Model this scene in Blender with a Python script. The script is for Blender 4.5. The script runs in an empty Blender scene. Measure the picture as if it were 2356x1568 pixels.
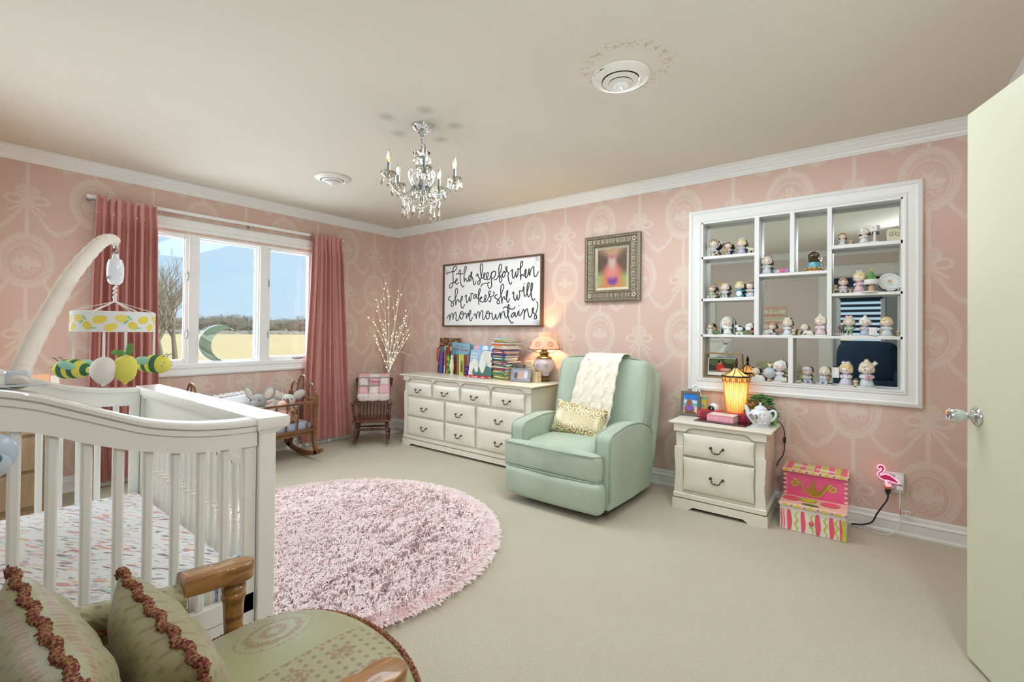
import bpy, bmesh, math, random
from math import sin, cos, pi, radians, sqrt, atan2
from mathutils import Vector, Matrix, noise as mnoise
import numpy as np

random.seed(7)
SC = bpy.context.scene
COL = SC.collection
V = Vector

def srgb(h):
    if isinstance(h, str):
        h = h.lstrip('#'); c = [int(h[i:i+2], 16)/255 for i in (0, 2, 4)]
    else:
        c = [x/255 for x in h]
    return tuple(x/12.92 if x <= .04045 else ((x+.055)/1.055)**2.4 for x in c)+(1.0,)

# ------------------------------------------------------------------ camera
cam_d = bpy.data.cameras.new('camera')
cam = bpy.data.objects.new('camera', cam_d); COL.objects.link(cam)
FPX, YAW, PITCH, ROLL = 1062.995, .65691, .0082968, .0093342
CPOS = V((4.64447, -3.67365, 1.2087)); PPY = 752.836
_f = V((-sin(YAW), cos(YAW), 0)); _r = V((cos(YAW), sin(YAW), 0)); _u = V((0, 0, 1))
_f2 = _f*cos(PITCH)+_u*sin(PITCH); _u2 = _u*cos(PITCH)-_f*sin(PITCH)
_r3 = _r*cos(ROLL)+_u2*sin(ROLL); _u3 = _u2*cos(ROLL)-_r*sin(ROLL)
_m = Matrix((( _r3.x, _u3.x, -_f2.x, CPOS.x), (_r3.y, _u3.y, -_f2.y, CPOS.y), (_r3.z, _u3.z, -_f2.z, CPOS.z), (0, 0, 0, 1)))
cam.matrix_world = _m
cam_d.sensor_width = 36; cam_d.sensor_fit = 'HORIZONTAL'
cam_d.lens = FPX*36/2356
cam_d.shift_y = (PPY-784)/2356
cam_d.clip_start = .05; cam_d.clip_end = 2000
SC.camera = cam

# ------------------------------------------------------------------ colour management
SC.view_settings.view_transform = 'Standard'
SC.view_settings.look = 'None'
SC.view_settings.exposure = 0.15
SC.view_settings.gamma = 1.0
SC.view_settings.use_curve_mapping = False
try:
    SC.cycles.use_denoising = True
    SC.cycles.denoiser = 'OPENIMAGEDENOISE'
    SC.cycles.max_bounces = 10
    SC.cycles.diffuse_bounces = 5
    SC.cycles.glossy_bounces = 5
    SC.cycles.transmission_bounces = 10
    SC.cycles.transparent_max_bounces = 12
    SC.cycles.sample_clamp_indirect = 6.0
    SC.cycles.caustics_reflective = False
    SC.cycles.caustics_refractive = False
except Exception:
    pass

# ------------------------------------------------------------------ world: pale blue winter sky with thin cloud
W = bpy.data.worlds.new('sky'); SC.world = W; W.use_nodes = True
nt = W.node_tree; nt.nodes.clear()
tc = nt.nodes.new('ShaderNodeTexCoord')
sep = nt.nodes.new('ShaderNodeSeparateXYZ'); nt.links.new(tc.outputs['Generated'], sep.inputs[0])
ramp = nt.nodes.new('ShaderNodeValToRGB')
ramp.color_ramp.elements[0].position = 0.0; ramp.color_ramp.elements[0].color = srgb('#c9e3f5')
ramp.color_ramp.elements[1].position = .5; ramp.color_ramp.elements[1].color = srgb('#a9d3f5')
e = ramp.color_ramp.elements.new(.1); e.color = srgb('#b6dcf6')
nt.links.new(sep.outputs[2], ramp.inputs[0])
nz = nt.nodes.new('ShaderNodeTexNoise'); nz.inputs['Scale'].default_value = 2.2; nz.inputs['Detail'].default_value = 5
mp = nt.nodes.new('ShaderNodeMapping'); mp.inputs['Scale'].default_value = (1, 1, 2.6); mp.inputs['Location'].default_value = (.4, .2, 0)
nt.links.new(tc.outputs['Generated'], mp.inputs[0]); nt.links.new(mp.outputs[0], nz.inputs['Vector'])
cr = nt.nodes.new('ShaderNodeMapRange'); cr.inputs[1].default_value = .35; cr.inputs[2].default_value = .95; cr.inputs[4].default_value = .75
nt.links.new(nz.outputs[0], cr.inputs[0])
mx = nt.nodes.new('ShaderNodeMixRGB'); mx.inputs[2].default_value = srgb('#e3f1fb')
nt.links.new(cr.outputs[0], mx.inputs[0]); nt.links.new(ramp.outputs[0], mx.inputs[1])
bg = nt.nodes.new('ShaderNodeBackground'); bg.inputs[1].default_value = .95
nt.links.new(mx.outputs[0], bg.inputs[0])
wo = nt.nodes.new('ShaderNodeOutputWorld'); nt.links.new(bg.outputs[0], wo.inputs[0])

# ------------------------------------------------------------------ lights
def light(name, kind, loc, power, color=(1, 1, 1), size=.1, rot=None, size_y=None, **kw):
    d = bpy.data.lights.new(name, kind); d.energy = power; d.color = color
    if kind == 'AREA':
        d.size = size
        if size_y: d.shape = 'RECTANGLE'; d.size_y = size_y
    elif kind in ('POINT', 'SPOT'):
        d.shadow_soft_size = size
    for k, v in kw.items(): setattr(d, k, v)
    o = bpy.data.objects.new(name, d); COL.objects.link(o); o.location = loc
    if rot is not None: o.rotation_euler = rot
    return o

def aim(o, target):
    o.rotation_euler = (V(target)-o.location).to_track_quat('-Z', 'Y').to_euler()

sun = light('sun', 'SUN', (20, 25, 30), 3.2, srgb('#fff3dc')[:3], angle=.009)
aim(sun, (0, 0, 0))
# daylight entering through the bedroom window
FLASH = (.88, .955, 1.03)
LW = light('window_daylight', 'AREA', (-.45, -1.85, 1.6), 95, (.84, .95, 1.08), 2.2, rot=(0, radians(-72), 0), size_y=1.9)
# photographer's flash, bounced into the ceiling
LF = light('bounced_flash', 'AREA', (3.3, -2.1, 1.35), 7, FLASH, 3.0, rot=(radians(180), 0, 0), size_y=2.8)
# unseen fill lights added to brighten the room, from rear wall and right wall
LB = light('rear_fill', 'AREA', (1.45, -4.28, 1.35), 40, FLASH, 1.8, size_y=1.1); aim(LB, (3.1, -1.0, .2))
LF2 = light('side_fill', 'AREA', (5.2, -2.85, 2.2), 24, FLASH, .45); aim(LF2, (3.0, -.9, .2))
LD = light('overhead_fill', 'AREA', (3.1, -1.2, 2.425), 34, FLASH, 3.0, rot=(0, 0, 0), size_y=.7)  # added downward fill at ceiling level, no fixture hangs there

# ------------------------------------------------------------------ scene bookkeeping
def tag(o, label=None, cat=None, group=None, kind=None):
    if label: o['label'] = label
    if cat: o['category'] = cat
    if group: o['group'] = group
    if kind: o['kind'] = kind
    return o

def thing(name, label, cat, loc=(0, 0, 0), rz=0, group=None, rot=None):
    o = bpy.data.objects.new(name, None); COL.objects.link(o); o.empty_display_size = .05
    o.location = loc; o.rotation_euler = rot if rot else (0, 0, rz)
    return tag(o, label, cat, group)

def dup(o, parent=None):
    c = o.copy(); COL.objects.link(c); c.parent = parent
    for ch in list(o.children): dup(ch, c)
    return c

class MB:
    """collects shapes and links them as one mesh object"""
    def __init__(s): s.v = []; s.f = []; s.mi = []; s.cur = 0; s.M = None
    def add(s, vs, fs, M=None):
        b = len(s.v); M = M if M is not None else s.M
        if M is not None: vs = [M @ V(p) for p in vs]
        s.v.extend([tuple(p) for p in vs]); s.f.extend([tuple(i+b for i in f) for f in fs]); s.mi.extend([s.cur]*len(fs))
        return s
    def mat(s, i): s.cur = i; return s
    def box(s, a, b, bev=0, seg=2, M=None):
        x0, y0, z0 = [min(p, q) for p, q in zip(a, b)]; x1, y1, z1 = [max(p, q) for p, q in zip(a, b)]
        vs = [(x0, y0, z0), (x1, y0, z0), (x1, y1, z0), (x0, y1, z0), (x0, y0, z1), (x1, y0, z1), (x1, y1, z1), (x0, y1, z1)]
        fs = [(0, 3, 2, 1), (4, 5, 6, 7), (0, 1, 5, 4), (1, 2, 6, 5), (2, 3, 7, 6), (3, 0, 4, 7)]
        if bev > 0:
            bev = min(bev, .49*min(x1-x0, y1-y0, z1-z0))
            bm = bmesh.new(); bv = [bm.verts.new(p) for p in vs]
            for f in fs: bm.faces.new([bv[i] for i in f])
            bmesh.ops.bevel(bm, geom=bm.edges[:], offset=bev, segments=seg, profile=.5, affect='EDGES')
            s.bm(bm, M); return s
        return s.add(vs, fs, M)
    def bm(s, bm, M=None):
        bm.verts.index_update(); s.add([v.co.copy() for v in bm.verts], [[v.index for v in f.verts] for f in bm.faces], M); bm.free(); return s
    def lathe(s, prof, seg=24, at=(0, 0, 0), M=None, wob=None, close=True):
        vs = []; fs = []; n = len(prof)
        for r, z in prof:
            for k in range(seg):
                a = 2*pi*k/seg; rr = r*(wob(a, z) if wob else 1); vs.append((at[0]+rr*cos(a), at[1]+rr*sin(a), at[2]+z))
        for i in range(n-1):
            for k in range(seg):
                k2 = (k+1) % seg; fs.append((i*seg+k, i*seg+k2, (i+1)*seg+k2, (i+1)*seg+k))
        if close:
            if prof[0][0] > 1e-6: fs.append(tuple(reversed(range(seg))))
            if prof[-1][0] > 1e-6: fs.append(tuple((n-1)*seg+k for k in range(seg)))
        return s.add(vs, fs, M)
    def cyl(s, p0, p1, r0, r1=None, seg=12, M=None):
        return s.tube([p0, p1], [r0, r0 if r1 is None else r1], seg, M=M)
    def tube(s, pts, r, seg=8, closed=False, M=None, flat=None, cap=True, up=None):
        pts = [V(p) for p in pts]; n = len(pts)
        rs = r if isinstance(r, (list, tuple)) else [r]*n
        T = []
        for i in range(n):
            a = pts[(i-1) % n] if (closed or i > 0) else pts[i]; b = pts[(i+1) % n] if (closed or i < n-1) else pts[i]
            d = b-a; T.append(d.normalized() if d.length > 1e-9 else V((0, 0, 1)))
        nrm = V(up) if up else (V((0, 0, 1)) if abs(T[0].z) < .9 else V((1, 0, 0)))
        nrm = (nrm-T[0]*nrm.dot(T[0])).normalized()
        vs = []; fs = []
        for i in range(n):
            if i > 0:
                nrm = nrm-T[i]*nrm.dot(T[i])
                nrm = nrm.normalized() if nrm.length > 1e-6 else T[i].orthogonal().normalized()
            bn = T[i].cross(nrm)
            fa, fb = (1, 1) if flat is None else flat
            for k in range(seg):
                a = 2*pi*k/seg; vs.append(pts[i]+nrm*(cos(a)*rs[i]*fa)+bn*(sin(a)*rs[i]*fb))
        m = n if closed else n-1
        for i in range(m):
            j = (i+1) % n
            for k in range(seg):
                k2 = (k+1) % seg; fs.append((i*seg+k, i*seg+k2, j*seg+k2, j*seg+k))
        if cap and not closed:
            fs.append(tuple(reversed(range(seg)))); fs.append(tuple((n-1)*seg+k for k in range(seg)))
        return s.add(vs, fs, M)
    def ell(s, c, r, seg=16, rings=10, M=None, fn=None):
        if not isinstance(r, (tuple, list)): r = (r, r, r)
        vs = [(c[0], c[1], c[2]-r[2])]; fs = []
        for i in range(1, rings):
            t = pi*i/rings-pi/2
            for k in range(seg):
                a = 2*pi*k/seg; q = V((cos(t)*cos(a), cos(t)*sin(a), sin(t)))
                w = fn(q) if fn else 1
                vs.append((c[0]+r[0]*q.x*w, c[1]+r[1]*q.y*w, c[2]+r[2]*q.z*w))
        vs.append((c[0], c[1], c[2]+r[2])); top = len(vs)-1
        for k in range(seg): fs.append((0, 1+(k+1) % seg, 1+k)); fs.append((top, 1+(rings-2)*seg+k, 1+(rings-2)*seg+(k+1) % seg))
        for i in range(rings-2):
            for k in range(seg):
                k2 = (k+1) % seg; fs.append((1+i*seg+k, 1+i*seg+k2, 1+(i+1)*seg+k2, 1+(i+1)*seg+k))
        return s.add(vs, fs, M)
    def prism(s, poly, d0, d1, M=None, bev=0, seg=1):
        """poly in local XY, extruded along local Z from d0 to d1"""
        n = len(poly)
        if bev > 0:
            bm = bmesh.new()
            lo = [bm.verts.new((p[0], p[1], d0)) for p in poly]; hi = [bm.verts.new((p[0], p[1], d1)) for p in poly]
            bm.faces.new(list(reversed(lo))); bm.faces.new(hi)
            for i in range(n): bm.faces.new((lo[i], lo[(i+1) % n], hi[(i+1) % n], hi[i]))
            bm.normal_update()
            ed = [e for e in bm.edges if abs(e.verts[0].co.z-e.verts[1].co.z) < 1e-7]
            bmesh.ops.bevel(bm, geom=ed, offset=bev, segments=seg, profile=.5, affect='EDGES')
            return s.bm(bm, M)
        vs = [(p[0], p[1], d0) for p in poly]+[(p[0], p[1], d1) for p in poly]
        fs = [tuple(reversed(range(n))), tuple(range(n, 2*n))]+[(i, (i+1) % n, n+(i+1) % n, n+i) for i in range(n)]
        return s.add(vs, fs, M)
    def surf(s, fn, nu, nv, cu=False, cv=False, M=None):
        vs = [fn(i/(nu if cu else nu-1), j/(nv if cv else nv-1)) for i in range(nu) for j in range(nv)]
        fs = []
        for i in range(nu if cu else nu-1):
            for j in range(nv if cv else nv-1):
                i2 = (i+1) % nu; j2 = (j+1) % nv
                fs.append((i*nv+j, i2*nv+j, i2*nv+j2, i*nv+j2))
        return s.add(vs, fs, M)
    def loft(s, loops, cap=True, M=None, closed=False):
        n = len(loops[0]); vs = [p for l in loops for p in l]; fs = []
        L = len(loops)
        for i in range(L if closed else L-1):
            i2 = (i+1) % L
            for k in range(n): fs.append((i*n+k, i*n+(k+1) % n, i2*n+(k+1) % n, i2*n+k))
        if cap and not closed: fs.append(tuple(reversed(range(n)))); fs.append(tuple((L-1)*n+k for k in range(n)))
        return s.add(vs, fs, M)
    def text(s, body, size, M, ext=.0006, align='CENTER', shear=0):
        cu = bpy.data.curves.new('txt', 'FONT'); cu.body = body; cu.size = size; cu.extrude = ext; cu.align_x = align; cu.align_y = 'CENTER'; cu.shear = shear
        cu.resolution_u = 2
        o = bpy.data.objects.new('txt', cu); COL.objects.link(o)
        dg = bpy.context.evaluated_depsgraph_get(); dg.update()
        me = bpy.data.meshes.new_from_object(o.evaluated_get(dg))
        s.add([v.co.copy() for v in me.vertices], [tuple(p.vertices) for p in me.polygons], M)
        bpy.data.objects.remove(o); bpy.data.curves.remove(cu); bpy.data.meshes.remove(me)
        return s
    def build(s, name, mats, parent=None, smooth=40, loc=None):
        me = bpy.data.meshes.new(name); me.from_pydata(s.v, [], s.f)
        ml = mats if isinstance(mats, (list, tuple)) else [mats]
        for m in ml: me.materials.append(m)
        if len(ml) > 1: me.polygons.foreach_set('material_index', s.mi)
        if smooth:
            me.polygons.foreach_set('use_smooth', [True]*len(me.polygons))
            me.update()
            bm = bmesh.new(); bm.from_mesh(me); bmesh.ops.recalc_face_normals(bm, faces=bm.faces[:]); bm.to_mesh(me); bm.free()
            me.set_sharp_from_angle(angle=radians(smooth))
        me.update()
        o = bpy.data.objects.new(name, me); COL.objects.link(o)
        if parent is not None: o.parent = parent
        if loc is not None: o.location = loc
        return o

def T(x, y, z): return Matrix.Translation((x, y, z))
def RX(a): return Matrix.Rotation(radians(a), 4, 'X')
def RY(a): return Matrix.Rotation(radians(a), 4, 'Y')
def RZ(a): return Matrix.Rotation(radians(a), 4, 'Z')
def SCL(x, y, z): return Matrix.Diagonal((x, y, z, 1))
XZ = Matrix(((1, 0, 0, 0), (0, 0, -1, 0), (0, 1, 0, 0), (0, 0, 0, 1)))      # local XY -> XZ plane, local Z -> -Y (towards the room from the back wall)
YZ = Matrix(((0, 0, 1, 0), (1, 0, 0, 0), (0, 1, 0, 0), (0, 0, 0, 1)))       # local X -> Y, local Y -> Z, local Z -> X

def cat_rom(pts, n=6, closed=False):
    P = [V(p) if len(p) == 3 else V((p[0], p[1], 0)) for p in pts]; N = len(P); out = []
    for i in range(N if closed else N-1):
        p0 = P[(i-1) % N] if (closed or i > 0) else P[0]; p1 = P[i]; p2 = P[(i+1) % N]; p3 = P[(i+2) % N] if (closed or i < N-2) else P[-1]
        for k in range(n):
            t = k/n
            out.append(.5*((2*p1)+(p2-p0)*t+(2*p0-5*p1+4*p2-p3)*t*t+(3*p1-p0-3*p2+p3)*t**3))
    if not closed: out.append(P[-1])
    return out

def lerp_tab(tab, x):
    if x <= tab[0][0]: return tab[0][1]
    for (a, b), (c, d) in zip(tab, tab[1:]):
        if x <= c: return b+(d-b)*(x-a)/(c-a)
    return tab[-1][1]

def sm_tab(tab, x):
    pts = cat_rom([(a, b) for a, b in tab], 8)
    return lerp_tab([(p.x, p.y) for p in pts], x)

# ------------------------------------------------------------------ materials
class E:
    """tiny expression compiler for shader math nodes"""
    nt = None
    def __init__(s, x): s.x = x
    @staticmethod
    def op(o, *a, clamp=False):
        n = E.nt.nodes.new('ShaderNodeMath'); n.operation = o; n.use_clamp = clamp
        for i, v in enumerate(a):
            v = v.x if isinstance(v, E) else v
            if isinstance(v, (int, float)): n.inputs[i].default_value = v
            else: E.nt.links.new(v, n.inputs[i])
        return E(n.outputs[0])
    def __add__(s, o): return E.op('ADD', s, o)
    __radd__ = __add__
    def __sub__(s, o): return E.op('SUBTRACT', s, o)
    def __rsub__(s, o): return E.op('SUBTRACT', o, s)
    def __mul__(s, o): return E.op('MULTIPLY', s, o)
    __rmul__ = __mul__
    def __truediv__(s, o): return E.op('DIVIDE', s, o)
    def abs(s): return E.op('ABSOLUTE', s)
    def floor(s): return E.op('FLOOR', s)
    def sqrt(s): return E.op('SQRT', s)
    def min(s, o): return E.op('MINIMUM', s, o)
    def max(s, o): return E.op('MAXIMUM', s, o)
    def lt(s, o): return E.op('LESS_THAN', s, o)
    def gt(s, o): return E.op('GREATER_THAN', s, o)
    def sin(s): return E.op('SINE', s)
    def soft(s, edge, w):        # 1 where s < edge, soft over w
        return E.op('MULTIPLY_ADD', s, -1.0/w, edge/w+.5, clamp=True)

def hyp(a, b): return (a*a+b*b).sqrt()

def new_mat(name):
    m = bpy.data.materials.new(name); m.use_nodes = True
    b = m.node_tree.nodes['Principled BSDF']
    return m, m.node_tree, b

def mat(name, col, rough=.5, metal=0, var=0, vscale=8, bump=0, bscale=60, coat=0, sheen=0, trans=0, emit=None, estr=1, spec=None, ior=None, alpha=None, stretch=None, col2=None, sheen_tint=None):
    m, t, b = new_mat(name)
    c = srgb(col); b.inputs['Base Color'].default_value = c
    b.inputs['Roughness'].default_value = rough; b.inputs['Metallic'].default_value = metal
    if coat: b.inputs['Coat Weight'].default_value = coat; b.inputs['Coat Roughness'].default_value = .12
    if sheen:
        b.inputs['Sheen Weight'].default_value = sheen; b.inputs['Sheen Roughness'].default_value = .4
        b.inputs['Sheen Tint'].default_value = srgb(sheen_tint) if sheen_tint else c
    if trans: b.inputs['Transmission Weight'].default_value = trans
    if ior: b.inputs['IOR'].default_value = ior
    if spec is not None: b.inputs['Specular IOR Level'].default_value = spec
    if emit: b.inputs['Emission Color'].default_value = srgb(emit); b.inputs['Emission Strength'].default_value = estr
    if alpha is not None: b.inputs['Alpha'].default_value = alpha
    if var or bump or col2:
        tc = t.nodes.new('ShaderNodeTexCoord'); vec = tc.outputs['Object']
        if stretch:
            mp = t.nodes.new('ShaderNodeMapping'); mp.inputs['Scale'].default_value = stretch; t.links.new(vec, mp.inputs[0]); vec = mp.outputs[0]
        if var or col2:
            n = t.nodes.new('ShaderNodeTexNoise'); n.inputs['Scale'].default_value = vscale; n.inputs['Detail'].default_value = 4
            t.links.new(vec, n.inputs['Vector'])
            mx = t.nodes.new('ShaderNodeMixRGB')
            if col2: mx.inputs[1].default_value = c; mx.inputs[2].default_value = srgb(col2)
            else:
                mx.inputs[1].default_value = tuple(max(0, x*(1-var)) for x in c[:3])+(1,); mx.inputs[2].default_value = tuple(min(1, x*(1+var)) for x in c[:3])+(1,)
            mr = t.nodes.new('ShaderNodeMapRange'); mr.inputs[1].default_value = .3; mr.inputs[2].default_value = .7
            t.links.new(n.outputs[0], mr.inputs[0]); t.links.new(mr.outputs[0], mx.inputs[0]); t.links.new(mx.outputs[0], b.inputs['Base Color'])
        if bump:
            n2 = t.nodes.new('ShaderNodeTexNoise'); n2.inputs['Scale'].default_value = bscale; n2.inputs['Detail'].default_value = 3
            t.links.new(vec, n2.inputs['Vector'])
            bp = t.nodes.new('ShaderNodeBump'); bp.inputs['Strength'].default_value = bump; bp.inputs['Distance'].default_value = .01
            t.links.new(n2.outputs[0], bp.inputs['Height']); t.links.new(bp.outputs[0], b.inputs['Normal'])
    return m

def wood(name, c1, c2, scale=6, axis=0, rough=.4, coat=.2, stretch=12):
    m, t, b = new_mat(name)
    tc = t.nodes.new('ShaderNodeTexCoord'); mp = t.nodes.new('ShaderNodeMapping')
    s = [stretch]*3; s[axis] = 1; mp.inputs['Scale'].default_value = s
    t.links.new(tc.outputs['Object'], mp.inputs[0])
    n = t.nodes.new('ShaderNodeTexNoise'); n.inputs['Scale'].default_value = scale; n.inputs['Detail'].default_value = 6; n.inputs['Distortion'].default_value = .6
    t.links.new(mp.outputs[0], n.inputs['Vector'])
    r = t.nodes.new('ShaderNodeValToRGB'); r.color_ramp.elements[0].position = .35; r.color_ramp.elements[1].position = .68
    r.color_ramp.elements[0].color = srgb(c1); r.color_ramp.elements[1].color = srgb(c2)
    t.links.new(n.outputs[0], r.inputs[0]); t.links.new(r.outputs[0], b.inputs['Base Color'])
    b.inputs['Roughness'].default_value = rough; b.inputs['Coat Weight'].default_value = coat
    return m

def glass(name, col='#ffffff', rough=.0, ior=1.45):
    m, t, b = new_mat(name); t.nodes.remove(b)
    g = t.nodes.new('ShaderNodeBsdfGlass'); g.inputs['Color'].default_value = srgb(col); g.inputs['Roughness'].default_value = rough; g.inputs['IOR'].default_value = ior
    t.links.new(g.outputs[0], t.nodes['Material Output'].inputs[0])
    return m

def pane_glass(name, refl=.07):
    m, t, b = new_mat(name); t.nodes.remove(b)
    tr = t.nodes.new('ShaderNodeBsdfTransparent'); tr.inputs[0].default_value = (.995, 1, .998, 1)
    gl = t.nodes.new('ShaderNodeBsdfGlossy'); gl.inputs['Roughness'].default_value = .02
    mx = t.nodes.new('ShaderNodeMixShader'); mx.inputs[0].default_value = refl
    t.links.new(tr.outputs[0], mx.inputs[1]); t.links.new(gl.outputs[0], mx.inputs[2]); t.links.new(mx.outputs[0], t.nodes['Material Output'].inputs[0])
    return m

def object_xyz(t):
    tc = t.nodes.new('ShaderNodeTexCoord'); sp = t.nodes.new('ShaderNodeSeparateXYZ'); t.links.new(tc.outputs['Object'], sp.inputs[0])
    E.nt = t
    return E(sp.outputs[0]), E(sp.outputs[1]), E(sp.outputs[2])

def noise_at(t, x, y, z, scale, detail=2, rough=.5):
    cb = t.nodes.new('ShaderNodeCombineXYZ')
    for i, q in enumerate((x, y, z)):
        q = q.x if isinstance(q, E) else q
        if isinstance(q, (int, float)): cb.inputs[i].default_value = q
        else: t.links.new(q, cb.inputs[i])
    n = t.nodes.new('ShaderNodeTexNoise'); n.inputs['Scale'].default_value = scale; n.inputs['Detail'].default_value = detail; n.inputs['Roughness'].default_value = rough
    t.links.new(cb.outputs[0], n.inputs['Vector'])
    return E(n.outputs[0])

def mixc(t, fac, a, b):
    mx = t.nodes.new('ShaderNodeMixRGB')
    for i, q in ((0, fac), (1, a), (2, b)):
        q = q.x if isinstance(q, E) else q
        if isinstance(q, (int, float)): mx.inputs[i].default_value = q
        elif isinstance(q, (tuple, list)): mx.inputs[i].default_value = q
        elif isinstance(q, str): mx.inputs[i].default_value = srgb(q)
        else: t.links.new(q, mx.inputs[i])
    return mx.outputs[0]

def translucent(name, col, k=.5, rough=.5):
    """thin lit cloth or opal glass: part diffuse, part translucent"""
    m, t, b = new_mat(name)
    tr = t.nodes.new('ShaderNodeBsdfTranslucent'); tr.inputs[0].default_value = srgb(col)
    b.inputs['Base Color'].default_value = srgb(col); b.inputs['Roughness'].default_value = rough
    mx = t.nodes.new('ShaderNodeMixShader'); mx.inputs[0].default_value = k
    t.links.new(b.outputs[0], mx.inputs[1]); t.links.new(tr.outputs[0], mx.inputs[2]); t.links.new(mx.outputs[0], t.nodes['Material Output'].inputs[0])
    return m

# ------------------------------------------------------------------ room materials
def wallpaper(name, axis, s0):
    m, t, b = new_mat(name)
    X, Y, Z = object_xyz(t)
    S, P = .3575, .9325
    s = (X if axis == 0 else Y)-s0
    k = (s*(1/S)+.5).floor()
    u = (s-k*S).abs()
    par = E.op('FLOORED_MODULO', k, 2.0)
    z = Z-.255-par*(P/2)
    kv = (z*(1/P)+.5).floor()
    v = z-kv*P                                   # medallion at v=0, bow at v=+-P/2
    vb0 = v-.452
    vb = vb0-(vb0*(1/P)+.5).floor()*P            # bow-centred
    n1 = noise_at(t, u+k*3.1, v, 0, 62, 3, .6)    # leaf-size speckle
    n2 = noise_at(t, u+9.0, vb, 0, 85, 2, .6)
    r = hyp(u*(1/.0955), v*(1/.128))
    ring = (r-1.0).abs().soft(.035, .03).max((r-1.12).abs().soft(.022, .03))
    fol = (r-1.34-v*.55).abs().soft(.17, .10)*(n1*-1.0).soft(-.44, .06)
    fol2 = (r-1.34-v*.55).abs().soft(.17, .10)*.45
    inn = r.soft(.74, .08)*(n1*-1.0).soft(-.54, .05)
    urn = (u-.020).soft(0, .008)*(v-.005).abs().soft(.045, .01)
    bird = (hyp((u-.045)*(1/.030), (v+.004)*(1/.020))).soft(1, .25)
    rib = u.soft(.011, .004)*(v.abs()-.32).abs().soft(.145, .02)
    # bow
    bq = hyp(u*(1/.062), (vb-.040)*(1/.058)).soft(1, .15)*(n2*-1.0).soft(-.45, .07)
    loop = (hyp((u-.062)*(1/.042), (vb+.012)*(1/.027))-1.0).abs().soft(.27, .12)
    def seg(ax, ay, bx, by, w):
        dx, dy = bx-ax, by-ay; L = dx*dx+dy*dy
        px = u-ax; py = vb-ay
        h = E.op('MULTIPLY', px*(dx/L)+py*(dy/L), 1.0, clamp=True)
        return hyp(px-h*dx, py-h*dy).soft(w, .004)
    tail = seg(.006, -.03, .085, -.098, .008).max(seg(.004, -.03, .042, -.11, .006))
    # garlands hung from the bow to the neighbouring medallion
    nb = n1*.06-.03
    g1 = (vb-((u-.168)*(u-.168)*9.5-.235)+nb).abs().soft(.020, .012)*u.gt(.045)*(n2*-1.0).soft(-.40, .08)
    u2 = u*-1.0+S
    g2 = (v-((u2-.168)*(u2-.168)*9.5-.235)+nb).abs().soft(.020, .012)*u2.soft(.275, .01)*(n2*-1.0).soft(-.40, .08)
    mask = ring.max(fol).max(fol2).max(inn).max(urn).max(bird).max(rib).max(bq).max(loop).max(tail).max(g1).max(g2)
    fine = noise_at(t, X, Y, Z, 420, 1)
    mask = mask*(fine*.35+.78)
    big = noise_at(t, X, Y, Z, 1.3, 3)
    base = mixc(t, big, '#cfb1a3', '#d8bdaf')
    colr = mixc(t, mask*.62, base, '#ddd3c2')
    t.links.new(colr, b.inputs['Base Color'])
    rr = mask*-.12+.62; t.links.new(rr.x, b.inputs['Roughness'])
    b.inputs['Specular IOR Level'].default_value = .3
    return m

def carpet_mat():
    m, t, b = new_mat('carpet_pile')
    X, Y, Z = object_xyz(t)
    big = noise_at(t, X, Y, 0, 1.6, 4, .55); mid = noise_at(t, X, Y, 0, 120, 3, .6); fi = noise_at(t, X, Y, 0, 420, 2, .6)
    c = mixc(t, big, '#d0c9b3', '#dfd9c6')
    c = mixc(t, E.op('MULTIPLY_ADD', mid, 2.2, -.65, clamp=True)*.5, c, '#b9b199')
    t.links.new(c, b.inputs['Base Color']); b.inputs['Roughness'].default_value = .95; b.inputs['Specular IOR Level'].default_value = .1
    bp = t.nodes.new('ShaderNodeBump'); bp.inputs['Strength'].default_value = .75; bp.inputs['Distance'].default_value = .012
    t.links.new((mid*.7+fi*.5).x, bp.inputs['Height']); t.links.new(bp.outputs[0], b.inputs['Normal'])
    return m

SOOT = [(2.437, -2.015), (2.68, -1.94), (2.675, -1.699), (2.311, -1.83), (2.457, -1.609)]
VENTS = [(3.698, -1.608), (1.194, -1.606)]
def ceiling_mat():
    m, t, b = new_mat('ceiling_paint')
    X, Y, Z = object_xyz(t)
    big = noise_at(t, X, Y, 0, .9, 3)
    c = mixc(t, big, '#d9d3c5', '#dedacd')
    sp = None
    for x, y in SOOT:
        g = hyp(X-x, Y-y).soft(.028, .07); sp = g if sp is None else sp.max(g)
    c = mixc(t, sp*.4, c, '#57503f')
    # flaking, rust-stained patch round the nearer vent
    d = hyp(X-3.745, Y+1.66); st = (d-.185).abs().soft(.02, .05)*(noise_at(t, X, Y, 0, 38, 3)*-1.0).soft(-.56, .05)*X.gt(3.55)
    c = mixc(t, st*.55, c, '#a97f45')
    dd = hyp(X-3.698, Y+1.608).soft(.17, .16)
    c = mixc(t, dd*.35, c, '#efece2')
    t.links.new(c, b.inputs['Base Color']); b.inputs['Roughness'].default_value = .75; b.inputs['Specular IOR Level'].default_value = .2
    bp = t.nodes.new('ShaderNodeBump'); bp.inputs['Strength'].default_value = .06; bp.inputs['Distance'].default_value = .01
    t.links.new(noise_at(t, X, Y, 0, 90, 3).x, bp.inputs['Height']); t.links.new(bp.outputs[0], b.inputs['Normal'])
    return m

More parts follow.
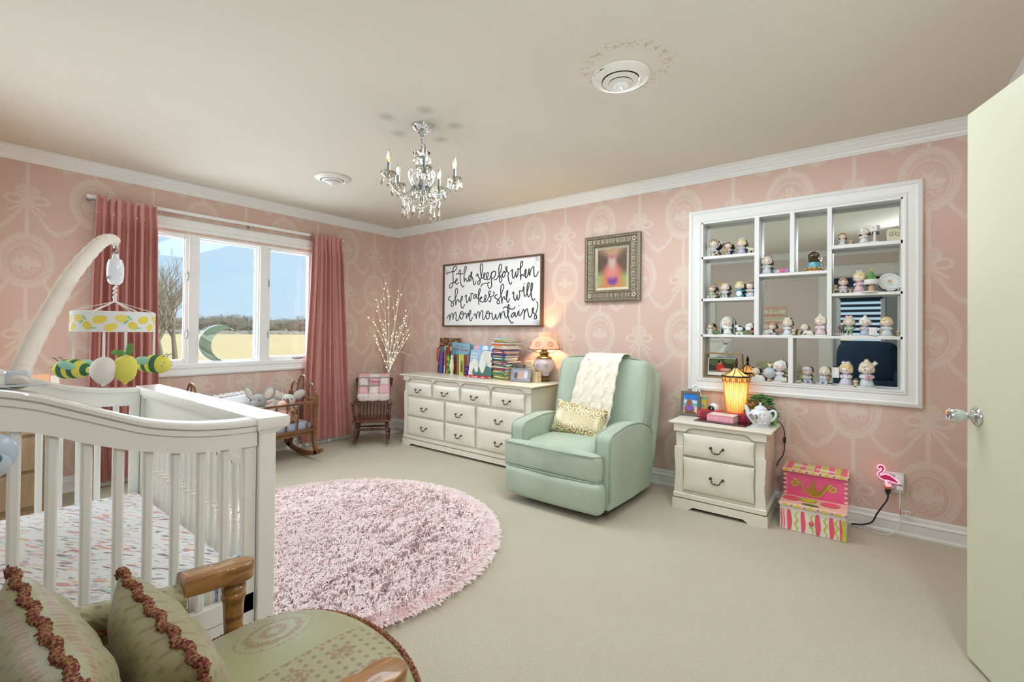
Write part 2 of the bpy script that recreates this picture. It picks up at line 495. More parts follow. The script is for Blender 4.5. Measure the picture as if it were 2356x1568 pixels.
M_PAPER_B = wallpaper('pink_damask_back', 0, 4.927)
M_PAPER_L = wallpaper('pink_damask_side', 1, -2.84)
M_CARPET = carpet_mat(); M_CEIL = ceiling_mat()
M_TRIM = mat('white_gloss_trim', '#e9ebe9', .35, var=.015, vscale=5)
M_DOOR = mat('cream_door_paint', '#cfd0b6', .42, var=.012, vscale=3, spec=.4)
M_CHROME = mat('chrome', '#d5d8dc', .08, 1)
M_STEEL = mat('dull_steel', '#a9aeb2', .3, 1)
M_MIRROR = mat('mirror_silver', '#dfe6e2', .015, 1)
M_PANE = pane_glass('window_glass', .03)
M_GLASS = glass('clear_glass')
M_PLAIN = mat('next_room_wall', '#b9bec0', .7, var=.02)
M_BLACK = mat('black_plastic', '#151515', .4)
M_WHITEP = mat('white_plastic', '#eceeee', .35)

RX1, RY0, RH = 5.26, -4.35, 2.44
def struct(name, mb, m, smooth=0, parent=None):
    o = mb.build(name, m, parent, smooth)
    if parent is None: o['kind'] = 'structure'
    return o

# floor and ceiling run on under the doorway into the next room
struct('floor', MB().box((-.15, -7.1, -.1), (6.6, .2, 0)), M_CARPET)
struct('ceiling', MB().box((-.15, -7.1, RH), (6.6, .3, RH+.12)), M_CEIL)

# left wall with the window opening
WY0, WY1, WZ0, WZ1 = -2.70, -1.07, .885, 2.02
w = MB()
w.box((-.15, RY0, 0), (0, WY0, RH)).box((-.15, WY1, 0), (0, .2, RH)).box((-.15, WY0, 0), (0, WY1, WZ0)).box((-.15, WY0, WZ1), (0, WY1, RH))
struct('wall_left', w, M_PAPER_L)
# back wall with the display recess
DX0, DX1, DZ0, DZ1 = 3.637, 4.811, .862, 2.047
w = MB()
w.box((0, 0, 0), (DX0, .2, RH)).box((DX1, 0, 0), (RX1+.15, .2, RH)).box((DX0, 0, 0), (DX1, .2, DZ0)).box((DX0, 0, DZ1), (DX1, .2, RH)).box((DX0, .105, DZ0), (DX1, .2, DZ1))
struct('wall_back', w, M_PAPER_B)
# right wall with the doorway the open door hangs in
DY0, DY1, DTOP = -2.86, -2.03, 2.05
w = MB()
w.box((RX1, RY0-.12, 0), (RX1+.12, DY0, RH)).box((RX1, DY1, 0), (RX1+.12, 0, RH)).box((RX1, DY0, DTOP), (RX1+.12, DY1, RH))
w.box((RX1+.9, DY0-.1, 0), (RX1+1.0, DY1+.1, RH)).box((RX1+.12, DY0-.1, 0), (RX1+.9, DY0, RH)).box((RX1+.12, DY1, 0), (RX1+.9, DY1+.1, RH))
struct('wall_right', w, M_PAPER_L)
# rear wall, behind the camera, with its doorway into the next room
EX0, EX1 = 4.22, 4.98
w = MB()
w.box((0, RY0-.12, 0), (EX0, RY0, RH)).box((EX1, RY0-.12, 0), (RX1, RY0, RH)).box((EX0, RY0-.12, 2.05), (EX1, RY0, RH))
struct('wall_rear', w, mat('pale_pink_paint', '#dcd0ca', .7, var=.02))
# next room
w = MB()
w.box((2.4, -7.1, 0), (2.5, RY0-.12, RH)).box((6.5, -7.1, 0), (6.6, RY0-.12, RH)).box((RX1+.12, RY0-.22, 0), (6.6, RY0-.12, RH))
w.box((2.4, -7.1, 0), (4.22, -7.0, RH)).box((4.83, -7.1, 0), (6.6, -7.0, RH)).box((4.22, -7.1, 0), (4.83, -7.0, 1.0)).box((4.22, -7.1, 1.87), (4.83, -7.0, RH))
struct('wall_far', w, M_PLAIN)

# crown moulding
CR = [(0, -.086), (.010, -.086), (.014, -.076), (.020, -.072), (.022, -.058), (.034, -.050), (.038, -.040), (.054, -.026), (.058, -.016), (.068, -.010), (.0755, -.008), (.0755, 0), (0, 0)]
def mould(prof, axis, wall, sgn, a, b, z0, M=None):
    """profile swept along a wall: axis 0 runs along x at y=wall, axis 1 runs along y at x=wall"""
    mb = MB(); L = []
    for q in (a, b):
        if axis == 0: L.append([(q, wall+sgn*p, z0+z) for p, z in prof])
        else: L.append([(wall+sgn*p, q, z0+z) for p, z in prof])
    return mb.loft(L)
struct('trim_1', mould(CR, 0, 0, -1, 0, RX1, RH), M_TRIM)
struct('trim_2', mould(CR, 1, 0, 1, RY0, 0, RH), M_TRIM)
struct('trim_3', mould(CR, 1, RX1, -1, RY0, 0, RH), M_TRIM)
struct('trim_4', mould(CR, 0, RY0, 1, 0, RX1, RH), M_TRIM)
BB = [(0, 0), (.018, 0), (.018, .012), (.013, .022), (.013, .072), (.017, .078), (.014, .086), (.009, .092), (.008, .110), (.004, .119), (0, .119)]
struct('baseboard_back', mould(BB, 0, 0, -1, 0, RX1, 0), M_TRIM)
struct('baseboard_left', mould(BB, 1, 0, 1, RY0, 0, 0), M_TRIM)
o = mould(BB, 1, RX1, -1, DY1+.07, 0, 0); struct('baseboard_right', o, M_TRIM)
struct('baseboard_rear', mould(BB, 0, RY0, 1, 0, EX0-.09, 0), M_TRIM)

# casings of the two doorways
def casing(mb, axis, wall, sgn, a, b, top, wd=.075, th=.022):
    for q0, q1, z0, z1 in ((a-wd, a, 0, top+wd), (b, b+wd, 0, top+wd), (a, b, top, top+wd)):
        for inset, t in ((0, th*.6), (.012, th)):
            i0, i1 = q0+inset, q1-inset
            za, zb = z0, z1-inset
            if axis == 0: mb.box((i0, wall, za), (i1, wall+sgn*t, zb))
            else: mb.box((wall, i0, za), (wall+sgn*t, i1, zb))
    return mb
struct('trim_5', casing(MB(), 1, RX1, -1, DY0, DY1, DTOP).box((RX1, DY0, 0), (RX1+.12, DY0+.015, DTOP)).box((RX1, DY1-.015, 0), (RX1+.12, DY1, DTOP)).box((RX1, DY0, DTOP-.015), (RX1+.12, DY1, DTOP)), M_TRIM)
struct('trim_6', casing(MB(), 0, RY0, 1, EX0, EX1, 2.05, .16, .03).box((EX0, RY0-.12, 0), (EX0+.015, RY0, 2.05)).box((EX1-.015, RY0-.12, 0), (EX1, RY0, 2.05)).box((EX0, RY0-.12, 2.035), (EX1, RY0, 2.05)), M_TRIM)

# ------------------------------------------------------------------ window
win = bpy.data.objects.new('window_1', None); COL.objects.link(win); win['kind'] = 'structure'
cs = MB()
OY0, OY1, OZ0, OZ1 = -2.80, -.97, .797, 2.14
prof = [(0, .014), (.008, .024), (.022, .026), (.030, .018), (.062, .014), (.070, .020), (.100, .016)]   # (inset from outer edge, thickness)
def picture_frame(mb, y0, y1, z0, z1, prof, plane):
    """mitred frame swept round a rectangle; plane(a, b, t) maps to 3-D"""
    loops = []
    cor = [(y0, z0, 1, 1), (y1, z0, -1, 1), (y1, z1, -1, -1), (y0, z1, 1, -1)]
    for (a, b, sa, sb) in cor:
        pr = [plane(a, b, 0)]+[plane(a+sa*i, b+sb*i, t) for i, t in prof]+[plane(a+sa*prof[-1][0], b+sb*prof[-1][0], 0)]
        loops.append(pr)
    return mb.loft(loops, closed=True)
picture_frame(cs, OY0, OY1, OZ0, OZ1, prof, lambda a, b, t: (t, a, b))
cs.build('window_casing', M_TRIM, win, 0)
fr = MB()
# jambs, stops and mullions
fr.box((-.15, WY0, WZ0), (0, WY0+.02, WZ1)).box((-.15, WY1-.02, WZ0), (0, WY1, WZ1)).box((-.15, WY0, WZ0), (.006, WY1, WZ0+.02)).box((-.15, WY0, WZ1-.02), (.0, WY1, WZ1))
for a, b in ((-2.222, -2.150), (-1.632, -1.556)):
    fr.box((-.12, a, WZ0), (-.004, b, WZ1), .004)
    fr.box((-.10, a-.012, WZ0), (-.02, b+.012, WZ1))
fr.build('window_frame', M_TRIM, win, 0)
def sash(y0, y1, z0, z1, gy0, gy1, gz0, gz1, x0=-.075, x1=-.028):
    s = MB().box((x0, y0, z0), (x1, gy0, z1), .003).box((x0, gy1, z0), (x1, y1, z1), .003).box((x0, gy0, z0), (x1, gy1, gz0), .003).box((x0, gy0, gz1), (x1, gy1, z1), .003)
    s.box((x0+.012, gy0-.002, gz0), (x1-.016, gy0+.006, gz1)).box((x0+.012, gy1-.006, gz0), (x1-.016, gy1, gz1)).box((x0+.012, gy0, gz0), (x1-.016, gy1, gz0+.006)).box((x0+.012, gy0, gz1-.006), (x1-.016, gy1, gz1))
    so = s.build('window_sash', M_TRIM, win, 0)
    MB().box((x0+.02, gy0, gz0), (x0+.024, gy1, gz1)).build('pane', M_PANE, so, 0)
    return so
s1 = sash(-2.68, -2.210, .905, 2.0, -2.625, -2.243, .935, 1.985)
s2 = sash(-2.150, -1.632, .905, 2.0, -2.135, -1.658, .915, 1.99, -.085, -.05)
s3 = sash(-1.556, -1.09, .905, 2.0, -1.527, -1.135, .935, 1.985)
def latch(parent, y, z):
    l = MB().box((-.028, y-.010, z-.035), (-.016, y+.010, z+.035), .004)
    l.tube([(-.016, y, z+.02), (.002, y-.004, z+.015), (.004, y-.008, z-.03)], .005, 8)
    l.build('latch', M_STEEL, parent)
latch(s1, -2.228, 1.66); latch(s1, -2.228, 1.16)
latch(s3, -1.541, 1.66); latch(s3, -1.541, 1.16)
cr_ = MB().box((-.03, -1.29, .905), (0, -1.20, .925), .004).tube([(0, -1.25, .915), (.03, -1.25, .925), (.035, -1.20, .925)], .006, 8)
cr_.build('crank_handle', M_STEEL, s3)

# ------------------------------------------------------------------ open door and its chrome knob
ed = V((4.939, -1.25, 0)); dd = V((.316, -.949, 0)).normalized(); nn = V((-dd.y, dd.x, 0))   # nn points to the wall side
DM = Matrix(((dd.x, nn.x, 0, ed.x), (dd.y, nn.y, 0, ed.y), (0, 0, 1, 0), (0, 0, 0, 1)))
door = MB().box((0, 0, .012), (.80, .036, 2.042), .0025, 1, M=DM).build('door_1', M_DOOR, None, 0); door['kind'] = 'structure'
KZ = .915
kn = MB()
KM = DM @ T(.062, 0, KZ) @ RX(90)        # local z = out of the room-side face
kn.lathe([(0, 0), (.034, 0), (.034, .003), (.029, .008), (.020, .011), (.013, .013)], 32, M=KM)
kn.lathe([(.012, .012), (.011, .022), (.013, .030), (.011, .034)], 24, M=KM)
rose = kn.build('door_rosette', M_CHROME, door, 35)
kk = MB().lathe([(.011, .032), (.020, .040), (.0245, .058), (.0255, .066)], 32, M=KM)
kk.build('door_knob', mat('knob_pearl', '#c9d2cf', .15, .3, coat=.6), door, 35)
MB().lathe([(.0255, .066), (.027, .068), (.027, .078), (.022, .083), (.012, .0835), (.0115, .079), (.004, .079), (.004, .082), (0, .082)], 32, M=KM).build('knob_cap', M_CHROME, door, 35)
MB().box((.0, .006, KZ-.028), (-.0015, .030, KZ+.028), M=DM).build('latch_plate', M_STEEL, door, 0)
for hz in (.25, 1.05, 1.82):
    MB().cyl(DM @ V((.806, -.006, hz-.045)), DM @ V((.806, -.006, hz+.045)), .007).build('hinge', M_STEEL, door)

# ================================================================== FURNITURE
M_CREAM = mat('antique_cream_paint', '#e6e2d2', .38, var=.025, vscale=6, coat=.25)
M_GLAZE = mat('brown_glaze_line', '#7d6a4c', .5)
M_PULL = mat('pewter_pull', '#5b564e', .35, 1, var=.2, vscale=90)

def bail_pull(parent, x, y, z, w=.075):
    """curved bail handle with two rosettes, in the plane of a drawer front facing -y"""
    h = MB()
    for sx in (-1, 1):
        h.lathe([(.0, 0), (.009, 0), (.0095, .003), (.006, .006), (.0045, .014), (.007, .018), (.006, .022), (0, .023)], 12, M=T(x+sx*w/2, y, z) @ RX(90))
    pts = cat_rom([(x-w/2, y-.016, z), (x-w/2+.010, y-.021, z-.010), (x-w*.30, y-.024, z-.024), (x-w*.14, y-.025, z-.029), (x, y-.025, z-.028), (x+w*.14, y-.025, z-.029), (x+w*.30, y-.024, z-.024), (x+w/2-.010, y-.021, z-.010), (x+w/2, y-.016, z)], 4)
    n = len(pts)
    h.tube(pts, [.0036+.0022*max(0, 1-abs((i/(n-1)-.5)*5)) for i in range(n)], 8)
    h.ell((x-.008, y-.025, z-.0285), (.010, .0058, .0058), 10, 6).ell((x+.008, y-.025, z-.0285), (.010, .0058, .0058), 10, 6)
    return h.build('handle', M_PULL, parent)

def drawer(parent, x0, x1, z0, z1, y, hx=None, hz=None):
    """serpentine-sided bombe drawer front standing proud of the carcass face at y"""
    w, h = x1-x0, z1-z0
    def outline(k):
        o = []
        n = 9
        i = k
        for t in range(n): o.append((x0+i+(w-2*i)*t/(n-1), z0+i))
        for t in range(1, n): q = t/(n-1); o.append((x1-i-.006*sin(pi*q)*sin(pi*q), z0+i+(h-2*i)*q))
        for t in range(1, n): o.append((x1-i-(w-2*i)*t/(n-1), z1-i))
        for t in range(1, n-1): q = t/(n-1); o.append((x0+i+.006*sin(pi*q)**2, z1-i-(h-2*i)*q))
        return o
    L = []
    for k, d in ((0, .0), (0, -.010), (.004, -.015), (.012, -.018), (.03, -.022), (min(w, h)*.32, -.024)):
        L.append([(a, y+d, b) for a, b in outline(k)])
    m = MB().loft(L)
    o = m.build('drawer', M_CREAM, parent, 30)
    g = MB()
    oo = outline(.0)
    g.tube([(a, y-.0095, b) for a, b in oo], .0011, 4, closed=True)
    g.build('glaze_line', M_GLAZE, o, 0)
    bail_pull(o, (x0+x1)/2 if hx is None else hx, y-.021, (z0+z1)/2 if hz is None else hz)
    return o

def chest(root, W, D, H, yfront, ndr, scal, top_over=.03, base_cut=(.10, .022)):
    """local: x 0..W, y from front (0) to back (D); front faces -y"""
    c = MB()
    c.box((.012, .004, .07), (W-.012, D, H-.03))
    c.build('carcass', M_CREAM, root, 0)
    # serpentine front pilasters
    for sx in (0, 1):
        p = []
        for i in range(17):
            q = i/16; z = .108+(H-.175-.108)*q
            p.append((.010*sin(pi*q*1.0)**2*(1 if q < .5 else .6), z))
        if sx == 0: poly = [(a+.003, z) for a, z in p]+[(.062, z) for _, z in reversed(p)]
        else: poly = [(W-.062, z) for _, z in p]+[(W-.003-a, z) for a, z in reversed(p)]
        MB().prism(poly, -.008, .004, M=T(0, .0, 0) @ XZ).build('pilaster', M_CREAM, root, 0)
    # moulded base: plinth with a shallow cut-out, and a step
    b = MB()
    n = base_cut[0]
    poly = [(-.008, 0), (n, 0), (n+.03, base_cut[1]), (W-n-.03, base_cut[1]), (W-n, 0), (W+.008, 0), (W+.008, .070), (-.008, .070)]
    b.prism(poly, .0, .016, M=T(0, .004, 0) @ XZ)
    for x0, x1 in ((-.008, .012), (W-.012, W+.008)): b.box((x0, .004, 0), (x1, D, .07))
    b.box((-.004, -.010, .074), (W+.004, D, .108), .004, 1)
    po = b.build('plinth', M_CREAM, root, 0)
    MB().box((-.006, -.009, .069), (W+.006, D, .0745)).build('glaze_line', M_GLAZE, po, 0)
    # scalloped apron under the top
    a = [(0, H-.017), (0, H-.068)]
    for (x0, x1, hi) in scal:
        a += [(x0, H-.068), (x0+.012, H-.064), (x0+.028, H-.048), (x0+.042, H-.040), (x0+.06, H-.038), (x1-.06, H-.038), (x1-.042, H-.040), (x1-.028, H-.048), (x1-.012, H-.064), (x1, H-.068)]
    a += [(W, H-.068), (W, H-.017)]
    ap = MB().prism(a, 0, .014, M=T(0, .002, 0) @ XZ).build('apron', M_CREAM, root, 0)
    MB().tube([(x, -.0125, z) for x, z in a[1:-1]], .0017, 5).build('glaze_line', M_GLAZE, ap, 0)
    # top with an ogee edge
    L = []
    for z, o in ((H-.018, top_over*.62), (H-.014, top_over*.70), (H-.011, top_over*.95), (H-.006, top_over), (H-.001, top_over*.93), (H, top_over*.8)):
        L.append([(-o, -o*.9, z), (W+o, -o*.9, z), (W+o, D, z), (-o, D, z)])
    MB().loft(L).build('top', M_CREAM, root, 25)

# long dresser
DRX0, DRX1, DRY = .722, 2.385, -.460
dr = thing('dresser', 'long antique cream dresser with ten drawers and pewter bail handles', 'dresser', (DRX0, DRY, 0))
chest(dr, DRX1-DRX0, .435, .745, 0, 0, [(.070, .455, 1), (.455, .835, 1), (.835, 1.215, 1), (1.215, 1.60, 1)], .042)
for a, b in ((.792, 1.155), (1.176, 1.547), (1.567, 1.932), (1.951, 2.318)):
    drawer(dr, a-DRX0, b-DRX0, .529, .664, 0, hz=.598)
for a, b in ((.792, 1.340), (1.357, 1.752), (1.772, 2.318)):
    drawer(dr, a-DRX0, b-DRX0, .322, .508, 0, hz=.414)
    drawer(dr, a-DRX0, b-DRX0, .124, .305, 0, hz=.216)

# nightstand
NSX0, NSX1, NSY = 3.573, 4.145, -.415
ns = thing('nightstand', 'two-drawer antique cream nightstand below the wall display shelf', 'nightstand', (NSX0, NSY, 0))
chest(ns, NSX1-NSX0, .385, .597, 0, 0, [(.072, .500, 1)], .032, (.10, .022))
drawer(ns, .063, .507, .372, .520, 0, hz=.448)
drawer(ns, .063, .507, .135, .358, 0, hz=.248)

# ------------------------------------------------------------------ recliner
M_SAGE = mat('sage_velvet', '#b0c0ad', .75, var=.10, vscale=4, bump=.12, bscale=220, sheen=.35, sheen_tint='#cfdccf')
M_PIPE = mat('sage_piping', '#9aac9a', .7)
rc = thing('recliner', 'sage green velvet recliner armchair with piped rounded arms', 'armchair', (2.955, 0, 0))
RW = .40                                       # half width
def rbox(mb, a, b, r, seg=4, bulge=0, M=None):
    """soft box: bevelled box with slightly crowned faces"""
    bm = bmesh.new()
    bmesh.ops.create_cube(bm, size=1)
    c = [(p+q)/2 for p, q in zip(a, b)]; d = [abs(q-p) for p, q in zip(a, b)]
    for v in bm.verts: v.co = V([c[i]+v.co[i]*d[i] for i in range(3)])
    bmesh.ops.bevel(bm, geom=bm.edges[:], offset=min(r, min(d)*.49), segments=seg, profile=.5, affect='EDGES')
    if bulge:
        bmesh.ops.subdivide_edges(bm, edges=[e for e in bm.edges if e.calc_length() > .10], cuts=6, use_grid_fill=True)
        for v in bm.verts:
            q = [2*(v.co[i]-c[i])/d[i] for i in range(3)]
            for i in range(3):
                j, k = (i+1) % 3, (i+2) % 3
                v.co[i] += math.copysign(bulge, q[i])*max(0, 1-q[j]**2)*max(0, 1-q[k]**2)*(abs(q[i])**4)
    return mb.bm(bm, M)
# arms: rounded-top slabs, front edge bowed
def arm(sx):
    x0, x1 = (sx*RW, sx*(RW-.115))
    top = [(-.965, .45), (-.962, .515), (-.93, .545), (-.85, .558), (-.70, .575), (-.55, .570), (-.40, .545), (-.28, .49), (-.235, .44)]
    pts = cat_rom([(a, b) for a, b in top], 4)
    prof = [(-.955, .07)]+[(p.x, p.y) for p in pts]+[(-.225, .30), (-.225, .09), (-.30, .055), (-.60, .055)]
    lo, hi = min(x0, x1), max(x0, x1)
    m = MB().prism(prof, lo, hi, M=YZ, bev=.022, seg=3)
    o = m.build('arm', M_SAGE, rc, 50)
    pp = MB()
    pw = [(p.x, p.y) for p in pts]
    for xx in (lo+.007, hi-.007):
        pp.tube([(xx, -.958, .12)]+[(xx, a+(.004 if a < -.9 else 0), b-.003) for a, b in pw], .0055, 6)
    pp.build('piping', M_PIPE, o)
arm(-1); arm(1)
# seat cushion, T-shaped at the front
s = MB()
rbox(s, (-.285, -.95, .225), (.285, -.33, .432), .045, 4, .018)
def tfront(u, v):
    return None
rbox(s, (-RW-.012, -1.035, .240), (RW-.055, -.955, .425), .034, 4, .012)
seat = s.build('seat_cushion', M_SAGE, rc, 60)
sp_ = MB()
for z in (.412, .250): sp_.tube([(-RW-.008, -.975, z), (-RW-.010, -1.018, z), (-RW+.02, -1.034, z), (0, -1.047, z), (RW-.09, -1.034, z), (RW-.060, -1.012, z), (RW-.058, -.97, z)], .0055, 6)
sp_.build('piping', M_PIPE, seat)
# footrest panel
f = MB(); rbox(f, (-RW+.01, -1.055, .052), (RW-.035, -.955, .245), .03, 4, .01)
f.build('footrest', M_SAGE, rc, 60)
MB().box((-.34, -.95, .03), (.36, -.25, .24), .02).build('base', mat('recliner_underside', '#3c3f3a', .9), rc, 0)
# back cushion, raked
bk = MB(); BMx = T(0, -.36, .40) @ RX(-12)
rbox(bk, (-.385, -.06, -.02), (.37, .145, .605), .052, 5, .028, M=BMx)
back = bk.build('back_cushion', M_SAGE, rc, 60)
pb = MB()
for yy in (-.035, .105):
    pb.tube([BMx @ V(p) for p in cat_rom([(-.383, yy, .03), (-.390, yy, .30), (-.385, yy, .52), (-.345, yy, .592), (-.2, yy, .617), (0, yy, .622), (.2, yy, .617), (.33, yy, .592), (.37, yy, .52), (.375, yy, .30), (.37, yy, .03)], 5)], .005, 6)
pb.build('piping', M_PIPE, back)
ob = MB(); rbox(ob, (-.40, .12, -.15), (.40, .21, .545), .04, 4, .01, M=BMx)
ob.build('outer_back', M_SAGE, rc, 60)

# cream knitted throw over the back of the recliner
M_KNIT = mat('cream_knit', '#f0ead8', .9, var=.04, vscale=30, bump=.5, bscale=70, sheen=.2)
M_RED = mat('red_thread', '#a8452e', .8)
th = thing('throw_blanket', 'cream cable-knit throw draped over the sage recliner back', 'throw')
def throw_pt(u, v):
    # u across, v from the front lower end over the top to the back
    path = [(-.58, .44), (-.515, .50), (-.455, .60), (-.435, .72), (-.405, .86), (-.375, .965), (-.32, 1.022), (-.24, 1.022), (-.165, .985), (-.13, .90), (-.12, .78)]
    k = v*(len(path)-1); i = min(int(k), len(path)-2); t = k-i
    y = path[i][0]*(1-t)+path[i+1][0]*t; z = path[i][1]*(1-t)+path[i+1][1]*t
    w0, w1 = 2.722, 3.085
    top = min(1, v/.6)
    xl = 2.715+.140*top; xr = 3.105+.055*top
    x = xl+(xr-xl)*u
    # cables: rows of plaits
    ph = u*8*pi
    cab = (.5+.5*cos(ph))*(.5+.5*sin(v*70+(1 if (int(u*4) % 2) else 0)*pi))
    wv = .006*sin(u*9+v*7)
    return V((x, y-.013-.010*cab+wv*.5, z+.012+.003*cab))
tm = MB().surf(throw_pt, 65, 110)
tb = tm.build('knit', M_KNIT, th, 80)
md = tb.modifiers.new('thick', 'SOLIDIFY'); md.thickness = .008; md.offset = 1
lt = MB(); 
lt.text('Rita-Clare', .040, Matrix(((0, -1, 0, 2.885), (.28, 0, -.96, -.414), (.96, 0, .28, .915), (0, 0, 0, 1))), .0012)
lt.build('lettering', M_RED, th, 0)

# gold scroll pillow on the recliner seat
def gold_mat():
    m, t, b = new_mat('gold_scroll_brocade'); X, Y, Z = object_xyz(t)
    n1 = noise_at(t, X, Y, Z, 9, 3)
    w = ((hyp(E.op('FLOORED_MODULO', X+n1*.05, .07)-.035, E.op('FLOORED_MODULO', Y+n1*.06, .07)-.035)*330+n1*30).sin())
    k = E.op('MULTIPLY_ADD', w, 1.6, .35, clamp=True)*((Y.abs()-.045)*1.0).soft(0, -.05)
    k2 = E.op('MULTIPLY_ADD', w, .9, -.2, clamp=True)*.4
    c = mixc(t, k.max(k2), '#efe3bd', '#97803f')
    t.links.new(c, b.inputs['Base Color']); b.inputs['Roughness'].default_value = .38; b.inputs['Metallic'].default_value = .25
    b.inputs['Sheen Weight'].default_value = .3
    return m
def pillow(mb, w, h, t, n=22, pinch=.10, wr=0, seed=0):
    def fn(sg):
        def g(u, v):
            a, b = 2*u-1, 2*v-1
            k = (max(0, 1-abs(a)**3.0)*max(0, 1-abs(b)**3.0))**.55
            ex = 1-pinch*(1-abs(b)**2)*abs(a)**2*0.9; ey = 1-pinch*(1-abs(a)**2)*abs(b)**2*0.9
            z = sg*t*k
            if wr: z += wr*k*sin(a*9+seed+b*4)*sin(b*7-a*3+seed*2)
            return V((a*w*ex, b*h*ey, z))
        return g
    mb.surf(fn(1), n, n); mb.surf(lambda u, v: fn(-1)(1-u, v), n, n)
    return mb
gp = thing('lumbar_pillow', 'gold and cream scroll-patterned lumbar pillow on the recliner seat', 'pillow', (2.902, -.575, .535), rot=(radians(68), radians(7), radians(3)))
pillow(MB(), .215, .125, .07, 26, .06).build('cover', gold_mat(), gp, 60)

# ------------------------------------------------------------------ step stool
M_HOT = mat('hot_pink_paint', '#ea5f92', .4, var=.08, vscale=14, coat=.3)
M_BLUSH = mat('blush_paint', '#f2c3b4', .4, var=.05, vscale=12, coat=.3)
M_LIME = mat('lime_paint', '#c9cf3c', .4, var=.06, vscale=20, coat=.3)
M_OLIVE = mat('olive_gold_paint', '#a8852f', .4, var=.1, vscale=30, coat=.3)
M_GREEN = mat('leaf_green_paint', '#3f7a3c', .4, coat=.3)
M_CORAL = mat('coral_paint', '#ee5d76', .4, var=.08, vscale=20, coat=.3)
M_WHT = mat('white_paint', '#f0ede4', .4, var=.02, coat=.3)
st = thing('step_stool', 'hand-painted pink two-step stool with a crown and stripes', 'step stool', (4.378, -.362, 0))
SW = .168
MB().box((-SW, .004, 0), (SW, .352, .150), .004, 1).build('lower_box', M_WHT, st, 0)
def decal(parent, name, poly, m, y, d=.0022, M=None):
    return MB().prism(poly, 0, d, M=(T(0, y, 0) @ XZ) if M is None else M).build(name, m, parent, 0)
def wavy(x, z0, z1, w, a, n=14, f=2.5):
    l = [(x+a*sin(2*pi*f*i/n/1.0)-w*(.6+.4*sin(pi*i/n)), z0+(z1-z0)*i/n) for i in range(n+1)]
    r = [(x+a*sin(2*pi*f*i/n/1.0)+w*(.6+.4*sin(pi*i/n)), z0+(z1-z0)*i/n) for i in range(n+1)]
    return l+r[::-1]
strip = MB()
for x, w in ((-.158, .004), (-.145, .003), (-.117, .013), (-.045, .012), (.030, .014), (.098, .013), (.142, .006)): strip.prism(wavy(x, .006, .128, w, .002, 10, .8), 0, .0022, M=T(0, .004, 0) @ XZ)
strip.build('coral_stripes', M_CORAL, st, 0)
lm = MB()
for x in (-.080, .000, .068, .122): lm.prism(wavy(x, .010, .122, .0055, .006, 24, 2.2), 0, .0022, M=T(0, .004, 0) @ XZ)
lm.box((.150, .0, .004), (.166, .004, .125))
lm.build('lime_squiggles', M_LIME, st, 0)
MB().ell((-.002, -.004, .070), (.0135, .010, .0135), 16, 10).build('knob', M_CORAL, st)
# lower tread
lt_ = MB().box((-SW-.006, -.012, .150), (SW+.006, .185, .168), .005, 2)
tread = lt_.build('lower_tread', M_BLUSH, st, 0)
def ovals(parent, name, lst, m, z):
    mb = MB()
    for x, y, a, b in lst: mb.prism([(x+a*cos(2*pi*k/24), y+b*sin(2*pi*k/24)) for k in range(24)], z, z+.0018)
    mb.build(name, m, parent, 0)
ovals(tread, 'olive_rims', [(-.118, .105, .047, .047), (-.028, .115, .045, .042), (.086, .10, .050, .046)], M_OLIVE, .1685)
ovals(tread, 'coral_spot', [(-.118, .105, .041, .041)], M_CORAL, .1692); ovals(tread, 'coral_spot', [(.086, .10, .044, .040)], M_CORAL, .1692)
ovals(tread, 'olive_spot', [(-.028, .115, .039, .036)], M_LIME, .1692)
ovals(tread, 'green_spot', [(-.010, .028, .045, .018)], M_GREEN, .1692)
edge = MB(); edge2 = MB()
for i in range(5): edge.box((-.14+.068*i-.011, -.0135, .152), (-.14+.068*i+.011, -.011, .166))
for i in range(6): edge2.ell((-.172+.068*i, -.0125, .159), (.0045, .003, .0045), 8, 6)
edge.build('lime_dashes', M_LIME, tread, 0); edge2.build('green_dots', M_GREEN, tread)
# upper box and tread
MB().box((-SW+.004, .185, .150), (SW-.004, .352, .318), .003, 1).build('upper_box', M_HOT, st, 0)
bars = MB()
for sx in (-1, 1):
    for i in range(5): bars.box((sx*(SW-.006)-.009, .182, .172+.029*i), (sx*(SW-.006)+.009, .186, .186+.029*i))
bars.build('blush_dashes', M_BLUSH, st, 0)
CM = T(0, .185, 0) @ XZ
cro = [(-.112, .262), (-.100, .268), (-.080, .262), (-.052, .228), (-.034, .214), (-.022, .245), (-.012, .286), (0, .262), (.014, .212), (.032, .225), (.052, .262), (.070, .270), (.060, .245), (.040, .205), (.020, .185), (-.010, .176), (-.038, .190), (-.060, .220), (-.082, .245)]
MB().prism(cro, 0, .003, M=CM).build('crown_painting', M_OLIVE, st, 0)
sw = MB()
def spiral(cx, cz, r, a0, turns, sgn): return [(cx+sgn*r*(1-t*.8)*cos(a0+t*turns*2*pi), -.0005, cz+r*(1-t*.8)*sin(a0+t*turns*2*pi)) for t in [i/26 for i in range(27)]]
for pts in (spiral(-.110, .246, .026, radians(80), 1.4, -1), spiral(.096, .246, .026, radians(100), 1.4, 1)):
    sw.tube([V(p)+V((0, .184, 0)) for p in pts], .0042, 6, flat=(1, .5))
sw.tube([(a, .1838, b) for a, b in ((-.095, .262), (-.07, .246), (-.045, .20), (-.01, .178), (.03, .186), (.055, .225), (.075, .262))], .003, 6)
sw.build('scroll_outline', M_LIME, st)
ut = MB().box((-SW-.008, .165, .318), (SW+.008, .356, .340), .005, 2).build('upper_tread', M_BLUSH, st, 0)
cs_ = MB(); ls_ = MB(); ed_ = MB(); dt_ = MB()
for i, x in enumerate((-.140, -.065, .010, .085, .150)): cs_.box((x-.015, .172, .3402), (x+.015, .352, .3416))
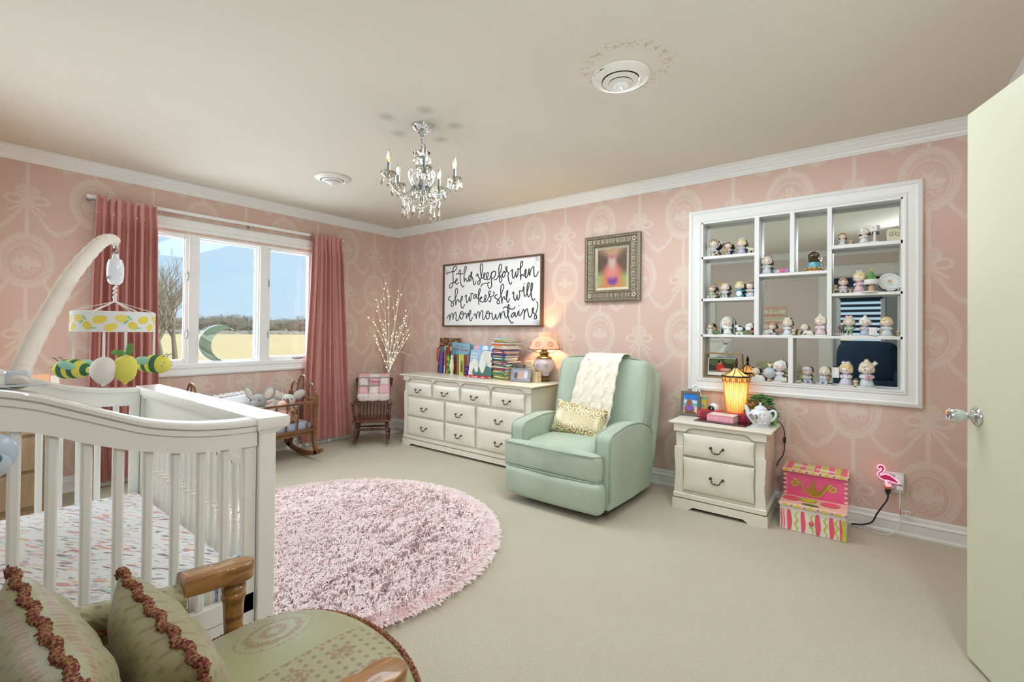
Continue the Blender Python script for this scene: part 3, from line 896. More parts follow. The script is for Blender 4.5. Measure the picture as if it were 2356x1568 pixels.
for i, x in enumerate((-.102, -.028, .048, .120)): ls_.box((x-.012, .172, .3402), (x+.012, .352, .3414))
for i in range(5): ed_.box((-.15+.072*i-.010, .1635, .321), (-.15+.072*i+.010, .1665, .337))
for i in range(5): dt_.ell((-.113+.072*i, .1645, .329), (.006, .003, .005), 8, 6)
cs_.build('coral_stripes', M_CORAL, ut, 0); ls_.build('lime_stripes', M_LIME, ut, 0); ed_.build('lime_dashes', M_LIME, ut, 0); dt_.build('green_dots', M_GREEN, ut)
sq = MB()
for cx, cy, n in ((-.065, .27, 4), (.055, .235, 5)):
    sq.tube([(cx-.05+.1*t/40+.010*sin(t*n*.32), cy-.012*t/40+.014*cos(t*n*.32), .3425) for t in range(41)], .0022, 5)
sq.build('white_scrollwork', M_WHT, ut)

# ================================================================== CRIB
M_CRIB = mat('crib_white_lacquer', '#f0f0ea', .22, var=.01, vscale=3, coat=.6)
cb = thing('crib', 'white wooden crib with curved slatted ends and a flat-topped panelled side', 'crib', (0, 0, 0))
CX0, CX1, CYF, CYB = 1.60, 2.99, -2.855, -3.70
TOPC = [(-3.74, 1.075), (-3.62, 1.072), (-3.543, 1.059), (-3.48, 1.040), (-3.445, 1.025), (-3.363, .988), (-3.277, .950), (-3.215, .930), (-3.128, .912), (-3.034, .902), (-2.947, .899)]
UNDC = [(-3.74, .975), (-3.62, .968), (-3.51, .949), (-3.444, .925), (-3.393, .900), (-3.325, .873), (-3.292, .860), (-3.214, .838), (-3.127, .820), (-2.977, .809), (-2.947, .808)]
def crib_end(X, sgn):
    """curved end: X outer face, sgn +1 when the outer face looks to +x"""
    p = thing('x', None, None); bpy.data.objects.remove(p)
    n = 40; ys = [-3.70+(.753)*i/n for i in range(n+1)]
    L = []
    for y in ys:
        t = sm_tab(TOPC, y); u = sm_tab(UNDC, y)
        o = X; i_ = X-sgn*.045
        L.append([(o, y, u), (o, y, t-.046), (o-sgn*.003, y, t-.044), (o-sgn*.003, y, t-.041), (o+sgn*.004, y, t-.040), (o+sgn*.004, y, t-.0245), (o-sgn*.001, y, t-.0235), (o-sgn*.001, y, t-.020), (o+sgn*.009, y, t-.019), (o+sgn*.011, y, t-.008), (o+sgn*.008, y, t-.001), (o+sgn*.002, y, t+.001), (i_-sgn*.008, y, t+.001), (i_-sgn*.012, y, t-.004), (i_-sgn*.011, y, t-.020), (i_, y, t-.024), (i_, y, u)])
    r = MB().loft(L).build('end_rail', M_CRIB, cb, 35)
    sl = [-3.655, -3.585, -3.516, -3.449, -3.381, -3.313, -3.245, -3.177, -3.109, -3.040]
    xc = X-sgn*.022
    for y in sl:
        ztop = sm_tab(UNDC, y)+.01
        m = MB()
        m.loft([[(xc+a*.011, y+b*.0118, z) for a, b in ((-1, -.55), (-.55, -1), (.55, -1), (1, -.55), (1, .55), (.55, 1), (-.55, 1), (-1, .55))] for z in (.29, ztop)])
        m.build('slat', M_CRIB, cb, 30)
    MB().box((xc-.014, -2.985, .10), (xc+.014, -2.945, .815), .003).build('stile', M_CRIB, cb, 0)
    MB().box((xc-.014, -3.70, .245), (xc+.014, -2.945, .312), .004).box((xc-.010, -3.70, .10), (xc+.010, -2.945, .243)).build('bottom_rail', M_CRIB, cb, 0)
    b = MB()
    for z in (.70, .655, .60): b.lathe([(0, 0), (.006, 0), (.006, .003), (.003, .003), (.003, .001), (0, .001)], 10, M=T(xc-sgn*.014, -2.965, z) @ RY(-90*sgn))
    b.build('bolt', M_CHROME, cb)
crib_end(2.985, 1); crib_end(1.605, -1)
# panelled long side: posts, flat cap with cove, panel with arched rail, turned spindles
for x0, x1 in ((CX0-.002, CX0+.058), (CX1-.058, CX1+.002)):
    MB().box((x0, -2.944, 0.0), (x1, -2.886, .852), .004).build('post', M_CRIB, cb, 0)
cap = MB()
L = []
for z, o in ((.848, 0), (.853, .004), (.859, .014), (.864, .028), (.868, .031), (.871, .034), (.898, .036), (.903, .030)):
    L.append([(CX0-.004-o*.25, -2.944-o*.25, z), (CX1+.004+o*.25, -2.944-o*.25, z), (CX1+.004+o*.35, -2.880+o, z), (CX0-.004-o*.35, -2.880+o, z)])
cap.loft(L).build('cap_rail', M_CRIB, cb, 25)
pn = MB()
arch = [(CX0+.05, .852), (CX1-.05, .852)]+[(CX1-.05-(CX1-CX0-.10)*t/24, .735-.035*abs(cos(pi*t/24))**1.5) for t in range(25)]
pn.prism(arch, .0, .026, M=T(0, -2.902, 0) @ XZ)
pn.build('panel', M_CRIB, cb, 0)
am = MB().tube([(CX0+.09+(CX1-CX0-.18)*t/24, -2.930, .775-.045*abs(cos(pi*t/24))**1.4) for t in range(25)], .005, 6)
am.build('panel_bead', M_CRIB, cb)
MB().box((CX0+.05, -2.930, .215), (CX1-.05, -2.900, .285), .004).box((CX0+.05, -2.924, .05), (CX1-.05, -2.906, .215)).build('bottom_rail', M_CRIB, cb, 0)
sp0 = None
prof = [(.0, .28), (.012, .28), (.0125, .30), (.009, .315), (.015, .335), (.0165, .36), (.014, .40), (.010, .46), (.0085, .475), (.0125, .482), (.0085, .489), (.0125, .496), (.0085, .503), (.011, .53), (.0150, .60), (.016, .65), (.013, .69), (.009, .71), (.0125, .72), (.012, .76), (0, .76)]
for i in range(17):
    x = CX0+.115+(CX1-CX0-.23)*i/16
    if sp0 is None:
        sp0 = MB().lathe(prof, 14).build('spindle', M_CRIB, cb); o = sp0
    else:
        o = sp0.copy(); COL.objects.link(o); o.parent = cb
    o.location = (x, -2.915, 0)
# high side out of the picture's edge, so the crib is whole
for x0, x1 in ((CX0, CX0+.055), (CX1-.055, CX1)):
    MB().box((x0, -3.755, 0), (x1, -3.70, 1.09), .004).build('post', M_CRIB, cb, 0)
MB().box((CX0-.02, -3.775, 1.09), (CX1+.02, -3.69, 1.125), .006).box((CX0+.05, -3.74, .25), (CX1-.05, -3.715, 1.09)).build('headboard', M_CRIB, cb, 0)
MB().box((CX0+.03, -3.70, .20), (CX1-.03, -2.945, .225)).build('mattress_support', M_CRIB, cb, 0)

def sheet_mat():
    m, t, b = new_mat('feather_print_sheet'); X, Y, Z = object_xyz(t)
    col = None; base = '#eef0f2'
    c = srgb(base)
    specs = [('#f2b7a6', 3.1, 9, 40), ('#a9dcd6', 7.7, 8, 36), ('#c9b8e0', 11.3, 9, 44), ('#7a4a55', 17.9, 13, 66), ('#e9cfa0', 23.2, 12, 54), ('#3f3a4a', 29.9, 15, 90), ('#d98a86', 41.5, 10, 48)]
    for h, off, sx, sy in specs:
        n = noise_at(t, X*.9+Y*.45+off, (Y*.9-X*.45)*(sy/sx)*1.0, off, sx*1.15, 1, .4)
        k = E.op('MULTIPLY_ADD', n, 18, -18*.655, clamp=True)
        c = mixc(t, k*.8, c, h)
    # watercolour blossoms
    n = noise_at(t, X, Y, 0, 26, 4); n2 = noise_at(t, X, Y, 5, 5.5, 1)
    k = E.op('MULTIPLY_ADD', n2, 16, -10.0, clamp=True)*E.op('MULTIPLY_ADD', n, 12, -6.2, clamp=True)
    c = mixc(t, k*.75, c, '#b98aa0')
    t.links.new(c, b.inputs['Base Color']); b.inputs['Roughness'].default_value = .8; b.inputs['Sheen Weight'].default_value = .15
    return m
mt = MB(); rbox(mt, (CX0+.055, -3.695, .225), (CX1-.052, -2.952, .372), .03, 4, .006)
mo = mt.build('crib_mattress', sheet_mat(), None, 60)
tag(mo, 'crib mattress in a white fitted sheet printed with small pastel feathers', 'mattress')

# clipped sound soother at the picture's left edge
so = thing('sound_soother', 'pale blue oval nursery soother hung on the outside of the crib slats', 'nursery soother', (3.012, -3.575, .905))
MB().ell((0, 0, 0), (.028, .062, .058), 24, 14).build('shell', mat('pale_blue_plastic', '#b9cbdc', .3, coat=.4), so)
MB().lathe([(0, 0), (.014, 0), (.015, .003), (.011, .005), (.010, .003), (0, .003)], 18, M=T(.0265, .018, -.004) @ RY(90)).build('button', mat('slate_button', '#56728c', .3), so)
MB().ell((.004, .0, -.012), (.027, .055, .050), 20, 12).build('lower_shell', mat('paler_plastic', '#c6d2dc', .3, coat=.4), so)
MB().box((-.028, -.012, -.03), (-.012, .012, .03), .004).build('strap', M_WHITEP, so, 0)

# ------------------------------------------------------------------ crib mobile
M_CANV = mat('cream_sleeve_fabric', '#eee6da', .9, var=.03, vscale=20, bump=.3, bscale=45)
mb_ = thing('crib_mobile', 'crib mobile with a lemon-print ring, two plush bees and plush lemons', 'mobile', (2.448, -3.221, 0))
mx0, my0 = 2.448, -3.221
P = lambda x, y, z: V((x-mx0, y-my0, z))
cl = MB().box(P(2.925, -3.60, 1.062), P(3.004, -3.46, 1.066), .002).box(P(2.945, -3.535, 1.066), P(2.985, -3.495, 1.10), .006)
cl.build('clamp', mat('clamp_plastic', '#ccd5de', .3), mb_, 0)
armp = cat_rom([P(2.982, -3.514, 1.067), P(2.962, -3.509, 1.088), P(2.920, -3.492, 1.137), P(2.805, -3.441, 1.242), P(2.667, -3.372, 1.372), P(2.546, -3.303, 1.472), P(2.491, -3.261, 1.519), P(2.465, -3.232, 1.529), P(2.453, -3.222, 1.514)], 8)
n = len(armp)
rad = []
for i in range(n):
    q = i/(n-1); rad.append((.0175+.004*sin(pi*min(1, q*1.1)) if q > .14 else .0195)+.0018*sin(i*2.3)*(1.6 if q < .18 else .7) - (.007 if q > .95 else 0))
MB().tube(armp, rad, 14).build('arm_sleeve', M_CANV, mb_, 80)
hk = MB().tube([P(2.453, -3.222, 1.520), P(2.449, -3.221, 1.500)], .007, 8).tube([P(2.448+.009*cos(a), -3.221+.009*sin(a)*.6, 1.490+.009*sin(a)) for a in [radians(100-i*28) for i in range(10)]], .003, 6)
hk.build('hook', M_STEEL, mb_)
bx = MB().lathe([(0, 1.366), (.014, 1.367), (.022, 1.376), (.026, 1.395), (.0265, 1.420), (.025, 1.442), (.020, 1.458), (.011, 1.463), (.009, 1.478), (.008, 1.480), (0, 1.480)], 24, wob=lambda a, z: 1-.18*abs(sin(a-.7))**2)
bx.build('music_box', mat('music_box_white', '#e3e9f0', .25, coat=.5), mb_)
spk = MB().lathe([(0, 0), (.020, 0), (.022, .002), (.019, .004), (0, .004)], 20, M=T(-.017, -.012, 1.416) @ RZ(130) @ RX(90) @ SCL(.7, 1.2, 1))
spk.build('speaker_grille', mat('peach_grille', '#ecd3c0', .4), mb_)
MB().lathe([(0, 0), (.006, 0), (.006, .002), (0, .002)], 12, M=T(.010, -.021, 1.390) @ RZ(38) @ RX(90)).build('dial', mat('grey_dot', '#a5abb4', .4), mb_)
dr_ = MB()
for z in (1.356, 1.341, 1.326): dr_.tube([(.007*cos(a), .004*sin(a), z+.007*sin(a)) for a in [i*pi/5 for i in range(10)]], .003, 6, closed=True)
dr_.cyl((0, 0, 1.325), (0, 0, 1.300), .005)
dr_.build('link', M_WHITEP, mb_)
RR = .116
def lemon_mat():
    m, t, b = new_mat('lemon_print'); X, Y, Z = object_xyz(t)
    a = E.op('ARCTAN2', Y, X)*RR*1.0
    c = srgb('#eef1f2')
    def spots(c, colr, off, per, rx, rz, zz, tilt):
        k = None
        q = E.op('FLOORED_MODULO', a+off, per)-per/2
        z = Z-zz
        d = hyp((q*cos(tilt)+z*sin(tilt))*(1/rx), (z*cos(tilt)-q*sin(tilt))*(1/rz)).soft(1, .25)
        return mixc(t, d*.92, c, colr)
    c = spots(c, '#f0dc3c', .00, .124, .021, .014, 1.236, .25)
    c = spots(c, '#efe06a', .066, .124, .020, .014, 1.240, -.2)
    c = spots(c, '#edd62f', .035, .124, .017, .013, 1.215, -.7)
    c = spots(c, '#f2de45', .095, .124, .018, .013, 1.210, .5)
    c = spots(c, '#7fd0b4', .045, .124, .012, .0035, 1.243, -.9)
    c = spots(c, '#6cc7a4', .055, .124, .011, .0032, 1.228, .8)
    c = spots(c, '#8ad6bd', .018, .124, .010, .003, 1.207, 0)
    t.links.new(c, b.inputs['Base Color']); b.inputs['Roughness'].default_value = .8
    return m
rg = MB().lathe([(RR, 1.193), (RR+.004, 1.194), (RR+.004, 1.264), (RR, 1.266), (RR-.004, 1.264), (RR-.004, 1.194), (RR, 1.193)], 48, close=False)
rg.build('ring', lemon_mat(), mb_)
M_RIB = mat('white_ribbon', '#f3efee', .7)
for k in range(6):
    a = k*pi/3+.35; q = V((RR*cos(a), RR*sin(a), 1.266))
    MB().tube([(0, 0, 1.305), q*.5+V((0, 0, .6525)), q], .0048, 4, flat=(.25, 1)).build('ribbon', M_RIB, mb_)
def hang(name, ang, zc, fn):
    a = ang; q = V((RR*cos(a), RR*sin(a), 0))
    MB().tube([q+V((0, 0, 1.196)), q+V((0, 0, zc+.035))], .0042, 4, flat=(.25, 1)).build('ribbon', M_RIB, mb_)
    fn(q+V((0, 0, zc)))
M_BEE = mat('bee_yellow_plush', '#e8e26a', .9, bump=.3, bscale=300, sheen=.3); M_BEED = mat('bee_green_plush', '#3f7455', .9, bump=.3, bscale=300, sheen=.2)
M_MINT = mat('mint_plush', '#a8dccb', .9, bump=.3, bscale=300); M_LEAF = mat('leaf_plush', '#6aa353', .9, bump=.3, bscale=300)
M_PLW = mat('white_plush', '#efe9e6', .9, bump=.3, bscale=300)
VR = V((.7919, .6107, 0))                # the direction in which the plush animals lie
def bee(sgn, yaw):
    def f(c):
        R = T(*c) @ RZ(yaw) @ SCL(1.18, 1.18, 1.12)
        b = MB(); seg, rings = 24, 30
        # local x is the long axis; head at +x
        for i in range(1): pass
        L = []; mi = []
        st = []
        for i in range(rings+1):
            t = -1+2*i/rings; rr = .031*sqrt(max(0, 1-abs(t)**2.3))*(1+.12*t)+.0003
            L.append([(t*.052, rr*cos(2*pi*k/seg), rr*sin(2*pi*k/seg)-.004*t*t) for k in range(seg)])
        body = MB(); body.loft(L, M=R)
        # colour bands by ring
        for fi in range(rings*seg):
            t = -1+2*(fi//seg+.5)/rings
            body.mi[fi] = 1 if (-.95 < t < -.72 or -.42 < t < -.10 or .14 < t < .50) else 0
        o = body.build('plush_bee', [M_BEE, M_BEED], mb_, 80)
        wg = MB()
        for s in (-1, 1): wg.ell((-.006, s*.024, .028), (.024, .008, .015), 14, 8, M=R @ RX(-s*25) @ RY(-12))
        wg.build('wing', M_MINT, o)
        an = MB()
        for s in (-1, 1): an.tube([R @ V((.036, s*.008, .024)), R @ V((.046, s*.010, .034)), R @ V((.054, s*.010, .034))], .0013, 5)
        for s in (-1, 1): an.tube([R @ V((.046+.004*cos(q), s*.0165, .003+.004*sin(q))) for q in [radians(30+12*i) for i in range(11)]], .0009, 4)
        an.build('face_stitching', M_BLACK, o)
        ck = MB()
        for s in (-1, 1): ck.ell((.043, s*.020, -.004), (.004, .003, .003), 8, 6, M=R)
        ck.build('cheek', mat('pink_cheek', '#e7a9b0', .9), o)
    return f
hang('bee', radians(241), 1.060, bee(1, 217.6))
hang('bee', radians(75), 1.071, bee(-1, 37.6))
def fruit(m, leaf):
    def f(c):
        b = MB(); Q = T(*c) @ RZ(37.6-90) @ SCL(1.18, 1.18, 1.14)
        b.ell((0, 0, -.002), (.026, .033, .042), 20, 14, M=Q, fn=lambda q: 1+.06*sin(3*q.z+q.x*2))
        b.ell((0, 0, -.043), (.006, .007, .007), 10, 6, M=Q)
        o = b.build('plush_lemon', m, mb_, 80)
        if leaf:
            l = MB()
            l.ell((0, -.026, 0), (.004, .025, .009), 14, 8, M=Q @ T(0, .006, .046) @ RX(-4)); l.ell((0, 0, .018), (.004, .010, .019), 12, 8, M=Q @ T(0, .010, .042) @ RX(-8))
            l.build('leaf', M_LEAF, o)
    return f
hang('white_lemon', radians(335), 1.061, fruit(M_PLW, False))
hang('lemon', radians(4), 1.065, fruit(M_BEE, True))

# ================================================================== FOREGROUND ARMCHAIR
def brocade(name, base, fig, fig2, axis=0):
    m, t, b = new_mat(name); X, Y, Z = object_xyz(t)
    u = X if axis == 0 else Y; w = (Y if axis == 0 else X)+Z*.8
    per = .42
    q = E.op('FLOORED_MODULO', u+.02, per)
    band = (q-.085).abs().soft(.072, .004)               # patterned stripe, plain satin between
    n1 = noise_at(t, u, w, Z, 150, 2, .6); n2 = noise_at(t, X, Y, Z, 3, 2)
    dots = hyp(E.op('FLOORED_MODULO', u+E.op('FLOORED_MODULO', (w*(1/.026)).floor(), 2.0)*.012, .024)-.012, E.op('FLOORED_MODULO', w, .026)-.013).soft(.0055, .002)
    flor = hyp(E.op('FLOORED_MODULO', u+.02, per)-.075, E.op('FLOORED_MODULO', w, .11)-.055).soft(.026, .006)*(n1*-1).soft(-.50, .05)
    edge = ((q-.018).abs().soft(.0035, .001)).max((q-.152).abs().soft(.0035, .001))*(E.op('FLOORED_MODULO', w, .016)).gt(.006)
    med = hyp((q-.285)*(1/.075), (E.op('FLOORED_MODULO', w, .26)-.13)*(1/.095))
    medp = med.soft(1, .05)*((med*16+n1*7).sin()).gt(.1)
    c = srgb(base); c = mixc(t, n2*.5, c, '#97976e')
    c = mixc(t, band*.55, c, '#a59c79')
    c = mixc(t, dots*band*.75, c, fig); c = mixc(t, flor*.85, c, fig2); c = mixc(t, edge*.7, c, fig2); c = mixc(t, medp*.75, c, fig2)
    t.links.new(c, b.inputs['Base Color']); b.inputs['Roughness'].default_value = .38; b.inputs['Sheen Weight'].default_value = .35; b.inputs['Sheen Roughness'].default_value = .3
    bp = t.nodes.new('ShaderNodeBump'); bp.inputs['Strength'].default_value = .15; bp.inputs['Distance'].default_value = .004
    t.links.new(noise_at(t, X, Y, Z, 500, 1).x, bp.inputs['Height']); t.links.new(bp.outputs[0], b.inputs['Normal'])
    return m
M_BRO = brocade('green_brocade', '#a9aa82', '#7d6d4c', '#93705a', 0)
M_BRO2 = brocade('green_brocade_cushion', '#a5a67c', '#8f7c58', '#a07462', 1)
M_OAK = wood('honey_oak', '#7a5126', '#b98448', 4, 1, .3, .5)
M_CORD = None
def cord_mat():
    m, t, b = new_mat('twisted_cord'); X, Y, Z = object_xyz(t)
    n = noise_at(t, X, Y, Z, 160, 2)
    r = t.nodes.new('ShaderNodeValToRGB'); r.color_ramp.interpolation = 'CONSTANT'
    r.color_ramp.elements[0].color = srgb('#6a2528'); r.color_ramp.elements[1].position = .46; r.color_ramp.elements[1].color = srgb('#8a4a40')
    for p, h in ((.53, '#9c8a4c'), (.59, '#8f5a3c'), (.66, '#6d2a30')): e = r.color_ramp.elements.new(p); e.color = srgb(h)
    t.links.new(n.x, r.inputs[0]); t.links.new(r.outputs[0], b.inputs['Base Color']); b.inputs['Roughness'].default_value = .8
    return m
M_CORD = cord_mat()
def rope(mb, pts, r, pitch=.016, strands=3, closed=False, fuzz=0):
    pts = [V(p) for p in pts]; L = [0]
    for a, b in zip(pts, pts[1:]): L.append(L[-1]+(b-a).length)
    n = max(6, int(L[-1]/(pitch/5)))
    def at(s):
        for i in range(len(pts)-1):
            if s <= L[i+1] or i == len(pts)-2:
                t = (s-L[i])/max(1e-9, L[i+1]-L[i]); return pts[i].lerp(pts[i+1], t), (pts[i+1]-pts[i]).normalized()
    for k in range(strands):
        q = []
        for i in range(n+1):
            p, d = at(L[-1]*i/n); a = 2*pi*(L[-1]*i/n/pitch+k/strands)
            nx = d.orthogonal().normalized() if abs(d.z) > .95 else d.cross(V((0, 0, 1))).normalized(); ny = d.cross(nx)
            f = fuzz*random.uniform(-1, 1)
            q.append(p+(nx*cos(a)+ny*sin(a))*(r*.55+f))
        mb.tube(q, r*.62, 5, cap=True)
    return mb
ac = thing('armchair', 'green and rose brocade armchair with carved oak arm ends', 'armchair', (3.60, -3.40, 0))
ox, oy = 3.60, -3.40
Q = lambda x, y, z: V((x-ox, y-oy, z))
# seat: crowned, with a bowed front
def seat_fn(u, v):
    a = 2*u-1
    yb, yf = -3.66, -2.985+.085*(1-a*a)-.05*(abs(a)**6)
    w = (.29+.05*v-.03*max(0, v-.85)*6)
    x = 3.60+a*w; y = yb+(yf-yb)*v
    e = max(0, 1-abs(a)**4)*max(0, 1-(2*v-1)**6)
    z = .372+.05*e**.6+.025*(1-a*a)
    return Q(x, y, z)
sm = MB().surf(seat_fn, 30, 30)
def seat_side(k):
    return None
b_ = [seat_fn(0, j/29) for j in range(30)]+[seat_fn(i/29, 1) for i in range(1, 30)]+[seat_fn(1, 1-j/29) for j in range(1, 30)]+[seat_fn(1-i/29, 0) for i in range(1, 29)]
low = [V((p.x*.985, p.y*.985, .27)) for p in b_]
sm.loft([b_, [p-V((0, 0, .03)) for p in b_], low], cap=False); sm.add(low, [tuple(range(len(low)))])
seat = sm.build('seat', M_BRO, ac, 60)
rope(MB(), [p+V((0, 0, .004)) for p in b_[:88]], .0085, .018, 3, fuzz=.0012).build('cord_trim', M_CORD, seat)
# scrolled oak arm ends on fluted posts, upholstered arm pads and panels
def chair_arm(sx):
    X = 3.60+sx*.325
    a = thing('x', None, None); bpy.data.objects.remove(a)
    end = [(-.033, -.125), (-.035, -.06), (-.030, -.035), (-.036, -.01), (-.034, .02), (-.022, .042), (0, .050), (.022, .042), (.034, .02), (.036, -.01), (.030, -.035), (.033, -.06), (.033, -.125)]
    poly = [(p.x, p.y) for p in cat_rom([(a_, b_) for a_, b_ in end], 4)]
    e = MB().prism(poly, -.024, .024, M=T(X-ox, -3.130-oy, .548) @ RX(-6), bev=.007, seg=3)
    eo = e.build('arm_end', M_OAK, ac, 40)
    pst = MB().lathe([(0, .0), (.020, .0), (.022, .04), (.026, .20), (.030, .29), (.030, .33), (.020, .36), (.022, .40), (.026, .50), (.027, .515), (.031, .522), (.031, .530), (.027, .536), (.030, .545), (.030, .552), (.023, .56), (.023, .582), (0, .582)], 24, at=(X-ox, -3.130-oy, 0), M=SCL(1, 1, .92), wob=lambda a_, z: (1-.10*(.5+.5*cos(8*a_))) if (.37 < z < .505 or z < .28) else 1)
    pst.build('arm_post', M_OAK, ac, 40)
    L = []
    for i in range(16):
        q = i/15; y = -3.25-.43*q; z = .532+.06*q+.02*q*q; w = .034+.004*q; h = .030
        L.append([(X-ox+w*cos(t)*(abs(cos(t))**-.2 if abs(cos(t)) > .01 else 1), y-oy, z+h*sin(t)) for t in [2*pi*k/18 for k in range(18)]])
    MB().loft(L).build('arm_pad', M_BRO, ac, 60)
    tp = MB()
    pl = [(-3.25, .525), (-3.69, .60), (-3.69, .30), (-3.32, .30), (-3.315, .38), (-3.285, .46)]
    tp.prism([(y-oy, z) for y, z in pl], X-ox-.012, X-ox+.012, M=YZ)
    po = tp.build('arm_panel', M_BRO, ac, 0)
    rp = MB()
    for s in (-1, 1): rope(rp, [Q(X+s*.030, -3.25-.43*i/12, .506+.07*i/12) for i in range(13)], .006, .018, 3)
    rp.build('cord_trim', M_CORD, po)
chair_arm(-1); chair_arm(1)
fr_ = MB().box(Q(3.31, -3.66, .22), Q(3.89, -3.03, .29), .01)
for sx in (-1, 1): fr_.box(Q(3.60+sx*.29-.025, -3.70, 0), Q(3.60+sx*.29+.025, -3.65, .30), .006)
fr_.build('seat_frame', M_OAK, ac, 30)
bk_ = MB(); rbox(bk_, (-.29, -.06, .30), (.29, .03, .80), .05, 4, .02, M=T(0, -3.70-oy, 0) @ RX(6))
bk_.build('backrest', M_BRO, ac, 60)

# two scatter cushions with looped trim
def cushion(name, label, loc, rot, w, h, t, seed):
    p = thing(name, label, 'cushion', loc, rot=rot)
    co = pillow(MB(), w, h, t, 30, .07, .005, seed).build('cover', M_BRO2, p, 70)
    edge = []
    for k in range(161):
        s = k/40; i = int(s) % 4; f = s-int(s)
        a, b = ((-1+2*f, -1), (1, -1+2*f), (1-2*f, 1), (-1, 1-2*f))[i]
        ex = 1-.07*.9*(1-abs(b)**2)*abs(a)**2; ey = 1-.07*.9*(1-abs(a)**2)*abs(b)**2
        edge.append((a*w*ex, b*h*ey, .004*sin(k)))
    fz = MB(); rope(fz, edge, .0075, .016, 4, fuzz=.0022)
    for k in range(0, 160):
        x, y, z = edge[k]
        for q in range(2):
            d = V((random.uniform(-1, 1), random.uniform(-1, 1), random.uniform(-1, 1))).normalized()*.0085
            fz.tube([V((x, y, z)), V((x, y, z))+d, V((x, y, z))+d*1.2+V((0, 0, random.uniform(-.004, .004)))], .0018, 4)
    fz.build('looped_trim', M_CORD, co)
    return p
cushion('scatter_cushion', 'plump green brocade cushion at the armchair back, behind its smaller neighbour', (3.545, -3.520, .572), (radians(97), 0, radians(2)), .265, .150, .070, 1)
cushion('scatter_cushion', 'smaller green brocade cushion leaning in front against the other cushion', (3.585, -3.368, .545), (radians(99), 0, radians(0)), .235, .135, .062, 4)
# ================================================================== RUG
rug = thing('shag_rug', 'round pale pink shag rug on the cream carpet', 'rug', (2.17, -2.20, 0))
RUGR = .985
M_RUGB = mat('rug_backing', '#e3b9ba', .95)
MB().lathe([(0, .0005), (RUGR-.02, .0005), (RUGR-.015, .012), (0, .014)], 72).build('backing', M_RUGB, rug, 0)
def shag(n=52000, R=RUGR):
    g = np.random.default_rng(3)
    r = R*np.sqrt(g.random(n)); a = g.random(n)*2*np.pi
    bx, by = r*np.cos(a), r*np.sin(a)
    # neighbouring strands lie the same way in swirling tufts
    jx, jy = bx+.012*np.sin(by*71), by+.012*np.sin(bx*83)
    cell = np.floor(jx/.024)*7919+np.floor(jy/.024)*104729
    tuft = (np.sin(cell*12.9898)*43758.5453) % 1.0
    lean = tuft*2*np.pi*.75+.8*np.sin(bx*2.1+1.7*np.sin(by*1.7))+g.normal(0, .55, n)
    ln = .030+.014*g.random(n); wd = .0019+.0010*g.random(n)
    out = np.clip((r/R-.90)/.10, 0, 1)
    dx = np.cos(lean)*(1-out)+np.cos(a)*out; dy = np.sin(lean)*(1-out)+np.sin(a)*out
    reach = ln*(.62+.25*g.random(n)); h = ln*(.50+.35*g.random(n))
    px, py = -dy, dx
    S = [(0, 0, 1.0), (.35, .80, 1.05), (.78, 1.0, .9), (1.0, .80, .55)]
    vs = np.zeros((n, 8, 3), dtype=np.float32)
    cur = g.normal(0, .006, n)
    for i, (t, hh, w) in enumerate(S):
        cx = bx+dx*reach*t+px*cur*t*t; cy = by+dy*reach*t+py*cur*t*t; cz = .012+h*hh*.75
        for j, sg in enumerate((-1, 1)):
            vs[:, i*2+j, 0] = cx+px*wd*w*sg; vs[:, i*2+j, 1] = cy+py*wd*w*sg; vs[:, i*2+j, 2] = cz+wd*sg*.6
    base = (np.arange(n)*8)[:, None]
    fs = np.concatenate([base+np.array([i*2, i*2+1, i*2+3, i*2+2]) for i in range(3)], axis=1).reshape(-1, 4)
    me = bpy.data.meshes.new('pile')
    me.vertices.add(n*8); me.vertices.foreach_set('co', vs.reshape(-1))
    nf = len(fs); me.loops.add(nf*4); me.loops.foreach_set('vertex_index', fs.reshape(-1).astype(np.int32))
    me.polygons.add(nf); me.polygons.foreach_set('loop_start', (np.arange(nf)*4).astype(np.int32)); me.polygons.foreach_set('loop_total', np.full(nf, 4, dtype=np.int32))
    me.polygons.foreach_set('use_smooth', [True]*nf)
    me.update(calc_edges=True); me.validate()
    return me
me = shag()
M_SHAG = mat('pink_shag', '#ffecec', .85, sheen=.3, sheen_tint='#ffffff', var=.05, vscale=7)
me.materials.append(M_SHAG)
po = bpy.data.objects.new('pile', me); COL.objects.link(po); po.parent = rug; po['kind'] = 'stuff'

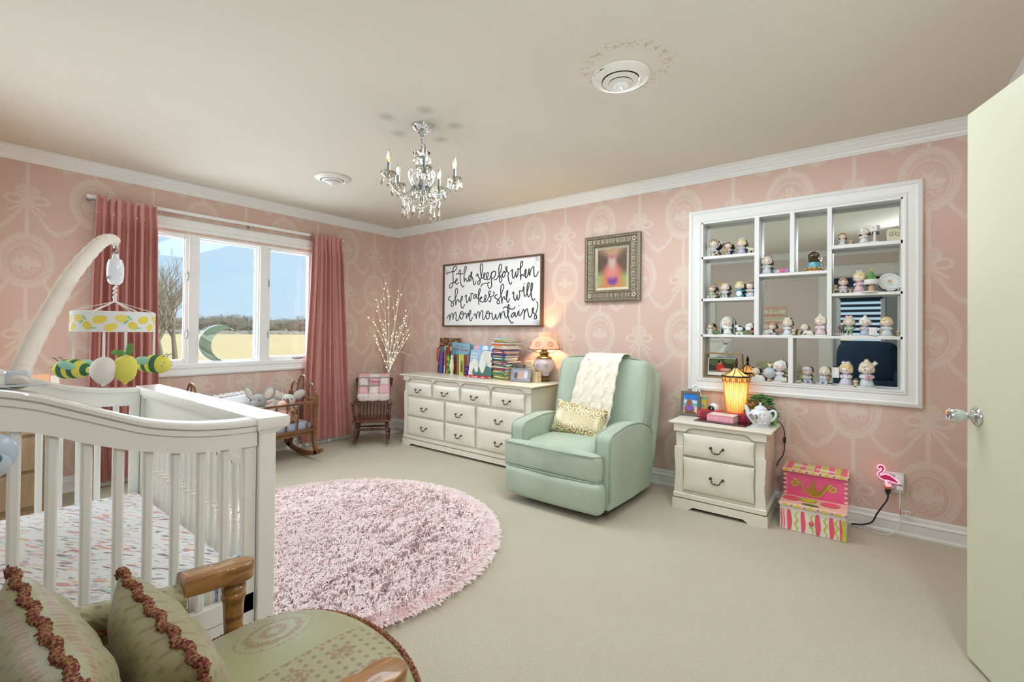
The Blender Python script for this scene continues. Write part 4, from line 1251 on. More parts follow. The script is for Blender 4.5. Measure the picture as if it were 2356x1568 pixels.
# ================================================================== CURTAINS AND ROD
M_CURT = mat('dusty_rose_curtain', '#d39b93', .8, var=.05, vscale=5, bump=.1, bscale=300, sheen=.25, sheen_tint='#e0b0a8')
def curtain(name, label, table, pleats, x0, seed, z0, z1, edge_dark=False):
    """table: (z, y_left, y_right)"""
    c = thing(name, label, 'curtain')
    n, m = 150, 40
    def side(off):
        def f(u, v):
            z = z0+(z1-z0)*v
            yl = lerp_tab([(a, b) for a, b, _ in table], z); yr = lerp_tab([(a, b) for a, _, b in table], z)
            y = yl+(yr-yl)*u
            top = max(0, (v-.90)/.10); band = max(0, 1-abs(v-.945)/.03)
            ph = u*pleats*2*pi+seed
            fold = sin(ph)+.35*sin(ph*2.3+seed*2+v*1.6)+.18*sin(ph*.6-v*3)
            amp = (.030+.012*(1-v))*(1-.35*band)+.004*top*sin(ph*3)
            x = x0+amp*fold*(1-.45*top)+off
            y += .006*cos(ph*1.0)*(1-top)
            zz = z+(.012*(1 if abs(sin(ph/2)) > .5 else 0) if v > .995 else 0)
            return V((max(.032, x), y, zz))
        return f
    mb = MB()
    mb.surf(side(0), n, m); mb.surf(lambda u, v: side(-.006)(1-u, v), n, m)
    o = mb.build('drape', M_CURT, c, 75)
    st_ = MB()
    f = side(0)
    for k in range(int(pleats)):
        u = (k+.25)/pleats
        p = f(u, .945); st_.ell((p.x+.004, p.y, p.z), (.006, .008, .012), 8, 6)
    st_.build('pinch_pleat', M_CURT, o)
    return c
curtain('curtain', 'dusty rose pinch-pleated curtain hanging behind the crib', [(.05, -2.835, -2.47), (.75, -2.885, -2.462), (1.6, -2.868, -2.478), (2.19, -2.852, -2.484)], 8, .085, 1.0, .045, 2.185)
curtain('curtain', 'dusty rose pinch-pleated curtain hanging near the room corner by the rocking chair', [(.05, -1.262, -.70), (.75, -1.225, -.745), (1.6, -1.175, -.795), (2.19, -1.155, -.82)], 7, .085, 2.2, .05, 2.198)
rod = thing('curtain_rod', 'white flat traverse curtain rod above the window', 'curtain rod')
MB().box((.050, -2.90, 2.170), (.066, -1.90, 2.196), .003).box((.052, -1.92, 2.172), (.068, -.78, 2.198), .003).build('rail', M_TRIM, rod, 0)
for y in (-2.88, -1.75, -.80): MB().box((.0, y-.012, 2.160), (.056, y+.012, 2.175), .002).build('bracket', M_STEEL, rod, 0)
MB().box((.045, -1.175, 2.165), (.075, -1.155, 2.19), .003).build('carrier', M_STEEL, rod, 0)

# mirrored moon leaning in the window
def crescent():
    o = []
    R1, R2 = .165, .15
    for k in range(29):
        a = radians(58+ (302-58)*k/28); o.append((R1*cos(a), R1*sin(a)))
    cx = .085
    for k in range(1, 24):
        a = radians(266-(266-94)*k/24); o.append((cx-.0+R2*cos(a), R2*sin(a)))
    return o
mn = thing('moon_mirror', 'crescent moon wall mirror propped against the window glass', 'mirror', (-.022, -1.972, .915+.162))
MB().prism(crescent(), -.003, .003, M=RY(6) @ RZ(0) @ YZ @ RZ(-12)).build('crescent', M_MIRROR, mn, 0)

# ================================================================== CRADLE
M_WAL = wood('walnut_cradle', '#5d3a1d', '#8d5f33', 5, 1, .35, .4)
crd = thing('cradle', 'walnut spindle doll cradle on rockers under the window', 'cradle', (.335, -1.86, 0))
def cradle_end(y, sgn):
    for sx in (-1, 1):
        pts = [(sx*.235, y, .60), (sx*.232, y, .50), (sx*.222, y, .38), (sx*.205, y, .26), (sx*.215, y, .15), (sx*.255, y, .055)]
        pp = cat_rom(pts, 4)
        L = []
        for p in pp:
            w = .021 if p.z > .3 else .024
            L.append([(p.x-w*.9, p.y-.014, p.z), (p.x+w*.9, p.y-.014, p.z), (p.x+w*.9, p.y+.014, p.z), (p.x-w*.9, p.y+.014, p.z)])
        MB().loft(L).build('post', M_WAL, crd, 30)
    # rocker
    L = []
    for i in range(17):
        q = -1+2*i/16; x = q*.345; z = .012+.066*q*q+.008*abs(q)**6
        L.append([(x, y-.014, z), (x, y+.014, z), (x, y+.014, z+.044-.010*abs(q)), (x, y-.014, z+.044-.010*abs(q))])
    MB().loft(L).build('rocker', M_WAL, crd, 30)
    hb = MB()
    for z, w in ((.548, .225), (.27, .20)): hb.box((-w, y-.011, z), (w, y+.011, z+.022), .004)
    hb.build('cross_rail', M_WAL, crd, 0)
    for cx, r, zt in ((-.155, .072, .695), (0, .105, .765), (.155, .072, .695)):
        zb = .60 if cx else .56
        pts = [(cx-r, y, .30 if not cx else .58)]+[(cx+r*cos(a), y, zt-(r*1.35)+(r*1.35)*sin(a)) for a in [pi-pi*k/14 for k in range(15)]]+[(cx+r, y, .30 if not cx else .58)]
        MB().tube(pts, .0085, 8).build('hoop', M_WAL, crd)
    for cx in (-.19, -.12, 0, .12, .19):
        MB().cyl((cx, y, .285), (cx, y, .56 if cx else .755), .0075, seg=8).build('spindle', M_WAL, crd)
cradle_end(.49, 1); cradle_end(-.44, -1)
for sx in (-1, 1):
    MB().box((sx*.228-.011, -.44, .522), (sx*.228+.011, .49, .545), .004).build('side_rail', M_WAL, crd, 0)
    MB().box((sx*.208-.013, -.44, .262), (sx*.208+.013, .49, .292), .004).box((sx*.203-.010, -.44, .235), (sx*.203+.010, .49, .258), .004).build('bottom_rail', M_WAL, crd, 0)
    for k in range(9):
        y = -.36+.098*k
        MB().cyl((sx*.209, y, .285), (sx*.228, y, .53), .0085, seg=8).build('spindle', M_WAL, crd)
MB().box((-.20, -.43, .262), (.20, .48, .272)).build('slat_base', M_WAL, crd, 0)
cm = MB(); rbox(cm, (-.188, -.42, .273), (.188, .47, .350), .02, 3, .005)
o = cm.build('cradle_mattress', mat('blue_grey_sheet', '#aab4c6', .85, var=.03), None, 60); o.location = (.335, -1.86, 0)
tag(o, 'thin blue-grey mattress inside the walnut doll cradle', 'mattress')
# white pillow, cream pillow and soft toys in the cradle
M_COT = mat('white_cotton', '#eef1f4', .9, var=.02, bump=.2, bscale=60)
pw_ = thing('cradle_pillow', 'white ruffled pillow propped in the cradle behind the grey elephant', 'pillow', (.20, -1.965, .50), rot=(radians(12), radians(62), radians(4)))
pillow(MB(), .12, .21, .05, 22, .05, .003, 2).build('cover', M_COT, pw_, 60)
rf = MB()
for sgn in (1,):
    rf.surf(lambda u, v: V((-.12-.030*v+.004*sin(u*60), -.20+.40*u, .008*sin(u*50)*v)), 70, 5)
rfo = rf.build('ruffle', M_COT, pw_, 70); md = rfo.modifiers.new('thick', 'SOLIDIFY'); md.thickness = .003
pc_ = thing('cradle_pillow', 'small cream pillow at the back rail of the cradle', 'pillow', (.175, -1.60, .49), rot=(0, radians(66), radians(-6)))
pillow(MB(), .11, .13, .04, 20, .05, .003, 5).build('cover', mat('cream_cotton', '#ece6d6', .9, bump=.2, bscale=60), pc_, 60)
rf2 = MB().surf(lambda u, v: V((-.10+.20*u, .128+.030*v+.004*sin(u*70), .008*sin(u*60)*v)), 60, 5).build('ruffle', mat('cream_ruffle', '#e9e2d0', .9), pc_, 70)
md = rf2.modifiers.new('thick', 'SOLIDIFY'); md.thickness = .003
M_GREY = mat('grey_plush', '#a6a6a4', .95, var=.06, vscale=40, bump=.4, bscale=250, sheen=.3)
M_LGREY = mat('pale_grey_plush', '#cfd0cc', .95, var=.06, vscale=40, bump=.5, bscale=200, sheen=.3)
M_EARIN = mat('cream_ear_lining', '#ded3c4', .95)
M_PINKP = mat('pink_plush', '#eebfb8', .95, bump=.3, bscale=250, sheen=.3)
M_EYE = mat('black_bead_eye', '#101012', .15, coat=.5)
def soft_body(root, name, m, blobs):
    """one continuous plush body grown from overlapping blobs"""
    mbx = MB()
    for c, r in blobs: mbx.ell(c, r, 14, 10)
    o = mbx.build(name, m, root, 180)
    md = o.modifiers.new('fuse', 'REMESH'); md.mode = 'VOXEL'; md.voxel_size = .0065; md.use_smooth_shade = True
    s2 = o.modifiers.new('soft', 'SMOOTH'); s2.iterations = 4; s2.factor = .5
    return o
def elephant(label, loc, rz, s, m, ears_up):
    e = thing('elephant_toy', label, 'soft toy', loc, rz)
    B = [((0, 0, .085*s), (.062*s, .058*s, .085*s)), ((.02*s, 0, .195*s), (.062*s, .066*s, .058*s)), ((.075*s, 0, .175*s), (.036*s, .034*s, .030*s)), ((.105*s, 0, .150*s), (.022*s, .021*s, .028*s)), ((.118*s, 0, .118*s), (.017*s, .017*s, .024*s))]
    for sy in (-1, 1):
        B += [((.055*s, sy*.055*s, .035*s), (.055*s, .028*s, .030*s)), ((.095*s, sy*.065*s, .032*s), (.022*s, .030*s, .032*s)), ((.035*s, sy*.07*s, .115*s), (.025*s, .030*s, .045*s))]
    b = soft_body(e, 'body', m, B)
    for sy in (-1, 1):
        M = T(.005*s, sy*.055*s, .215*s) @ RX(-sy*(28 if ears_up else 55)) @ RZ(sy*14)
        ea = MB().ell((0, 0, .050*s), (.012*s, .042*s, .062*s), 18, 12, M=M).build('ear', m, e, 80)
        MB().ell((.007*s, 0, .048*s), (.008*s, .029*s, .047*s), 16, 10, M=M).build('ear_lining', M_EARIN, ea, 80)
        MB().ell((.070*s, sy*.034*s, .212*s), .0055*s, 10, 8).build('eye', M_EYE, e)
    return e
elephant('dark grey plush elephant with upright ears sitting at the front of the cradle', (.345, -1.775, .349), radians(-52), 1.12, M_GREY, True)
elephant('pale grey fluffy plush elephant sitting at the head end of the cradle', (.30, -1.495, .349), radians(-30), .98, M_LGREY, False)
bun = thing('bunny_toy', 'pink plush bunny slumped between the two cradle elephants', 'soft toy', (.40, -1.60, .349), radians(-35))
soft_body(bun, 'body', M_PINKP, [((0, 0, .07), (.048, .048, .07)), ((.01, .0, .165), (.046, .045, .042)), ((.065, -.03, .03), (.055, .024, .024)), ((.065, .035, .028), (.055, .024, .024)), ((.03, .060, .09), (.022, .045, .022)), ((.03, -.055, .09), (.022, .04, .022))])
MB().ell((.0, 0, .222), (.014, .040, .012), 12, 8, M=RX(30)).build('ear', M_PINKP, bun, 80)
MB().ell((-.005, .04, .19), (.010, .020, .035), 12, 8).build('ear', mat('brown_ear', '#8a6349', .9), bun, 80)
fs = MB()
for sy in (-1, 1): fs.tube([(.052+.002*cos(q), sy*.018+.007*cos(q), .170+.005*sin(q)) for q in [radians(200+14*i) for i in range(11)]], .0012, 4)
fs.build('face_stitching', M_BLACK, bun)
lion = thing('lion_toy', 'small brown-maned plush lion beside the pink bunny in the cradle', 'soft toy', (.455, -1.535, .35), radians(-25))
soft_body(lion, 'body', mat('tan_plush', '#a9825c', .95, bump=.4, bscale=200), [((0, 0, .045), (.034, .034, .045)), ((.012, 0, .105), (.036, .037, .034)), ((.045, -.02, .02), (.03, .014, .014)), ((.045, .02, .02), (.03, .014, .014))])
mn_ = MB()
for k in range(40):
    a = random.uniform(0, 2*pi); q = V((random.uniform(-.01, .02), cos(a)*.034, .105+sin(a)*.034))
    mn_.tube([q, q+V((random.uniform(-.01, .012), cos(a)*.016, sin(a)*.016+.003))], [.005, .002], 5)
mn_.build('mane', mat('brown_mane', '#6f4a2c', .95), lion)
MB().ell((.048, 0, .100), (.006, .009, .006), 8, 6).build('nose', M_EYE, lion)
bx_ = thing('red_block', 'little red toy at the cradle head end behind the fluffy elephant', 'toy', (.255, -1.405, .351))
MB().box((-.025, -.02, 0), (.025, .02, .165), .008).build('body', mat('red_cloth', '#d8473f', .8), bx_, 30)

# ================================================================== CHILD'S ROCKING CHAIR WITH QUILT
M_MAH = wood('mahogany', '#3a1509', '#6e2f14', 5, 2, .25, .6)
ra = atan2(-.644, .765)-pi/2+pi      # local -y faces the camera
rk = thing('rocking_chair', "child's dark mahogany spindle rocking chair in the corner", 'rocking chair', (.415, -.635, 0), atan2(.323, .272))
# local: x across (left to right seen from the front), -y front, z up
def turned(p0, p1, r, name='leg', beads=((.15, 1.0), (.3, 1.5), (.42, .8), (.5, 1.6), (.6, 1.1), (.78, 1.5), (.86, .8), (.93, 1.3))):
    p0, p1 = V(p0), V(p1); pts = []; rs = []
    tab = [(0, .8)]+list(beads)+[(1, .8)]
    for i in range(29):
        q = i/28; pts.append(p0.lerp(p1, q)); rs.append(r*lerp_tab(tab, q))
    return MB().tube(pts, rs, 10).build(name, M_MAH, rk)
sx_ = MB(); rbox(sx_, (-.195, -.185, .245), (.195, .165, .268), .010, 3)
sx_.build('seat', M_MAH, rk, 40)
for s in (-1, 1):
    turned((s*.165, -.140, .055), (s*.150, -.125, .248), .0125)
    turned((s*.160, .120, .050), (s*.140, .110, .248), .0125)
    L = []
    for i in range(15):
        q = -1+2*i/14; y = q*.27-.01; z = .004+.062*q*q
        L.append([(s*.168-.011, y, z), (s*.168+.011, y, z), (s*.168+.011, y, z+.030), (s*.168-.011, y, z+.030)])
    MB().loft(L).build('rocker', M_MAH, rk, 30)
    # back posts flaring outward at the top, with arm and arm post
    pts = cat_rom([(s*.150, .135, .262), (s*.155, .160, .40), (s*.163, .195, .54), (s*.180, .215, .62), (s*.186, .222, .668)], 5)
    n = len(pts)
    MB().tube(pts, [.013+.007*max(0, (i/n-.60)/.4)+.003*sin(i*1.6)*(1 if i < n*.6 else 0)-(.010 if i == n-1 else 0) for i in range(n)], 10).build('back_post', M_MAH, rk)
    turned((s*.172, -.105, .265), (s*.190, -.115, .425), .0105, 'arm_post')
    L = []
    for i in range(9):
        q = i/8; y = -.145+.32*q; w = .022-.009*q; x = s*(.193-.030*q)
        L.append([(x-w, y, .424+.01*q), (x+w, y, .424+.01*q), (x+w, y, .441+.01*q), (x-w, y, .441+.01*q)])
    MB().loft(L).build('arm', M_MAH, rk, 40)
    turned((s*.158, -.125, .150), (s*.152, .115, .135), .008, 'stretcher')
turned((-.158, -.132, .165), (.158, -.132, .165), .0095, 'stretcher', ((.2, 1.1), (.5, 1.5), (.8, 1.1)))
turned((-.152, .115, .150), (.152, .115, .150), .008, 'stretcher', ((.5, 1.4),))
L = []
for i in range(17):
    q = -1+2*i/16; x = q*.195; y = .215+.010*(1-q*q); z = .585+.015*(1-q*q); h = .085+.018*(1-q*q)
    L.append([(x, y-.008, z), (x, y+.008, z), (x, y+.014, z+h), (x, y-.002, z+h)])
MB().loft(L).build('crest_rail', M_MAH, rk, 30)
for k in range(7):
    x = -.108+.036*k
    turned((x, .150, .262), (x*1.05, .212, .60), .0055, 'spindle', ((.3, 1.3), (.5, .9), (.7, 1.3)))
# patchwork quilt folded over the chair back
def floral():
    m, t, b = new_mat('floral_patch'); X, Y, Z = object_xyz(t)
    c = srgb('#efe7de')
    for h, off, sc, th_ in (('#d98f98', 0, 90, .64), ('#a7a58a', 3, 110, .67), ('#b06a5a', 7, 120, .70), ('#c9a66b', 11, 100, .70)):
        n = noise_at(t, X+off, Y, Z+off, sc, 1)
        c = mixc(t, E.op('MULTIPLY_ADD', n, 20, -20*th_, clamp=True), c, h)
    t.links.new(c, b.inputs['Base Color']); b.inputs['Roughness'].default_value = .9
    return m
M_FLO = floral(); M_PPK = mat('pink_patch', '#eab9c1', .9, var=.03, bump=.15, bscale=150); M_FRAY = mat('grey_frayed_seam', '#b9b4b0', .95, bump=.5, bscale=300)
ql = thing('patchwork_quilt', 'pink and floral patchwork quilt folded over the rocking chair back', 'quilt', (.415, -.635, 0), atan2(.323, .272))
rows = [(.432, .500), (.500, .590), (.590, .680), (.680, .712)]
cols = [(-.165, -.058), (-.058, .058), (.058, .165)]
pat = [[1, 1, 1], [0, 1, 0], [1, 0, 1], [0, 1, 0]]
def qy(x, z): 
    return (.155+(z-.43)*.235)-.030-.008*cos(x*9)-(.006*sin(z*40))
def qbulge(u, v): return .010*(1-(2*u-1)**4)*(1-(2*v-1)**4)
def patch(x0, x1, z0, z1):
    return MB().surf(lambda u, v: V((x0+(x1-x0)*u+.004*sin(v*5+x0*30), qy(x0+(x1-x0)*u, z0+(z1-z0)*v)-qbulge(u, v), z0+(z1-z0)*v+.003*sin(u*6+z0*20))), 10, 10)
for r_, (z0, z1) in enumerate(rows):
    for c_, (x0, x1) in enumerate(cols):
        q = patch(x0, x1, z0, z1)
        if r_ == 3: q = MB().surf(lambda u, v, x0=x0, x1=x1: V((x0+(x1-x0)*u, qy(x0+(x1-x0)*u, .68)-.004+.085*v**1.2, .68+.034*sin(min(1, v*1.1)*pi/2))), 10, 10)
        pq = q.build('patch', M_FLO if pat[r_][c_] else M_PPK, ql, 80)
        md = pq.modifiers.new('thick', 'SOLIDIFY'); md.thickness = .016; md.offset = -1
# back fall of the quilt
bf = MB().surf(lambda u, v: V((-.165+.33*u, .275+.01*sin(u*8)-.03*v, .712-.20*v)), 14, 10).build('back_fold', M_FLO, ql, 80)
md = bf.modifiers.new('thick', 'SOLIDIFY'); md.thickness = .012
seam = MB()
for z in (.432, .500, .590, .680):
    for k in range(60):
        x = -.165+.33*k/59; p = V((x, qy(x, z)-.008, z+.003*sin(k)))
        seam.ell(p, (.005, .006+.002*random.random(), .006+.003*random.random()), 5, 4)
for x in (-.165, -.058, .058, .165):
    for k in range(50):
        z = .432+.255*k/49; p = V((x+.002*sin(k*2), qy(x, z)-.008, z)); seam.ell(p, (.005+.003*random.random(), .006+.002*random.random(), .005), 5, 4)
seam.build('frayed_seams', M_FRAY, ql, 80)
MB().text('Clare', .042, T(0, qy(0, .635)-.017, .638) @ RX(77), .0012, shear=.35).build('lettering', mat('cerise_thread', '#b8245a', .7), ql, 0)

# ================================================================== BIRCH LIGHT TREE
M_BIRCH = mat('white_birch', '#e9e6de', .6, col2='#8d867a', vscale=26, stretch=(1, 1, 6))
M_TWIG = mat('white_twig', '#ece9e2', .6)
M_LED = mat('warm_led', '#fff2cf', .3, emit='#ffdf9f', estr=5)
tr = thing('birch_light_tree', 'tall white birch twig tree with warm fairy lights behind the rocking chair', 'lighted tree', (.168, -.245, 0))
MB().box((-.10, -.10, 0), (.10, .10, .02), .005).build('base', M_WHITEP, tr, 0)
rnd = random.Random(12)
MB().tube([(0, 0, .02), (.003, 0, .35), (-.004, .003, .7), (.0, 0, 1.02)], [.019, .018, .017, .014], 10).build('trunk', M_BIRCH, tr)
bulb = None
right = V((.7919, .6107, 0)); fwd = V((-.6107, .7919, 0))
def limb(p0, dx, dz, depth, r, nled):
    """slightly kinked branch"""
    pts = [V(p0)]; n = 6
    for i in range(1, n+1):
        q = i/n
        pts.append(V(p0)+right*(dx*q+.012*sin(q*7+dx*30)*q)+fwd*(depth*q)+V((0, 0, dz*(q**.92))))
    o = MB().tube(pts, [r*(1-.85*i/n) for i in range(n+1)], 6).build('branch', M_TWIG, tr)
    for k in range(nled):
        q = (k+.6)/nled*(n-1); i = int(q); p = pts[i].lerp(pts[i+1], q-i)
        led(p+V((rnd.uniform(-.006, .006), rnd.uniform(-.012, -.004), .004)))
    return pts
def led(p):
    global bulb
    if bulb is None: bulb = MB().ell((0, 0, 0), (.0045, .0045, .0065), 8, 6).build('led_bulb', M_LED, tr); o = bulb
    else: o = bulb.copy(); COL.objects.link(o); o.parent = tr
    o.location = p
B = [((0, 0, .92), -.015, .97, .02, .007, 4), ((0, 0, .78), .12, .98, .02, .007, 4), ((0, 0, .80), .16, 1.00, -.03, .006, 4), ((0, 0, .85), -.10, .98, .03, .006, 3),
     ((0, 0, .85), -.16, .82, -.04, .006, 4), ((0, 0, .90), -.22, .52, -.02, .006, 4), ((0, 0, .72), -.17, .48, -.05, .006, 6), ((0, 0, .78), .26, .76, .02, .007, 5),
     ((0, 0, .72), .30, .62, -.06, .006, 5), ((0, 0, .70), .29, .52, -.10, .006, 5), ((0, 0, .66), .12, .60, -.06, .006, 5), ((.02, .01, .74), .24, .70, -.08, .005, 5), ((0, 0, .75), -.06, .60, -.05, .006, 4)]
for b in B:
    pts = limb(*b)
    for k in range(2):
        p = pts[3+k]; limb(p, b[1]*.3+rnd.uniform(-.07, .07), b[2]*.33, rnd.uniform(-.05, .02), b[4]*.5, 1)
limb((.012, 0, .78), .10, .165, -.03, .006, 1)
MB().tube([V((0, 0, 0))+right*.10+fwd*-.03+V((0, 0, .945)), right*.17+V((0, 0, .955))+fwd*-.03, right*.26+V((0, 0, .92))+fwd*-.03], [.003, .002, .0012], 5).build('branch', M_TWIG, tr)
SIGN = """-630 234 -613 252 -547 263 -500 265 -475 285 -467 309 -488 320 -518 301 -526 249 -520 187 -520 132 -536 96 -562 82 -578 98 -571 122 -537 139 -507 140 -473 154 -456 168 -465 181 -482 163 -481 136 -464 119 -435 139
-440 225 -428 266 -415 271 -409 253 -414 199 -410 150 -392 106 -371 84 -352 104
-478 224 -453 238 -402 228 -361 234
-361 243 -341 302 -329 304 -322 289 -340 248 -356 207 -351 134 -347 164 -331 175 -319 156 -306 141 -290 149 -270 165 -262 195 -274 204 -288 178 -278 145 -254 156 -245 211 -240 238 -251 236 -253 200 -230 175 -221 139 -213 109 -197 102 -180 139
-182 187 -167 206 -147 214
-147 212 -155 194 -127 157 -122 121 -142 99 -159 112 -150 132 -111 161 -93 236 -90 294 -102 316 -119 302 -120 250 -108 190 -92 163 -65 176 -52 207 -62 216 -73 188 -65 153 -45 146 -19 167 -8 207 -20 219 -35 191 -26 150 -7 141 19 165 35 221
37 224 31 181 35 112 37 72 13 50 -10 69 -14 103 12 116
32 204 63 225 87 217 86 183 64 156 34 152
-11 109 -64 106 -99 94 -111 68
64 138 101 140 130 175 162 229 165 274 154 291 136 271 133 214 141 151 149 106 171 116 167 150 143 165
143 164 177 183 195 210 179 183 185 154 206 164 217 197 202 215 195 204 227 207 239 251 227 258 223 236 245 206 259 194 252 167 264 110 285 78 304 102
284 203 301 222 308 218 305 174 320 135 343 172 350 204 350 171 361 143 378 186 374 233 398 220 428 259 432 291 421 297 407 266 405 195 413 112
412 123 419 161 432 168 446 154 463 153 476 184 475 211 465 207 463 164 476 130 499 167 512 222 512 182 519 149 532 202 554 230 568 229 568 183 572 146 591 136 610 159 622 185
-552 -11 -582 -19 -591 -41 -542 -70 -512 -90 -516 -117 -537 -123 -551 -107 -534 -80 -491 -47 -458 12 -450 55 -468 75 -484 50 -487 -17 -482 -66 -473 -115
-473 -103 -461 -61 -445 -49 -432 -71 -415 -68 -382 -51 -374 -21 -386 -15 -398 -51 -398 -99 -389 -135 -368 -145 -340 -101
-341 -28 -325 -5 -316 -11 -320 -53 -307 -90 -283 -55 -271 -19 -271 -55 -259 -73 -247 -26 -252 10 -219 2
-178 0 -203 -10 -211 -39 -195 -46 -179 -17 -176 1 -171 -35 -151 -47 -129 5 -117 45 -129 54 -141 28 -144 -30 -135 -118
-132 -54 -101 -32 -97 -43 -124 -66 -108 -81 -77 -88 -43 -57 -36 -23 -47 -16 -58 -51 -46 -86 -20 -69 10 -19 21 15 9 25 -2 -1 10 -30 29 -48 26 -82 11 -88 3 -73
25 -42 66 -21 73 2 54 14
118 -20 99 -21 80 -44 111 -62 140 -80 141 -109 119 -111 111 -91 133 -63 155 -41 186 25 200 63 186 84 164 65 158 4 169 -53 179 -115
178 -99 187 -54 205 -43 214 -66 230 -67 248 -28 251 16 240 11 234 -33 241 -89 259 -98 276 -60
304 -19 321 -1 328 -9 325 -48 346 -87 360 -60 370 -28 370 -55 384 -83 401 -40 397 9 434 2 448 50 451 23 455 -37 475 -43 504 26 514 69 507 82 494 64 488 0 502 -49 518 -50 547 8 556 61 546 78 537 57 537 -13 551 -78 571 -92 586 -71
450 78 454 72
-614 -254 -584 -217 -571 -224 -565 -279
-566 -267 -549 -212 -528 -200 -519 -224 -518 -273
-518 -261 -502 -212 -481 -188 -468 -213 -471 -268 -454 -280 -429 -262 -413 -214 -396 -184 -413 -226 -395 -262 -371 -250 -359 -208 -376 -181 -396 -190 -388 -208 -346 -209 -330 -197 -318 -215 -313 -257 -297 -215 -285 -198 -279 -232 -257 -210 -249 -180 -265 -174 -277 -210 -268 -263 -248 -284 -224 -240
-208 -234 -197 -211 -181 -217 -172 -264
-172 -258 -161 -206 -138 -188 -130 -212 -129 -259
-129 -253 -114 -200 -91 -178 -79 -195 -82 -253 -67 -271 -44 -242 -26 -190 -37 -231 -17 -266 5 -254 12 -214 -3 -185 -24 -193 -7 -211 27 -209 46 -209 50 -243 62 -272 84 -255 98 -215 99 -244 110 -270 135 -244 154 -202 161 -267
161 -262 171 -217 193 -194 207 -195 211 -223 226 -251 243 -251 267 -179 270 -135 263 -123 253 -145 253 -212 268 -268 293 -302 311 -310 325 -296
191 -166 214 -147 249 -151 292 -169 327 -167 346 -148
335 -203 310 -219 296 -246 314 -252 334 -225 344 -203 348 -236 365 -244 389 -187 393 -215 396 -236 413 -234 431 -204 453 -175 458 -221 454 -278
455 -226 477 -183 493 -173 503 -206 517 -249 537 -249 559 -201 569 -169 559 -166 553 -190 576 -218 602 -239 602 -266 583 -271 579 -250 601 -207 617 -149 613 -117 597 -105
390 -136 394 -140"""

# ================================================================== ON THE WALL: SIGN AND PORTRAIT
M_BRN = wood('brown_sign_frame', '#4a331c', '#6d4d2b', 6, 0, .5, .1)
def sign_mat():
    m, t, b = new_mat('distressed_white_board'); X, Y, Z = object_xyz(t)
    n = noise_at(t, X, Y*.3, Z, 14, 4)
    cor = (hyp(X.abs()-.65, Z.abs()-.335)).soft(.07, .10)*(n*-1).soft(-.50, .10)
    c = mixc(t, cor*.7, '#ececea', '#8f8b86')
    t.links.new(c, b.inputs['Base Color']); b.inputs['Roughness'].default_value = .45
    return m
sg = thing('wall_sign', 'framed white sign with black script lettering above the dresser', 'wall sign', (1.523, 0, 1.60))
def wall_frame(parent, name, m, hw, hh, prof, smooth=20):
    mb = MB()
    picture_frame(mb, -hw, hw, -hh, hh, prof, lambda a, b, t: (a, -t, b))
    return mb.build(name, m, parent, smooth)
MB().box((-.655, -.026, -.340), (.655, -.004, .340)).build('panel', sign_mat(), sg, 0)
wall_frame(sg, 'frame', M_BRN, .669, .3475, [(0, .042), (.016, .042), (.016, .02)], 0)
ink = MB()
for ln in SIGN.split('\n'):
    a = [int(q) for q in ln.split()]
    pts = [(a[i]/1000, -.0268, a[i+1]/1000) for i in range(0, len(a), 2)]
    pts = [V(p) for p in pts]
    cv = cat_rom(pts, 4) if len(pts) > 2 else pts
    n = len(cv); rs = []
    for i in range(n):
        d = cv[min(n-1, i+1)]-cv[max(0, i-1)]
        dn = abs(d.normalized().z) if d.length > 1e-6 else .5
        w = .0048+.0019*dn*(1 if d.z < 0 else .55)
        if i == 0 or i == n-1: w *= .75
        rs.append(w if len(pts) > 2 else .009)
    ink.tube(cv, rs, 8, flat=(1, .12), up=(0, 0, 1)) if False else ink.tube([p for p in cv], rs, 6)
for i, p in enumerate(ink.v): ink.v[i] = (p[0], -.0262+max(-.0009, min(.0009, (p[1]+.0268)*.12)), p[2])
ink.build('lettering', mat('black_ink', '#1d2226', .6), sg, 60)

pf = thing('framed_portrait', 'small blurred portrait photo in an ornate antique silver frame', 'picture frame', (2.902, 0, 1.757))
M_ASIL = mat('antique_silver_leaf', '#8b8470', .42, .75, var=.25, vscale=60, bump=.35, bscale=110)
M_ASIL2 = mat('antique_silver_light', '#b9b29c', .4, .7, var=.15, vscale=80)
hw, hh = .256, .287
wall_frame(pf, 'frame', M_ASIL, hw, hh, [(0, .018), (0, .030), (.012, .036), (.020, .040), (.026, .036), (.030, .028), (.052, .024), (.078, .034), (.083, .040), (.090, .036), (.096, .026), (.104, .022)], 25)
fl = MB()
n = 34
for sx in (-1, 1):
    for k in range(n):
        z = -hh+.085+(2*hh-.17)*k/(n-1); fl.box((sx*(hw-.036), -.036, z-.0035), (sx*(hw-.074), -.022, z+.0035), .002, 1)
    for k in range(28):
        x = -hw+.085+(2*hw-.17)*k/27; fl.box((x-.0035, -.036, sx*(hh-.036)), (x+.0035, -.022, sx*(hh-.074)), .002, 1)
for sx in (-1, 1):
    for sz in (-1, 1):
        for q in range(5): fl.ell((sx*(hw-.052+.014*cos(q*1.26)), -.030, sz*(hh-.052+.014*sin(q*1.26))), (.011, .009, .011), 8, 6)
fl.build('fluting', M_ASIL2, pf, 30)
bd = MB()
for sx in (-1, 1):
    for k in range(40): bd.ell((sx*(hw-.018), -.0405, -hh+.02+(2*hh-.04)*k/39), (.0038, .003, .0045), 6, 5)
    for k in range(36): bd.ell((-hw+.02+(2*hw-.04)*k/35, -.0405, sx*(hh-.018)), (.0045, .003, .0038), 6, 5)
bd.build('beading', M_ASIL2, pf, 60)
wall_frame(pf, 'liner', M_ASIL2, hw-.102, hh-.102, [(0, .024), (.014, .018), (.020, .016)], 20)
